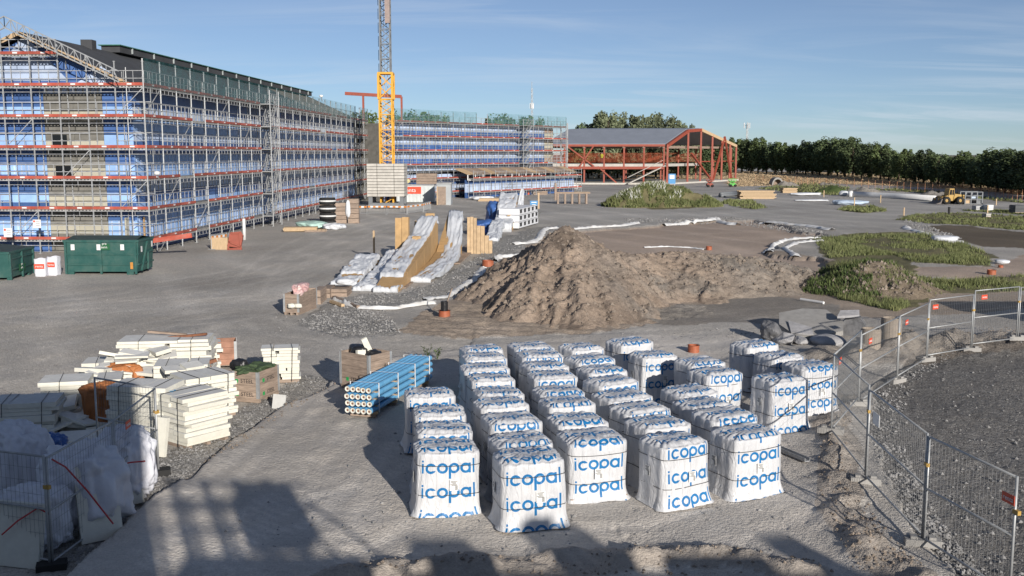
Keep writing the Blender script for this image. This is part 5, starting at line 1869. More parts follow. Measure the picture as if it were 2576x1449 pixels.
leaning('cream foam board leaning beside the sunlit fence panel', 388, 424, 1122, .95, .1, 12, -20)
leaning('small white board standing on the gravel beside the brown crate', 684, 720, 1008, .42, .05, 14, -22, FOAMTOP)
leaning('tall foam board leaning in the shade behind the white sacks fence', 200, 300, 1325, 1.45, .1, 14, 36)
leaning('foam board leaning inside the half-lit fence panel', 300, 355, 1240, 1.1, .1, 14, 40)
leaning('large shaded foam board behind the bottom left fence panel', -20, 118, 1385, 1.15, .12, 10, -14)

# sacks inside the enclosure
def sack(label, x, y, dims, seed, mat=BAGW, rz=0, rough=.22, squash=2.2, name='bulk_sack'):
    p = g(x, y)
    return lump(name, label, 'sack', (p.x, p.y + dims[1] * .4, hz(p.x, p.y)), dims, mat, seed, rz, sub=5, rough=rough, squash=squash, amp2=.16)


S_A = sack('white bulk sack at the left frame edge behind the others', 25, 1250, (1.3, 1.2, 1.75), 21)
sack('large white bulk sack in the middle of the shaded enclosure', 185, 1330, (1.75, 1.4, 1.75), 22, squash=1.7)
sack('white bulk sack crossed by a red strap, half in sunlight', 295, 1245, (1.35, 1.2, 1.62), 23, squash=1.9)
sack('low white bulk sack beside the bottom left foam board', 60, 1370, (1.4, 1.1, 1.25), 24)
sack('blue sack glimpsed between the white sacks', 112, 1195, (.8, .8, 1.1), 25, BLUETARP)
sack('orange woven sack among the foam boards', 248, 1052, (1.12, .9, 1.2), 26, ORANGE, squash=3.4, rough=.22)
sack('orange sheet crumpled on top of the foam pile', 300, 975, (1.1, .8, .92), 27, ORANGE, squash=3.0, rough=.5)


def strap(label, pts, r=.016, mat=REDSTRAP, name='lashing_strap'):
    m = MB(); m.path(pts, r, 6)
    return tag(m.ob(name, mat), label, 'strap')


for lab, pv, Yd in (('red lashing strap over the half-lit white sack', [(365, 1160), (330, 1163), (275, 1175), (240, 1195)], 0), ('red lashing strap drooping across the large white sack', [(130, 1155), (165, 1175), (220, 1235), (285, 1318)], 0), ('red lashing strap at the left frame edge', [(5, 1345), (45, 1310), (95, 1278), (128, 1295)], 0)):
    base_ = g(*{'red lashing strap over the half-lit white sack': (320, 1290), 'red lashing strap drooping across the large white sack': (190, 1352), 'red lashing strap at the left frame edge': (70, 1400)}[lab])
    strap(lab, [zat(x, y, base_.y + .15) for x, y in pv])
# blue twine knot, beams and scraps on the foam pile
m = MB(); kp = zat(425, 990, g(432, 1098).y + .5)
for i in range(22):
    a = kp + Vector([random.uniform(-.16, .16) for _ in range(2)] + [random.uniform(-.01, .08)]); b = kp + Vector([random.uniform(-.16, .16) for _ in range(2)] + [random.uniform(0, .08)])
    m.tube(a, b, .012, 5)
tag(m.ob('twine_bundle', M('blue_twine', (.03, .22, .42), .6), None), 'tangle of bright blue twine on the foam stack', 'twine')
bp = g(415, 945)
for k, (xa, ya, xb, yb) in enumerate(((372, 834, 470, 842), (378, 853, 520, 840))):
    a = zat(xa, ya, bp.y + .9); b = zat(xb, yb, bp.y + 1.0 - .3 * k)
    m = MB(); m.beam(a, b, .11, .07); tag(m.ob('steel_beam', RUST if k else WOODG), ('rusty steel angle' if k else 'grey timber batten') + ' lying across the top of the foam pile', 'beam')
sq_ = g(455, 985)
for k, (xa, ya, xb, yb) in enumerate(((440, 938, 505, 912), (455, 945, 530, 918), (480, 925, 545, 905))):
    a = zat(xa, ya, sq_.y + .6); b = zat(xb, yb, sq_.y + .9)
    m = MB(); m.beam(a, b, .14, .1); tag(m.ob('timber_offcut', RUST), 'brown timber offcut on the foam boards, %s from the twine stack' % ordinal(k), 'offcut', 'brown offcuts on the foam pile')
# ------------------------------------------------------------------ timber elements under white tarps
z4 = lambda x, y: (670.8 + x * .2864, 496.4 + y * .2864)
SD = (g(*z4(1500, 550)) - g(*z4(1165, 800))); SD.z = 0; SD.normalize()
SL = Vector((-SD.y, SD.x, 0))          # to the left of the run
SANG = math.atan2(SD.y, SD.x)


def ramp(label, fr, w, L, prof, timber=True, seed=0, drop=.35, narrow=1.0, curve=0.0, bare=0.0):
    p = g(*fr); P = Vector((p.x, p.y, 0))
    t = thing('tarped_timber', label, 'tarped timber', (P.x, P.y, hz(P.x, P.y)), SANG, 'timber elements under white tarps')
    nt_, nw = 70, 30
    ts = [q[0] for q in prof]; zs_ = [q[1] for q in prof]
    V = []; F = []
    for i in range(nt_ + 1):
        tt = i / nt_
        z = float(np.interp(tt, ts, zs_))
        ww = w * (1 + (narrow - 1) * tt)
        yo = curve * math.sin(tt * 3.1)
        for j in range(nw + 1):
            u = j / nw                      # right edge skirt, top, left edge skirt
            dr = min(drop, z * .8) * (1 + .5 * math.sin(tt * 17 + seed) * .6)
            if u < .16:
                k = 1 - u / .16; y, zz = -.015 - .03 * k, z - dr * k
            elif u > .84:
                k = (u - .84) / .16; y, zz = ww + .015 + .03 * k, z - max(.1, z * .92) * k
            else:
                y = (u - .16) / .68 * ww; zz = z
            wr = fbm(tt * 9 + seed, u * 4, seed, 4) * .09 + .16 * (.35 - abs(fbm(tt * 11 + u * 5 + seed, u * 5 - tt * 6, seed + 3, 3))) + .06 * math.sin(u * 9 + tt * 5 + seed) * fbm(tt * 4, seed, 1, 2)
            V.append((tt * L - (.08 if i == 0 else 0), y + yo + wr * .7 * (1 if (u < .16 or u > .84) else .2), max(.01, zz + wr * (1 if .16 <= u <= .84 else .3))))
    for i in range(nt_):
        for j in range(nw):
            a = i * (nw + 1) + j; F.append((a, a + 1, a + nw + 2, a + nw + 1))
    # front flap
    b = len(V)
    for j in range(nw + 1):
        x, y, z = V[j]; V.append((x - .06, y, .015))
    for j in range(nw):
        F.append((j + 1, j, b + j, b + j + 1))
    me = bpy.data.meshes.new('mesh'); me.from_pydata(V, [], F); me.materials.append(TARP)
    me.polygons.foreach_set('use_smooth', [True] * len(F))
    tp = ob('tarp', me, t)
    sol = tp.modifiers.new('t', 'SOLIDIFY'); sol.thickness = .006
    if timber:
        n_ = 5
        for k in range(n_):
            a, b_ = k / n_, (k + 1) / n_
            za, zb = float(np.interp(a, ts, zs_)) - .06, float(np.interp(b_, ts, zs_)) - .06
            ww = w * (1 + (narrow - 1) * a) - .06
            m = MB()
            x0, x1 = a * L + .05, b_ * L - .015
            m.prism([(x0, .03, .02), (x1, .03, .02), (x1, .03, max(.05, zb)), (x0, .03, max(.05, za))], (0, ww, 0))
            m.ob('timber_wedge', WOODO, t)
    return t


T1 = ramp('low white-tarped timber ramp nearest the yard, first in the row', z4(790, 778), 1.37, 6.4, [(0, .25), (.3, .33), (.34, .52), (1, 1.08)], seed=1)
T2b = ramp('flat white tarp foot half hidden behind the tall middle ramp', z4(955, 828), 1.15, 9.5, [(0, .26), (.3, .3), (.36, .38), (.6, .6), (1, 1.25)], seed=2)
T2 = ramp('tallest white-tarped timber ramp in the middle of the row', z4(1160, 838), 1.3, 15.0, [(0, .26), (.13, .34), (.15, .74), (.27, .80), (.30, 1.0), (.48, 1.2), (.62, 1.55), (.76, 2.0), (.80, 2.02), (.88, 2.55), (.95, 2.95), (1, 3.0)], seed=3, curve=.3, narrow=.85)
T4 = ramp('slender white-tarped timber ramp on the mound side of the row', z4(1432, 752), 1.05, 15.8, [(0, .25), (.18, .34), (.2, .42), (.38, .5), (.5, .62), (.6, .85), (.70, 1.3), (.80, 1.95), (.90, 2.75), (1, 3.1)], seed=4, curve=-.5, narrow=.9)


def along(fr, off, side=0.0):
    p = g(*fr); return Vector((p.x, p.y, 0)) + SD * off + SL * side


def plank_group(label, base, sizes, mat=WOODN, rz=SANG, lean=0.0, group='upright timber between the tarps'):
    t = thing('timber_stack', label, 'timber', (base.x, base.y, hz(base.x, base.y)), rz, group)
    y = 0
    for (w, h, th) in sizes:
        m = MB(); m.box((0, y - w / 2, h / 2), (th, w - .02, h), 0, 0, 0, R(lean)); m.ob('plank', mat, t); y -= w
    return t


plank_group('tall golden timber panel standing between the first two tarps', along(z4(955, 828), 11.0, .9), [(.42, 3.1, .5), (.42, 3.15, .5)], WOODO, lean=4)
plank_group('stepped row of pale planks standing behind the slender ramp', along(z4(1750, 505), 1.0, 0), [(.22, 2.6, .35), (.22, 2.62, .35), (.24, 2.55, .3), (.28, 2.0, .35), (.28, 1.98, .3), (.3, 1.3, .3), (.25, .95, .3)], WOODN, lean=3)
# golden wedges and A-frame on the deck
for k, (q, w, h, ln, lab) in enumerate(((z4(1285, 690), .5, 1.15, 12, 'short golden plywood wedge at the front of the deck'), (z4(1372, 640), .75, 1.9, 14, 'golden plywood wedge in the middle of the deck'), (z4(1502, 552), .9, 3.0, 10, 'tall golden curved timber element under the tarp top'))):
    b = along(q, 0, 0)
    t = thing('timber_element', lab, 'timber', (b.x, b.y, hz(b.x, b.y) + .1), SANG, 'golden timber on the deck')
    m = MB(); m.prism([(0, 0, 0), (0, w, 0), (.5, w * .95, h), (.5, w * .35, h)], (.35, 0, 0)); m.ob('panel', WOODO, t)
    m = MB(); m.prism([(-.02, -.005, 0), (.4, -.005, 0), (.85, w * .35 - .005, h), (.5, w * .35 - .005, h)], (0, -.04, 0)); m.ob('edge_board', WOODN, t)
b = along(z4(1420, 555), 0, .3)
t = thing('trestle', 'light ladder-like timber frame leaning beside the tall golden element', 'timber', (b.x, b.y, hz(b.x, b.y) + .1), SANG)
for y in (0, .75):
    m = MB(); m.beam((0, y, 0), (.6, y * .8, 2.5), .12); m.ob('rail', WOODN, t)
for z in (.6, 1.3, 2.0):
    m = MB(); m.beam((z * .24, 0, z), (z * .24, .7, z + .25), .1); m.ob('rung', WOODN, t)
# timber deck under the row
dk = thing('timber_deck', 'long low deck of weathered boards under the tarped timber', 'deck', tuple(along(z4(1165, 805), 0)), SANG)
for i in range(26):
    m = MB(); m.box((.3 + i * .62, 1.0 - .4, .06), (.58, 1.9, .07)); m.ob('deck_board', WOODG, dk)
dk2 = thing('timber_deck', 'narrow deck of weathered boards behind the slender tarped ramp', 'deck', tuple(along(z4(1690, 590), 0)), SANG)
for i in range(36):
    m = MB(); m.box((.3 + i * .72, .5, .06), (.68, 1.1, .07)); m.ob('deck_board', WOODG, dk2)
# post standing in front
pp = g(*z4(945, 545)); m = MB(); m.box((0, 0, .95), (.13, .13, 1.95)); m.box((0, 0, .02), (.3, .3, .04))
tag(m.ob('timber_post', WOODN, None, (pp.x, pp.y, hz(pp.x, pp.y))), 'bare upright timber post beside the first tarped ramp', 'post')
# far end of the row
ramp('small crumpled white tarp at the end of the plank row', z4(2030, 392), 1.1, 7, [(0, .25), (.4, .4), (1, 1.3)], seed=6, timber=False)
ramp('tall narrow white-tarped element near the blue sign', z4(2150, 305), 1.7, 9, [(0, .8), (.4, 1.1), (.6, 2.2), (1, 3.2)], seed=7)
ramp('white tarp fin pointing up behind the far packs', z4(2235, 240), 1.0, 5, [(0, .6), (.6, 1.6), (1, 3.4)], seed=8, narrow=.3)
for k, (x, y, dm, lab) in enumerate(((1905, 335, (2.2, 2.5, 1.3), 'crumpled blue tarp at the end of the plank row'), (2000, 260, (1.7, 4, 2.4), 'dark blue tarp draped beside the tall white element'))):
    p = g(*z4(x, y)); lump('tarp', lab, 'tarp', (p.x, p.y + 1, 0), dm, BLUETARP, 40 + k, sub=4, rough=.4, squash=1.5)
# printed white timber packs
pk = g(*z4(2215, 285)); pk2 = g(*z4(2385, 235))
dv = (pk2 - pk); an_ = math.atan2(dv.y, dv.x); Lk = dv.length
PRINT = M('white_printed_wrap', (.66, .67, .69), .5, .06, 2)
for k in range(3):
    t = thing('wrapped_timber_pack', 'white-wrapped timber pack with black print, %s' % ('lowest of the far stack', 'middle one of the far stack', 'topmost of the far stack')[k], 'timber pack', (pk.x, pk.y, .12 + k * .62), an_, 'far timber packs')
    m = MB(); m.box((Lk / 2, 1.0, .29), (Lk - .3 * k, 2.0, .57)); m.ob('wrap', PRINT, t)
    m = MB(); m.box((Lk / 2, 1.0, -.05), (Lk, .3, .09)); m.ob('bearer', WOODN, t)
    for i in range(5):
        m = MB(); m.box((Lk * (i + .5) / 5, -.006, .3), (Lk * .09, .01, .3)); m.box((Lk * (i + .5) / 5, -.008, .48), (Lk * .13, .01, .06)); m.ob('printed_mark', BLACKINK, t)


# ------------------------------------------------------------------ waste containers
def sticker(t, x, y, z, rz, w=.22, h=.34, mat=WHITE):
    m = MB(); m.box((0, 0, 0), (w, .01, h)); return ob('sticker', m.mesh(mat), t, (x, y, z), rz)


def container(label, P, rz, L, W, H):
    t = thing('waste_container', label, 'container', (P.x, P.y, 0), rz, 'dark green waste containers')
    m = MB()
    m.prism([(0, 0, .18), (L, 0, .18), (L + .12, 0, H - .12), (-.06, 0, H - .12)], (0, W, 0)); m.ob('body', GREEN, t)
    m = MB(); m.prism([(-.1, -.07, H - .14), (L + .16, -.07, H - .14), (L + .16, W + .07, H - .14), (-.1, W + .07, H - .14)], (0, 0, .12)); m.ob('top_rim', GREEN, t)
    m = MB(); m.prism([(0, .05, H - .03), (L, .05, H - .03), (L * .98, W / 2, H + .14), (.04, W / 2, H + .14)], (0, .001, .02)); m.prism([(0, W - .05, H - .03), (L, W - .05, H - .03), (L * .98, W / 2, H + .14), (.04, W / 2, H + .14)], (0, .001, .02)); m.ob('lid', M('dark_lid', (.035, .06, .06), .6), t)
    for zz in (.62, 1.22):
        m = MB(); m.beam((-.03, -.035, zz), (L + .05, -.035, zz), .07, .09); m.beam((L + .08, -.02, zz), (L + .08, W, zz), .07, .09); m.ob('side_rib', GREEN, t)
    for xx in (0.05, L * .5, L - .06):
        m = MB(); m.beam((xx, -.05, .05), (xx, -.05, H - .14), .12, .1); m.ob('upright_rib', GREEN, t)
    m = MB(); m.beam((L + .12, W * .15, .2), (L + .16, W * .55, H - .2), .1); m.beam((L + .1, W * .6, .2), (L + .14, W * .6, 1.2), .1); m.beam((L + .1, W * .6, 1.2), (L + .14, W * .85, 1.3), .1); m.ob('end_frame', GREEN, t)
    for xx in (.25, L - .45):
        for yy in (.1, W - .1):
            m = MB(); m.box((xx, yy, .09), (.4, .16, .18)); m.ob('skid_foot', GREEN, t)
    return t


def zz2(x, y):
    return (x * .2685, 335.4 + y * .2685)


P = g(*zz2(622, 1325)); Q = g(*zz2(1300, 1322)); Lc = (Q - P).length
H1 = zat(161, 603, P.y).z
ct = container('large dark green waste container with white stickers in front of the gable scaffold', P, 0.0, Lc, 2.5, H1)
for xx in (.12, .48, .81):
    sticker(ct, Lc * xx, -.11, H1 * .79, 0)
sticker(ct, Lc + .17, .35, H1 * .72, R(90)); sticker(ct, Lc + .17, 2.1, H1 * .8, R(90))
sg_ = sticker(ct, Lc * .56, -.085, H1 * .80, 0, .62, .36, M('sign_green', (.015, .10, .04), .5))
ob('lettering', text_mesh('pre\nzero.', .2, WHITE), sg_, (0, -.008, .08), rot=(math.pi / 2, 0, 0))
sticker(ct, Lc * .93, -.11, .55, 0, .16, .4, M('amber_reflector', (.45, .2, .04), .5))
P2 = g(*zz2(-160, 1440)); Q2 = g(*zz2(318, 1315)); L2 = (Q2 - P2).length; a2 = math.atan2(Q2.y - P2.y, Q2.x - P2.x)
P2b = g(*zz2(95, 1383))
a2 = math.atan2(Q2.y - P2b.y, Q2.x - P2b.x)
P2c = Vector((P2b.x, P2b.y, 0))
c2 = container('dark green waste container cut off by the left frame edge', P2c, a2, (Q2 - P2b).length, 3.6, 1.65)
s2_ = sticker(c2, 1.6, -.085, .62, 0, .9, .4, M('sign_green', (.015, .10, .04), .5)); ob('lettering', text_mesh('pre\nzero.', .2, WHITE), s2_, (0, -.008, .08), rot=(math.pi / 2, 0, 0))
# two small white sacks with red labels
for k, (x0, x1, yb, yt) in enumerate(((318, 430, 1345, 1180), (430, 535, 1335, 1160))):
    p = g(*zz2((x0 + x1) / 2, yb)); w = (x1 - x0) * .2685 / FV * p.y; h_ = zat(*zz2((x0 + x1) / 2, yt), p.y).z
    t = thing('bulk_bag', 'white site waste bag with red label, %s' % ('nearer the frame edge and open at the top' if k == 0 else 'beside the large container'), 'bag', (p.x, p.y, 0), R(8 * (1 - 2 * k)), 'white bags between the containers')
    m = MB(); n_ = 20
    prof_ = [(w * .46, 0), (w * .5, h_ * .2), (w * .49, h_ * .7), (w * .5, h_), (w * .47, h_), (w * .44, h_ * .8), (.001, h_ * .78)]
    m.lathe(prof_, 28)
    for i_ in range(len(m.v)):
        x, y, z = m.v[i_]; rr_ = math.hypot(x, y) + 1e-9; kk = 1 / ((abs(x / rr_) ** 6 + abs(y / rr_) ** 6) ** (1 / 6)); m.v[i_] = (x * kk * .95, y * kk * .95, z + .03 * math.sin(9 * x + 7 * y))
    m.ob('bag_body', BAGW, t, (0, w / 2, 0), smooth=True)
    pl_ = MB().box((0, 0, 0), (w * .8, .012, .28)).ob('label_patch', REDS, t, (0, -.035, h_ * .6)); ob('lettering', text_mesh('renta', .2, WHITE), pl_, (0, -.012, 0), rot=(math.pi / 2, 0, 0))
# white notice boards on the gable scaffold
for k, (x, y, w, h_) in enumerate(((20, 585, 21, 23), (93, 563, 20, 21))):
    p = zat(x, y, 71.0); s_ = 71.0 / FV
    t = thing('notice_board', 'white notice board on the gable scaffold, %s' % ('nearest the frame edge' if k == 0 else 'above the white waste bags'), 'sign', tuple(p), 0, 'notice boards')
    MB().box((0, 0, 0), (w * s_, .03, h_ * s_)).ob('board', WHITE, t)
    m = MB(); m.box((-w * s_ * .33, -.02, h_ * s_ * .3), (w * s_ * .22, .01, h_ * s_ * .22), mi=0)
    for q in range(3):
        m.box((.06, -.02, h_ * s_ * (.25 - .22 * q)), (w * s_ * .5, .01, .05), mi=1)
    m.ob('print', [REDS, GALVD], t)
# floodlights on the scaffold
for k, (x, y, Yd) in enumerate(((395, 436, 70.5), (808, 242, 113))):
    p = zat(x, y, Yd); t = thing('floodlight', 'white floodlight fixed to the scaffold, %s' % ('near the building corner' if k == 0 else 'high on the long side'), 'lamp', tuple(p), 0, 'floodlights')
    m = MB(); m.lathe([(.02, -.12), (.17, -.1), (.22, .02), (.17, .12), (.02, .16)], 14); m.ob('lamp_head', WHITE, t, smooth=True)
    m = MB(); m.tube((0, 0, -.1), (0, .5, -.5), .04); m.ob('bracket', GALVD, t)

# ------------------------------------------------------------------ things along the long scaffold
zb = lambda x, y: (335.4 + x * .2448, 375.7 + y * .2448)


def at(f, x, y):
    p = g(*f(x, y)); return Vector((p.x, p.y, hz(p.x, p.y)))


p = at(zb, 1045, 1030)
t = thing('tipping_skip', 'red steel tipping skip with open frame beside the long scaffold', 'skip', tuple(p), R(12))
s_ = p.y / FV * .2448
W_, H_ = 195 * s_ * .8, 175 * s_
m = MB(); m.prism([(-W_ * .5, 0, .3), (W_ * .35, 0, .15), (W_ * .5, 0, H_ * .75), (W_ * .35, 0, H_), (-W_ * .3, 0, H_ * .95)], (0, .06, 0)); m.prism([(-W_ * .5, 1.5, .3), (W_ * .35, 1.5, .15), (W_ * .5, 1.5, H_ * .75), (W_ * .35, 1.5, H_), (-W_ * .3, 1.5, H_ * .95)], (0, .06, 0)); m.beam((-W_ * .5, .78, .3), (W_ * .35, .78, .15), 1.5, .06); m.beam((W_ * .35, .78, .15), (W_ * .5, .78, H_ * .75), 1.5, .06); m.ob('bucket', STEELRED, t)
m = MB()
for a, b in (((-W_ * .45, -.05, 0), (-W_ * .25, -.05, H_)), ((W_ * .4, -.05, 0), (W_ * .3, -.05, H_)), ((-W_ * .25, -.05, H_), (W_ * .3, -.05, H_)), ((-W_ * .45, -.05, .08), (W_ * .45, -.05, .08)), ((-W_ * .4, -.05, H_ * .5), (W_ * .4, -.05, H_ * .2))):
    m.beam(a, b, .12)
m.ob('frame', STEELRED, t)
p = at(zb, 885, 1030); t = thing('plywood_box', 'open plywood sheet box beside the red tipping skip', 'box', tuple(p), R(-6))
for (c, d) in (((0, 0, .45), (1.3, .03, .9)), ((-.63, .5, .45), (.03, 1.0, .9)), ((.63, .5, .45), (.03, 1.0, .9)), ((0, .5, .05), (1.25, 1, .05))):
    MB().box(c, d).ob('side_panel', WOODN, t)


def barrier(label, P, Q, group='crowd control barriers'):
    L = (Q - P).length; t = thing('crowd_barrier', label, 'barrier', (P.x, P.y, 0), math.atan2(Q.y - P.y, Q.x - P.x), group)
    for z in (.15, 1.1):
        MB().tube((0, 0, z), (L, 0, z), .025).ob('rail', GALV, t)
    for x in (0, L):
        MB().tube((x, 0, .0), (x, 0, 1.1), .025).ob('post', GALV, t); MB().tube((x, -.3, .02), (x, .3, .02), .025).ob('foot', GALV, t)
    for i in range(1, int(L / .16)):
        MB().tube((i * .16, 0, .15), (i * .16, 0, 1.1), .011, 5).ob('bar', GALV, t)
    m = MB(); n_ = 7
    for i in range(n_):
        m.box((L * (i + .5) / n_, -.03, .9), (L / n_, .02, .18), mi=i % 2)
    m.ob('reflective_board', [M('orange_board', (.55, .2, .04), .5), WHITE], t)
    return t


def b4(a, b):
    p = g(*z4(*a)); q = g(*z4(*b)); return Vector((p.x, p.y, 0)), Vector((q.x, q.y, 0))


for k, (a, b, lab) in enumerate((((712, 152), (880, 152), 'first barrier in the row below the crane, beside the scaffold'), ((890, 150), (1050, 150), 'second barrier in the row below the crane'), ((1060, 150), (1230, 152), 'third barrier in the row below the crane'), ((1235, 150), (1375, 130), 'slanting barrier after the row below the crane'), ((1380, 128), (1440, 112), 'short slanting barrier next to the white container'))):
    barrier('orange and white striped ' + lab if False else lab, *b4(a, b))
p = g(*zb(805, 1030)); q = g(*zb(960, 1005)); barrier('barrier standing behind the plywood box', Vector((p.x, p.y, 0)), Vector((q.x, q.y, 0)))
p = at(zb, 1142, 930); MB_ = MB().tube((0, 0, 0), (0, 0, 1.75), .13, 12); tag(MB_.ob('white_pipe', WHITE, None, tuple(p), smooth=True), 'white plastic pipe standing upright beside the red skip', 'pipe')
# pallets, drums and boards pile
p = at(zb, 1715, 850); t = thing('board_stack', 'flat stack of tan boards on the ground by the scaffold', 'boards', tuple(p), R(8))
for k in range(4):
    MB().box((random.uniform(-.05, .05), .6, .12 + k * .09), (3.0, 1.3, .08)).ob('board', WOODN, t)
p = at(zb, 1870, 850); t = thing('timber_pallet', 'timber pallet with white sheeting in front of the black drums', 'pallet', tuple(p), R(5))
for k in range(5):
    MB().box((-.7 + .36 * k, .6, .2), (.28, 1.3, .05)).ob('slat', WOODN, t)
for y in (0, .6, 1.2):
    MB().box((0, y, .09), (1.9, .12, .15)).ob('bearer', WOODG, t)
lump('sheeting', 'crumpled pale green sheeting beside the black drums', 'sheet', tuple(at(zb, 1850, 812)), (3.0, 2.0, .7), M('pale_green_sheet', (.35, .50, .45), .5, .2, 2, bump=.8, bs=5), 61, sub=4, rough=.4)
lump('sheeting', 'crumpled white sheeting on the far side of the black drums', 'sheet', tuple(at(zb, 2060, 826)), (2.2, 1.6, .6), TARP, 62, sub=4, rough=.4)
p = at(zb, 1985, 805); t = thing('drum_stack', 'stack of black ribbed pipe coils with white bands', 'drums', tuple(p), 0)
for k in range(4):
    m = MB(); m.lathe([(.0, 0), (.75, .02), (.8, .2), (.8, .5), (.75, .66), (0, .68)], 20); m.ob('coil', DARK, t, (0, .8, k * .72), smooth=True)
    MB().lathe([(.81, .3), (.83, .34), (.83, .40), (.81, .44)], 20).ob('band', WHITE, t, (0, .8, k * .72))
p = at(zb, 2110, 762); t = thing('crate_wall', 'grey weathered crates stacked behind the black coils', 'crates', tuple(p), R(4))
for k, (x, w, h_) in enumerate(((-1.2, 1.3, 2.2), (.2, 1.2, 2.1), (1.5, 1.1, 2.5))):
    for j in range(5):
        MB().box((x, .5, h_ * (j + .5) / 5), (w, 1.2, h_ / 5 - .04)).ob('side_board', WOODG, t)
lump('sheeting', 'white cloth hanging over the grey crates', 'sheet', (p.x + 1.0, p.y - .15, .6), (.5, .3, 1.8), TARP, 65, sub=3)
# red board and blue signs near the corner
p = zat(*zz2(1580, 985), 69.5); MB_ = MB(); MB_.box((0, 0, 0), (3.2, .04, .32), 0, 0, 0, R(-8)); tag(MB_.ob('red_plank', TOERED, None, tuple(p)), 'red toe board fixed across the scaffold entrance', 'board')

# ------------------------------------------------------------------ container and clutter beside the crane
z66 = lambda x, y: (966 + x * .1979, 254.9 + y * .1979)
p = at(z66, 160, 1292); q = at(z66, 640, 1290)
Lc2 = q.x - p.x
H2 = zat(*z66(400, 1068), p.y).z
t = thing('storage_container', 'pale grey corrugated storage container behind the crane ballast', 'container', (p.x, p.y, 0), 0)
MB().box((Lc2 / 2, 1.3, H2 / 2 + .05), (Lc2, 2.4, H2 - .1)).ob('body', M('pale_container_paint', (.50, .53, .53), .5, .1, 1), t)
for i in range(int(Lc2 / .55)):
    MB().box((.3 + i * .55, .07, H2 / 2), (.28, .07, H2 - .4)).ob('corrugation', M('pale_container_paint', (.50, .53, .53)), t)
MB().box((Lc2 / 2, 1.3, H2 + .03), (Lc2 + .1, 2.6, .16)).ob('top_rail', GALVD, t)
pl_ = MB().box((0, 0, 0), (3.2, .03, 1.0)).ob('sign_plate', REDS, t, (Lc2 * .36, .01, H2 * .72)); ob('lettering', text_mesh('renta', .8, WHITE), pl_, (0, -.02, 0), rot=(math.pi / 2, 0, 0))
p = at(z66, 680, 1318)
t = thing('site_shed', 'grey site shed with plywood door beside the storage container', 'shed', (p.x, p.y, 0), 0)
s_ = p.y / FV * .1979
MB().box((85 * s_, 2.0, 135 * s_), (170 * s_, 4, 270 * s_)).ob('wall', M('shed_grey', (.34, .36, .37), .7, .1, 1), t)
MB().box((55 * s_, -.03, 118 * s_), (105 * s_, .06, 230 * s_)).ob('door', WOODG, t)
MB().box((-3 * s_, -.04, 118 * s_), (12 * s_, .08, 235 * s_)).ob('door_post', WOODN, t)
MB().box((85 * s_, 2.0, 275 * s_), (185 * s_, 4.4, 12 * s_)).ob('roof', GALVD, t)


def clutter(name, label, cat, f, x0, x1, yb, yt, mat, d=1.5, kind='box', seed=0, rz=0.0, group=None):
    p = at(f, (x0 + x1) / 2, yb)
    q0 = f(x0, yb); q1 = f(x1, yb); w = abs(q1[0] - q0[0]) / FV * p.y
    h = max(.1, zat(*f((x0 + x1) / 2, yt), p.y).z - p.z)
    if kind == 'lump':
        o = lump(name, label, cat, (p.x, p.y + d / 2, p.z), (w, d, h), mat, seed, rz, sub=4, rough=.35, squash=1.6)
        return o
    t = thing(name, label, cat, tuple(p), rz, group)
    if kind == 'stack':
        n = max(2, int(h / .16))
        for k in range(n):
            for j in range(3):
                MB().box((random.uniform(-.04, .04) * w, d * (j + .5) / 3, h * (k + .5) / n), (w * random.uniform(.86, 1), d / 3 - .03, h / n - .02)).ob('board', mat, t)
    elif kind == 'box':
        n = max(2, int(h / .35))
        for k in range(n):
            MB().box((0, d / 2, h * (k + .5) / n), (w, d, h / n - .03)).ob('side_board', mat, t)
        MB().box((0, d / 2, .04), (w * 1.05, d * 1.02, .07)).ob('bearer', WOODG, t)
    return t


ctz = H2 + .15
pc = at(z66, 540, 1290); t = thing('timber_box', 'brown timber box standing on the container roof', 'box', (pc.x, pc.y + 1, ctz), 0)
for k in range(4):
    MB().box((0, 0, .2 + k * .38), (2.9, 1.6, .35)).ob('side_board', WOODG, t)
lump('sheeting', 'white and yellow sacks on the container roof', 'sacks', (pc.x - 3.6, pc.y + 1, ctz), (2.3, 1.5, .9), M('cream_sack', (.62, .55, .30), .7, .3, 2), 71, sub=4)
for k, (x0, x1, yb, yt, mat, lab) in enumerate(((1035, 1200, 1205, 1140, TARP, 'crumpled white tarp heap in front of the annex scaffold'), (1090, 1380, 1258, 1205, TARP, 'long low white tarp on the gravel before the annex'), (1450, 1560, 1206, 1172, BLUETARP, 'flat blue tarp before the annex scaffold'), (1640, 1720, 1195, 1162, BLUETARP, 'small blue tarp beside the orange box'), (2330, 2470, 1120, 1060, GEO, 'heap of pale rubble bags by the hall corner'))):
    clutter('tarp', lab, 'tarp', z66, x0, x1, yb, yt, mat, 2.5, 'lump', 80 + k)
clutter('material_box', 'orange-red box on the gravel before the annex', 'box', z66, 1748, 1848, 1190, 1122, M('orange_red_paint', (.58, .10, .03), .5, .15), 1.6)
clutter('lumber_stack', 'brown lumber stack between the orange box and white packs', 'lumber', z66, 1890, 2080, 1188, 1140, WOODG, 2, 'stack')
clutter('lumber_stack', 'white packs of boards before the wing corner', 'lumber', z66, 2110, 2320, 1150, 1090, PRINT, 2, 'stack')
clutter('lumber_stack', 'low pale pallet row on the gravel before the annex', 'lumber', z66, 1200, 1480, 1272, 1235, WOODN, 2, 'stack')
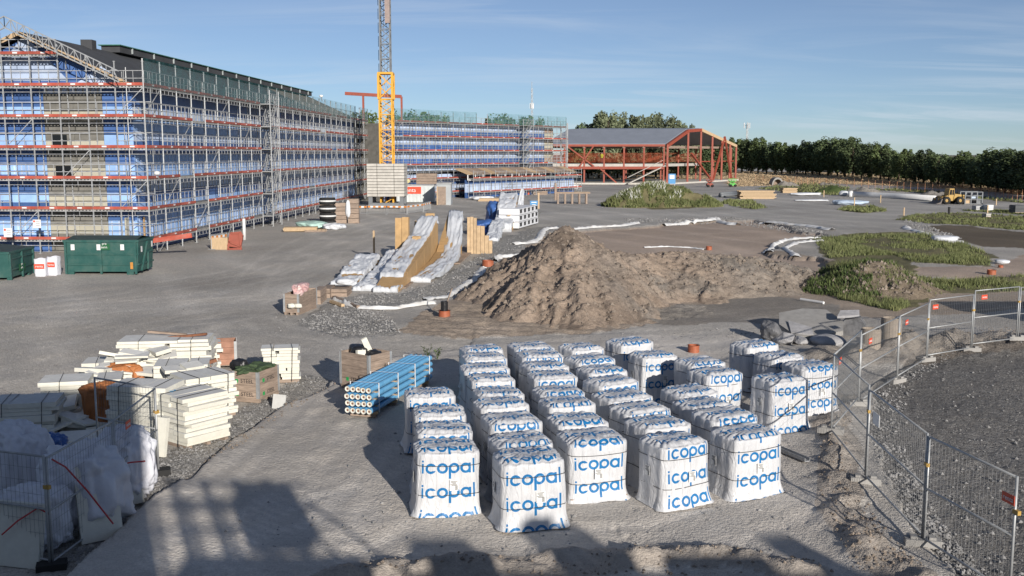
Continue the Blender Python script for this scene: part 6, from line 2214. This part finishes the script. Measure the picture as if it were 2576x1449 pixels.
# saw-horse rack with timber
p = at(z66, 2165, 1300); q = at(z66, 2600, 1290)
t = thing('timber_rack', 'timber rack carrying long boards on the road edge', 'rack', (p.x, p.y, 0), 0); Lr = q.x - p.x
for i in range(5):
    MB().box((Lr * (i + .5) / 5, 0, .7), (.25, 1.4, 1.4)).ob('leg', WOODG, t)
for k in range(3):
    MB().box((Lr / 2, -.5 + .5 * k, 1.5 + .02 * k), (Lr, .4, .2)).ob('board', WOODN if k else WOODG, t)
MB().box((Lr * .03, 0, 1.7), (.3, 1.5, 2.4)).ob('end_post', WOODG, t)


def stake(label, x, yb, yt, mat=WOODN, w=.12):
    p = g(x, yb); h = zat(x, yt, p.y).z
    m = MB(); m.box((0, 0, h / 2), (w, w, h)); m.box((0, 0, h - .03), (w * 1.15, w * 1.15, .05))
    return tag(m.ob('marker_stake', mat, None, (p.x, p.y, 0)), label, 'stake', 'survey stakes')


p = g(1343, 525); s_ = p.y / FV
t = thing('site_sign', 'blue site sign with white print beside a timber post', 'sign', (p.x, p.y, 0), 0)
hh = zat(1343, 505, p.y).z
MB().box((0, 0, hh - 8.5 * s_), (19 * s_, .06, 17 * s_)).ob('panel', SKYBLUE, t)
MB().box((0, -.04, hh - 11 * s_), (9 * s_, .02, 4 * s_)).ob('printed_arrow', WHITE, t); MB().box((0, -.04, hh - 4 * s_), (13 * s_, .02, 2.2 * s_)).ob('lettering', WHITE, t)
for sx in (-8, 8):
    MB().box((sx * s_, .06, hh / 2), (.1, .1, hh)).ob('post', WOODN, t)
stake('tall timber post beside the blue site sign', 1355, 525, 485, w=.2)
p = g(1690, 470); hh = 2.9
t = thing('site_sign', 'blue and white notice panel in front of the steel hall', 'sign', (p.x, p.y, 0), 0)
MB().box((0, 0, 1.7), (1.5, .06, 2.1)).ob('panel', SKYBLUE, t); MB().box((0, -.05, 2.1), (1.0, .02, .8)).ob('lettering', WHITE, t)
for sx in (-.6, .6):
    MB().box((sx, .06, .9), (.1, .1, 1.8)).ob('post', GALV, t)

# ------------------------------------------------------------------ right-hand far yard
z8 = lambda x, y: (1811 + x * .2969, 295 + y * .2969)
for i, (x, yb, yt, lab) in enumerate(((880, 675, 620, 'pale survey stake beside the small green heap'), (1138, 755, 680, 'pale survey stake beside the round grass island'), (1360, 725, 660, 'pale survey stake in front of the long white pipe'), (1558, 832, 765, 'pale survey stake at the tip of the green lawn'), (305, 690, 625, 'pale survey stake in front of the lumber stack'), (2340, 745, 690, 'pale survey stake beyond the yellow loader'), (2265, 842, 745, 'pale survey stake on the green lawn by the white box'))):
    stake(lab, *(z8(x, yb)), z8(x, yt)[1], WOODN, .12)
stake('dark survey stake on the gravel beyond the lawn', z8(1940, 820)[0], z8(1940, 820)[1], z8(1940, 760)[1], DARK, .2)
clutter('lumber_stack', 'long tan lumber stack beside the far road', 'lumber', z8, 165, 475, 692, 622, WOODN, 2.5, 'stack')
p = at(z8, 10, 680); q = at(z8, 160, 668)
for k in range(3):
    m = MB(); m.tube((p.x, p.y + .5 * k, .3 + .25 * (k == 1)), (q.x, q.y + .5 * k, .3 + .25 * (k == 1)), .28, 12); tag(m.ob('dark_pipe', CRANEG, None, smooth=True), 'dark grey pipe lying before the lumber stack, %s one' % ('front', 'middle', 'back')[k], 'pipe', 'dark pipes by the lumber')
# long white pipe
a = g(*z8(1122, 672)); b = g(*z8(1822, 712)); mid = g(*z8(1500, 690))
m = MB(); m.path([(a.x, a.y, .35), ((a.x + mid.x) / 2, (a.y + mid.y) / 2, .36), (mid.x, mid.y, .35), (b.x, b.y, .35)], .5, 14); m.tube((a.x - .6, a.y + .1, .33), (a.x, a.y, .35), .62, 14)
tag(m.ob('white_pipe', WHITE, None, smooth=True), 'very long white plastic pipe lying on the far gravel', 'pipe')
lump('sheeting', 'small white sheet beside the end of the long white pipe', 'sheet', tuple(at(z8, 1050, 668)), (1.6, 1.2, .9), TARP, 91, sub=3)
lump('sheeting', 'pale blue sheet on the gravel beside the grass island', 'sheet', tuple(at(z8, 1100, 742)), (5.0, 2.2, .7), M('pale_blue_sheet', (.40, .48, .58), .5, .15, 2), 92, sub=4)
lump('sheeting', 'white sheet strip before the green heap', 'sheet', tuple(at(z8, 730, 662)), (5.5, 1.5, .5), TARP, 93, sub=4)
lump('sheeting', 'white sheet lying on the far crossing road', 'sheet', tuple(at(z8, 780, 712)), (5, 1.2, .3), TARP, 94, sub=4)
clutter('timber_box', 'scattered pale crates before the grey gravel heap', 'crates', z8, 530, 660, 642, 600, WOODN, 2, 'stack')
clutter('white_box', 'white cabinet beside the stake on the lawn', 'cabinet', z8, 2262, 2316, 796, 742, WHITE, 1.2)
clutter('white_box', 'white concrete foot on the lawn', 'foot', z8, 2256, 2296, 850, 816, CONCL, 1.0)
clutter('cage_box', 'wire cage crate beside the white cabinet', 'crate', z8, 2170, 2250, 792, 750, GALVD, 1.2)
clutter('dark_crate', 'dark slatted crate at the far right edge', 'crate', z8, 2502, 2600, 812, 745, M('dark_slat', (.06, .065, .07), .6), 1.6)
# arch-shaped pipe mouth
p = at(z8, 490, 575); t = thing('concrete_culvert', 'dark arched culvert mouth beside the gravel heap', 'culvert', (p.x, p.y, 0), 0)
s_ = p.y / FV * .2969
m = MB(); n_ = 14; r1, r0 = 48 * s_, 38 * s_
pts = [(r1 * math.cos(math.pi * i / n_), 0, r1 * 1.35 * math.sin(math.pi * i / n_)) for i in range(n_ + 1)] + [(r0 * math.cos(math.pi * i / n_), 0, r0 * 1.3 * math.sin(math.pi * i / n_)) for i in range(n_, -1, -1)]
for i in range(n_):
    m.prism([pts[i], pts[i + 1], pts[2 * n_ - i], pts[2 * n_ + 1 - i]], (0, 3, 0))
m.ob('arch_ring', CONC, t)
MB().box((0, 1.5, r0 * .55), (r0 * 1.9, .2, r0 * 1.1)).ob('back_plate', WOODG, t)
# orange net fence in front of the field
of = thing('net_fence', 'orange plastic net fence along the tan field', 'fence', (0, 0, 0))
line = [g(*z8(x, y)) for x, y in ((300, 545), (640, 560), (900, 575), (1200, 592), (1500, 615), (1800, 640), (2100, 660), (2400, 690), (2600, 705))]
for i in range(len(line) - 1):
    a, b = line[i], line[i + 1]
    m = MB(); m.prism([a + up * .2, b + up * .2, b + up * 1.5, a + up * 1.5], (0, .02, 0)); m.ob('net', ORANGENET2, of)
    for k in range(5):
        c = a.lerp(b, k / 5); MB().box((c.x, c.y, .8), (.045, .045, 1.6)).ob('post', M('orange_post', (.5, .24, .12), .6), of)


# ------------------------------------------------------------------ wheel loader
def wheel(t, x, y, r, w):
    o = thing_part = MB().lathe([(r * .45, -w / 2), (r * .93, -w / 2), (r, -w * .3), (r, w * .3), (r * .93, w / 2), (r * .45, w / 2), (r * .45, -w / 2)], 24)
    for i_ in range(len(o.v)):
        a, b, c = o.v[i_]; o.v[i_] = (a, c, b)
    wh = o.ob('tyre', DARK, t, (x, y, r), smooth=True)
    q = MB().lathe([(.02, -w * .3), (r * .3, -w * .36), (r * .5, -w * .3), (r * .5, w * .3), (.02, w * .3)], 18)
    for i_ in range(len(q.v)):
        a, b, c = q.v[i_]; q.v[i_] = (a, c, b)
    q.ob('rim', YEL, wh, (0, 0, 0), smooth=True)


p = g(*z8(1990, 738)); k_ = p.y / FV * .2969
t = thing('wheel_loader', 'yellow articulated wheel loader parked at the end of the white pipe', 'loader', (p.x, p.y, 0), R(0)); t.scale = (1, 1, 1)
u_ = k_
rw = 33 * u_
for x in (-70 * u_, 45 * u_):
    for y in (.2, 2.6):
        wheel(t, x, y, rw, .75)
m = MB(); m.prism([(0, .5, 35 * u_), (95 * u_, .5, 40 * u_), (95 * u_, .5, 78 * u_), (10 * u_, .5, 88 * u_)], (0, 1.8, 0)); m.ob('engine_hood', YEL, t)
m = MB(); m.prism([(-105 * u_, .6, 30 * u_), (5 * u_, .6, 28 * u_), (5 * u_, .6, 62 * u_), (-95 * u_, .6, 62 * u_)], (0, 1.6, 0)); m.ob('front_frame', YEL, t)
m = MB(); m.prism([(-42 * u_, .6, 62 * u_), (10 * u_, .6, 62 * u_), (6 * u_, .6, 132 * u_), (-32 * u_, .6, 132 * u_)], (0, 1.6, 0)); cab = m.ob('cab', YEL, t)
MB().prism([(-34 * u_, .58, 80 * u_), (-14 * u_, .58, 80 * u_), (-14 * u_, .58, 122 * u_), (-28 * u_, .58, 122 * u_)], (0, -.02, 0)).ob('window', GLASS, cab); MB().prism([(-9 * u_, .58, 80 * u_), (5 * u_, .58, 80 * u_), (2 * u_, .58, 122 * u_), (-9 * u_, .58, 122 * u_)], (0, -.02, 0)).ob('window', GLASS, cab)
m = MB(); m.beam((-40 * u_, .8, 62 * u_), (-120 * u_, .8, 30 * u_), .3, .45); m.beam((-40 * u_, 2.1, 62 * u_), (-120 * u_, 2.1, 30 * u_), .3, .45); m.ob('lift_arm', YEL, t)
m = MB(); m.prism([(-118 * u_, -.1, 3 * u_), (-165 * u_, -.1, 2 * u_), (-150 * u_, -.1, 8 * u_), (-125 * u_, -.1, 18 * u_), (-112 * u_, -.1, 50 * u_), (-105 * u_, -.1, 45 * u_)], (0, 3, 0)); m.ob('bucket', M('worn_bucket_steel', (.12, .10, .09), .6, .3, 2), t)
MB().tube((60 * u_, 1.4, 85 * u_), (60 * u_, 1.4, 115 * u_), .09).ob('exhaust', DARK, t)
# cage trailer and machine parts behind it
p = g(*z8(2150, 738)); s_ = p.y / FV * .2969
t = thing('stillage', 'grey wire stillage full of fittings behind the yellow loader', 'stillage', (p.x, p.y, 0), 0)
for sx in (-75, -25, 25, 70):
    for y in (0, 1.6):
        MB().beam((sx * s_, y, 0), (sx * s_, y, 105 * s_), .14).ob('post', CRANEG, t)
for z in (5, 40, 72, 104):
    for y in (0, 1.6):
        MB().beam((-75 * s_, y, z * s_), (70 * s_, y, z * s_), .1).ob('rail', CRANEG, t)
MB().box((-50 * s_, .8, 24 * s_), (45 * s_, 1.4, 40 * s_)).ob('parcel', WOODN, t); MB().box((5 * s_, .8, 60 * s_), (50 * s_, 1.4, 22 * s_)).ob('parcel', M('pale_blue_sheet', (.4, .48, .58)), t); MB().box((45 * s_, .8, 25 * s_), (40 * s_, 1.3, 45 * s_)).ob('parcel', CRANEG, t)

# lifts at the hall
def scissor(label, x, yb, w, yt, mat):
    p = g(x, yb); s_ = p.y / FV; W = w * s_; H = zat(x, yt, p.y).z
    t = thing('access_lift', label, 'lift', (p.x, p.y, 0), 0, 'access lifts by the hall')
    MB().box((0, 0, H * .28), (W, 1.6, H * .28)).ob('chassis', mat, t)
    for sx in (-.35, .35):
        m = MB().lathe([(.01, -.2), (H * .17, -.2), (H * .17, .2), (.01, .2)], 14)
        for i_ in range(len(m.v)):
            a, b, c = m.v[i_]; m.v[i_] = (a, c, b)
        m.ob('wheel', DARK, t, (sx * W, -.8, H * .17), smooth=True)
    m = MB(); m.beam((-W * .4, 0, H * .42), (W * .4, 0, H * .7), .18); m.beam((W * .4, 0, H * .42), (-W * .4, 0, H * .7), .18); m.ob('scissor_arms', mat, t)
    m = MB(); m.box((0, 0, H * .72), (W, 1.3, .15))
    for sx in (-.5, 0, .5):
        for sy in (-.6, .6):
            m.beam((sx * W, sy, H * .72), (sx * W, sy, H), .08)
    for sy in (-.6, .6):
        m.beam((-W / 2, sy, H), (W / 2, sy, H), .08)
    m.ob('platform', mat, t)


scissor('bright green access lift at the far end of the steel hall', 1842, 470, 16, 450, M('lime_paint', (.08, .40, .06), .5, .15))
scissor('red access lift beside the raking columns of the steel hall', 1785, 471, 15, 450, STEELRED)

# ------------------------------------------------------------------ worker on the hall deck
def worker(label, loc, h=1.78, rz=0.0):
    J = {'pel': (0, 0, .53), 'ch': (0, .02, .72), 'nk': (0, .02, .83), 'hd': (0, .01, .90), 'ht': (0, .01, .97), 'ls': (-.115, .02, .80), 'rs': (.115, .02, .80), 'le': (-.15, .0, .63), 're': (.15, -.02, .63), 'lh': (-.13, -.08, .50), 'rh': (.12, -.12, .54),
         'lhp': (-.05, 0, .50), 'rhp': (.05, 0, .50), 'lk': (-.06, -.015, .28), 'rk': (.06, .0, .28), 'la': (-.065, .02, .04), 'ra': (.065, .02, .04), 'lt': (-.07, -.07, .015), 'rt': (.07, -.07, .015)}
    E_ = [('pel', 'ch'), ('ch', 'nk'), ('nk', 'hd'), ('hd', 'ht'), ('ch', 'ls'), ('ch', 'rs'), ('ls', 'le'), ('le', 'lh'), ('rs', 're'), ('re', 'rh'), ('pel', 'lhp'), ('pel', 'rhp'), ('lhp', 'lk'), ('lk', 'la'), ('la', 'lt'), ('rhp', 'rk'), ('rk', 'ra'), ('ra', 'rt')]
    rad = {'pel': .085, 'ch': .095, 'nk': .035, 'hd': .055, 'ht': .045, 'ls': .045, 'rs': .045, 'le': .03, 're': .03, 'lh': .022, 'rh': .022, 'lhp': .06, 'rhp': .06, 'lk': .04, 'rk': .04, 'la': .028, 'ra': .028, 'lt': .02, 'rt': .02}
    ks = list(J); me = bpy.data.meshes.new('mesh')
    me.from_pydata([tuple(c * h for c in J[k]) for k in ks], [(ks.index(a), ks.index(b)) for a, b in E_], [])
    o = bpy.data.objects.new('person', me); COL.objects.link(o)
    mo = o.modifiers.new('s', 'SKIN'); me.skin_vertices[0].data[0].use_root = True
    for i, k in enumerate(ks):
        me.skin_vertices[0].data[i].radius = (rad[k] * h, rad[k] * h)
    o.modifiers.new('ss', 'SUBSURF').levels = 1
    dg = bpy.context.evaluated_depsgraph_get(); dg.update()
    m2 = bpy.data.meshes.new_from_object(o.evaluated_get(dg))
    bpy.data.objects.remove(o)
    m2.materials.clear()
    hv_ = M('high_visibility_yellow', (.50, .62, .05), .6, .1)
    for mt in (M('navy_work_trousers', (.03, .035, .05), .8), hv_, M('skin_tone', (.48, .30, .22), .6), M('white_helmet', (.75, .75, .72), .4)):
        m2.materials.append(mt)
    for pl_ in m2.polygons:
        c = pl_.center / h
        pl_.material_index = 3 if c.z > .935 else (2 if c.z > .845 or (c.z < .55 and abs(c.x) > .105) else (1 if c.z > .52 else 0)); pl_.use_smooth = True
    w = ob('person', m2, None, loc, rz)
    return tag(w, label, 'person')


wp_ = zat(1514, 412, Yh + 1.5)
worker('person in bright yellow vest standing at the deck edge of the steel hall', (wp_.x, wp_.y, zdk + .62), 2.6, R(150))

# ------------------------------------------------------------------ rubble, rings and risers near the fence
z9 = lambda x, y: (1811 + x * .2969, 536.7 + y * .2969)


def boulder(label, f, x0, x1, yb, yt, d, seed, mat, rough=.35, name='boulder', facet=True):
    p = at(f, (x0 + x1) / 2, yb); w = abs(f(x1, yb)[0] - f(x0, yb)[0]) / FV * p.y; h = zat(*f((x0 + x1) / 2, yt), p.y + d * .4).z
    bm = bmesh.new(); bmesh.ops.create_icosphere(bm, subdivisions=4, radius=1)
    rr = np.random.default_rng(seed)
    planes = [(Vector(rr.normal(0, 1, 3)).normalized(), rr.uniform(.62, .88)) for _ in range(14)]
    for v in bm.verts:
        n_ = v.co.normalized(); r_ = 1.0
        if facet:
            for q, dd in planes:
                c = n_.dot(q)
                if c > .01:
                    r_ = min(r_, dd / c)
        r_ += rough * .18 * fbm(n_.x * 3 + seed, n_.y * 3, n_.z * 3, 4)
        v.co = Vector((n_.x * r_ * w / 1.6, n_.y * r_ * d / 1.6, (n_.z * r_ * .62 + .42) * h))
    me = bpy.data.meshes.new('mesh'); bm.to_mesh(me); bm.free(); me.materials.append(mat)
    if not facet:
        me.polygons.foreach_set('use_smooth', [True] * len(me.polygons))
    return tag(ob(name, me, None, (p.x, p.y + d * .35, p.z - .05)), label, 'boulder', 'boulders by the fence')


STONEM = M('pale_granite', (.36, .355, .36), .85, .3, 3, bump=.6, bs=12, dirt=(.22, .21, .20), dirtamt=.5)
STONED = M('dark_rock', (.15, .15, .155), .85, .3, 3, bump=.6, bs=12)
boulder('dark angular rock behind the back corner of the pallets', z9, 360, 520, 1095, 905, 1.3, 5, STONED)
boulder('pale angular rock between the dark rock and the broken slab', z9, 480, 645, 1112, 985, 1.0, 6, STONEM)
boulder('small pale rock in front of the broken slab', z9, 635, 745, 1118, 1035, .8, 7, STONEM)
boulder('smooth rounded grey boulder beside the fence', z9, 815, 1062, 1122, 1018, 1.1, 8, STONEM, .2, facet=False)
# broken concrete slab, tilted
p = at(z9, 870, 1060)
t = thing('concrete_slab', 'large broken concrete slab tilted on the rubble beyond the pallets', 'slab', (p.x, p.y + .2, .02), R(8)); t.rotation_euler = (R(11), R(-5), R(6))
m = MB(); m.prism([(-1.15, -.35, .12), (-.3, -.5, .1), (.75, -.3, .1), (1.15, .6, .12), (1.0, 1.9, .15), (.2, 2.3, .15), (-.9, 2.1, .15), (-1.35, .9, .15)], (0, 0, .2)); m.ob('slab', CONC, t)
m = MB(); m.prism([(-1.25, -.1, .3), (-.5, -.45, .28), (-.35, .1, .34), (-.95, 1.0, .36)], (0, 0, .07)); m.ob('broken_layer', STONEM, t)
p = at(z9, 1130, 1050)
t = thing('concrete_shard', 'dark jagged concrete shard standing at the end of the slab', 'shard', (p.x, p.y + .2, -.03), R(-25))
m = MB(); m.prism([(-.45, 0, 0), (.4, 0, 0), (.5, .1, .45), (.2, .2, .85), (-.2, .25, .75), (-.5, .1, .4)], (0, .18, .05)); m.ob('shard', STONED, t)
m = MB(); m.prism([(-.55, -.12, .72), (.25, .05, .80), (.2, .4, .95), (-.5, .3, .9)], (0, 0, .09)); m.ob('cap_piece', STONEM, t)
for k, (x0, x1, yb, yt) in enumerate(((2171, 2222, 908, 846), (2222, 2274, 900, 842))):
    x = (x0 + x1) / 2; p = g(x, yb); r_ = (x1 - x0) / 2 / FV * p.y; h_ = zat(x, yt, p.y + r_).z
    t = thing('concrete_ring', 'brown-grey concrete well ring behind the fence, %s' % ('nearer the pallets' if k == 0 else 'farther from the pallets'), 'well ring', (p.x, p.y + r_, hz(p.x, p.y) - .1), 0, 'concrete well rings')
    m = MB(); m.lathe([(r_ * .82, 0), (r_, 0), (r_, h_ * .93), (r_ * .93, h_ * .93), (r_ * .93, h_), (r_ * .82, h_), (r_ * .82, 0)], 28); m.ob('ring', M('brown_concrete', (.30, .255, .21), .9, .2, 2, bump=.4, bs=10, dirt=(.2, .17, .14)), t, smooth=False)


def riser(label, x, yb, yt, w, black=False):
    p = g(x, yb); r_ = w / 2 / FV * p.y; h_ = zat(x, yt, p.y).z
    t = thing('riser_pipe', label, 'pipe', (p.x, p.y + r_, hz(p.x, p.y) - .05), 0, 'red-brown riser pipes')
    prof_ = [(r_ * .8, 0)]
    hb = h_ * (.45 if black else 1)
    n_ = 5
    for i in range(n_):
        z = hb * i / n_; prof_ += [(r_, z), (r_, z + hb / n_ * .55), (r_ * .93, z + hb / n_ * .6), (r_ * .93, z + hb / n_)]
    prof_ += [(r_ * 1.05, hb), (r_ * .85, hb), (r_ * .85, hb * .3), (0.001, hb * .3)]
    MB().lathe(prof_, 24).ob('ribbed_pipe', TERRACOTTA, t, smooth=False)
    if black:
        MB().lathe([(r_ * .62, hb * .3), (r_ * .62, h_), (r_ * .5, h_), (r_ * .5, hb * .4)], 20).ob('inner_pipe', BLACKP, t)
        m = MB(); m.beam((r_ * .2, 0, h_ * .7), (r_ * 1.3, .1, h_ * 1.75), .08, .04); m.ob('leaning_board', WOODG, t)


riser('red-brown ribbed riser pipe behind the pallets', 1747, 888, 866, 30)
riser('red-brown riser with black pipe and leaning board before the big mound', 1117, 799, 757, 30, True)
riser('red-brown riser lid between the tarps and the big mound', 1227, 672, 655, 30)
riser('small red-brown riser on the sandy pad behind the mound', 1785, 622, 611, 15)
riser('red-brown riser on the sand at the right edge', 2499, 692, 678, 22)
riser('smaller red-brown riser on the sand near the right edge', 2520, 674, 666, 12)

# ------------------------------------------------------------------ geotextile strips and pipes on the ground
def ribbon(name, label, pts, w, amp=.12, mat=GEO, h=.12, cat='geotextile', n=None):
    P = [g(*q) for q in pts]
    L = [0]
    for a, b in zip(P[:-1], P[1:]):
        L.append(L[-1] + (b - a).length)
    n = n or max(12, int(L[-1] / (w * .35)))
    n = min(n, 160)
    V = []; F = []; nw = 6
    sd_ = random.uniform(0, 90)
    for i in range(n + 1):
        s = L[-1] * i / n
        x = np.interp(s, L, [p.x for p in P]); y = np.interp(s, L, [p.y for p in P])
        s2 = min(s + .3, L[-1]); x2 = np.interp(s2, L, [p.x for p in P]); y2 = np.interp(s2, L, [p.y for p in P])
        if s2 == s:
            x2, y2 = x, y; x, y = np.interp(s - .3, L, [p.x for p in P]), np.interp(s - .3, L, [p.y for p in P])
        d = Vector((x2 - x, y2 - y, 0)).normalized(); q = Vector((-d.y, d.x, 0))
        ww = w * (.65 + .5 * abs(fbm(s * .5, sd_, 0, 3)) + .3 * fbm(s * 1.7, sd_, 3, 2))
        zb_ = hz(x, y)
        for j in range(nw + 1):
            u = j / nw - .5
            o_ = q * (u * ww + .2 * w * fbm(s * .9, sd_, 5, 2))
            V.append((x + o_.x, y + o_.y, zb_ + .03 + h * (1 - 4 * u * u) * (.4 + .8 * abs(fbm(s * 1.3, u * 3, sd_, 3))) + amp * .5 * abs(fbm(s * 3, u * 6, sd_, 2)) * (1 - 4 * u * u)))
    for i in range(n):
        for j in range(nw):
            a = i * (nw + 1) + j; F.append((a, a + 1, a + nw + 2, a + nw + 1))
    me = bpy.data.meshes.new('mesh'); me.from_pydata(V, [], F); me.materials.append(mat)
    me.polygons.foreach_set('use_smooth', [True] * len(F))
    return tag(ob(name, me), label, cat, 'white geotextile strips')


ribbon('geotextile_strip', 'white geotextile strip curving from the crate to the black riser', [z4(600, 900), z4(700, 945), z4(820, 978), z4(1000, 988), z4(1130, 988), z4(1250, 968), z4(1380, 950), z4(1515, 945)], .38, .1, h=.2)
ribbon('geotextile_strip', 'crumpled white geotextile running from the riser along the mound', [z4(1385, 915), z4(1500, 895), z4(1610, 875), z4(1720, 790), z4(1830, 730), z4(1875, 660), z4(1900, 620)], .55, .2, h=.1)
ribbon('geotextile_strip', 'white geotextile beside the riser lid towards the far packs', [z4(1990, 570), z4(2050, 535), z4(2150, 530), z4(2240, 515)], .6, .2, h=.25)
ribbon('geotextile_strip', 'bunched white geotextile at the top of the gravel strip', [z4(2165, 420), z4(2240, 415), z4(2340, 398), z4(2385, 370), z4(2425, 300), z4(2470, 280), z4(2570, 272)], .8, .3, h=.22)
ribbon('geotextile_strip', 'thin white geotextile line behind the mound top', [(1440, 578), (1500, 573), (1560, 570), (1605, 562)], .9, .2, h=.25)
ribbon('geotextile_strip', 'white geotextile along the edge of the sandy pad', [(1668, 563), (1720, 560), (1780, 556), (1800, 552), (1835, 560), (1862, 562)], 1.1, .3, h=.28)
ribbon('geotextile_strip', 'white geotextile on the far lip of the sandy pad', [(1915, 558), (1960, 562), (2010, 568), (2045, 572), (2095, 580)], 1.0, .25, h=.22)
ribbon('geotextile_strip', 'outer white strip of the curved trench by the grass', [z9(415, 330), z9(400, 305), z9(450, 270), z9(530, 240), z9(650, 218), z9(760, 216), z9(880, 214)], .8, .25, h=.14)
ribbon('geotextile_strip', 'inner white strip of the curved trench by the grass', [z9(650, 372), z9(600, 330), z9(550, 298), z9(620, 262), z9(700, 246), z9(800, 240), z9(890, 236)], .7, .25, h=.14)
ribbon('geotextile_strip', 'white geotextile winding past the dark lawn edge', [z9(1565, 118), z9(1600, 140), z9(1690, 160), z9(1790, 190), z9(1890, 212), z9(1950, 245), z9(2100, 250)], .9, .2, h=.16)
ribbon('geotextile_strip', 'faint white strip lying across the sandy pad', [(1620, 617), (1680, 615), (1740, 618), (1775, 622)], .3, .08, h=.12)
for k, (x, y, dm, lab) in enumerate(((2521, 664, (.9, .6, .3), 'small white sheet beside the right edge riser'), (2378, 608, (2.2, 1.2, .5), 'white foam scrap on the road beyond the grass'))):
    p = g(x, y); lump('sheeting', lab, 'sheet', (p.x, p.y, 0), dm, TARP, 120 + k, sub=3)
# timber along the crate, steel channel, white stick
for k, (a, b, mat, lab) in enumerate(((z4(590, 895), z4(805, 980), WOODG, 'grey timber batten lying along the white strip'), (z4(565, 935), z4(670, 968), WOODN, 'short timber batten lying beside the crate'))):
    a, b = g(*a), g(*b); m = MB(); m.beam((a.x, a.y, .12), (b.x, b.y, .1), .16, .12); tag(m.ob('timber_batten', mat), lab, 'batten')
a = g(1950, 1132); b = g(2031, 1166); m = MB()
m.beam((a.x, a.y, .05), (b.x, b.y, .05), .14, .02); dd = (b - a).normalized(); qq = Vector((-dd.y, dd.x, 0)) * .07
for s in (-1, 1):
    m.beam(a + qq * s + up * .09, b + qq * s + up * .09, .015, .08)
tag(m.ob('steel_channel', GALVD), 'steel channel lying on the pad beside the near pallets', 'channel')
a = g(2014, 757); b = g(2072, 766); m = MB(); m.tube((a.x, a.y, .08), (b.x, b.y, .08), .07, 8); tag(m.ob('white_pipe', WHITE), 'short white pipe lying behind the broken slab', 'pipe')

# ------------------------------------------------------------------ yard crate and low boxes before the tarps
a = g(*z4(187, 1032)); b = g(*z4(320, 1036)); c_ = g(*z4(400, 960))
w = (b - a).length; rz_ = math.atan2(b.y - a.y, b.x - a.x); hh = zat(*z4(187, 850), a.y).z
cen = Vector(((a.x + b.x) / 2, (a.y + b.y) / 2 + 1.15, 0))
crate('yard collar crate with pink and white scraps in front of the tarped timber', cen, rz_, w, 2.2, 4, text=False, hgt=hh / 4.6)
lump('scrap_heap', 'pink and white plastic scraps heaped in the yard crate', 'scraps', (cen.x, cen.y, hh * .75), (w * .9, 1.8, .55), M('pink_white_scraps', (.62, .36, .34), .6, .5, 6, dirt=(.75, .72, .68), dirtamt=.9, grime=4), 131, sub=4, rough=.5)
for k, (x, y) in enumerate(((225, 955), (282, 955))):
    p = g(*z4(x, 1034)); lump('foam_scrap', 'white foam roll end in the yard crate front, %s' % ('nearer the yard' if k == 0 else 'nearer the gravel'), 'foam', (p.x, p.y - .08, hh * .34), (.36, .2, .22), FOAM, 140 + k, sub=3)
for k, (x0, x1, yb, yt, lab) in enumerate(((405, 475, 935, 815, 'first low brown timber box behind the yard crate'), (478, 556, 885, 800, 'second low brown timber box behind the yard crate'), (560, 705, 875, 805, 'third low brown timber box with white scraps at the gravel edge'))):
    clutter('timber_box', lab, 'box', z4, x0, x1, yb, yt, WOODG, 1.6, 'box', group='low timber boxes')
lump('scrap_heap', 'white scraps on the third low timber box', 'scraps', tuple(at(z4, 670, 868) + Vector((0, .5, .5))), (.9, .8, .35), TARP, 133, sub=3)

# weeds at the pad edge
def weed(label, x, y, h, seed, n=26):
    p = g(x, y); rr = random.Random(seed); t = thing('weed_plant', label, 'plant', (p.x, p.y, hz(p.x, p.y)), 0, 'single weeds')
    ms, ml = MB(), MB()
    for i in range(5):
        a = rr.uniform(0, 6.28); e = Vector((math.cos(a) * h * .3, math.sin(a) * h * .3, h * rr.uniform(.6, 1)))
        ms.tube((0, 0, 0), e, .012, 5, r2=.004)
        for k in range(n // 3):
            c = e * rr.uniform(.3, 1.05); b = Vector((rr.uniform(-1, 1), rr.uniform(-1, 1), rr.uniform(-.2, .6))).normalized() * .12; s = b.cross(Vector((0, 0, 1))).normalized() * .03
            ml.add([c, c + b * .5 + s, c + b, c + b * .5 - s], [(0, 1, 2, 3)])
    ms.ob('stem', WEEDM, t); ml.ob('leaves', WEEDM, t, fix=False)


weed('spindly weed at the pad edge beside the blue pipes', 1077, 905, .6, 1)
weed('small weed at the pad edge beside the pallet columns', 1100, 903, .4, 2)
weed('bushy weed at the end of the far timber packs', 1352, 556, 1.4, 3, 60)
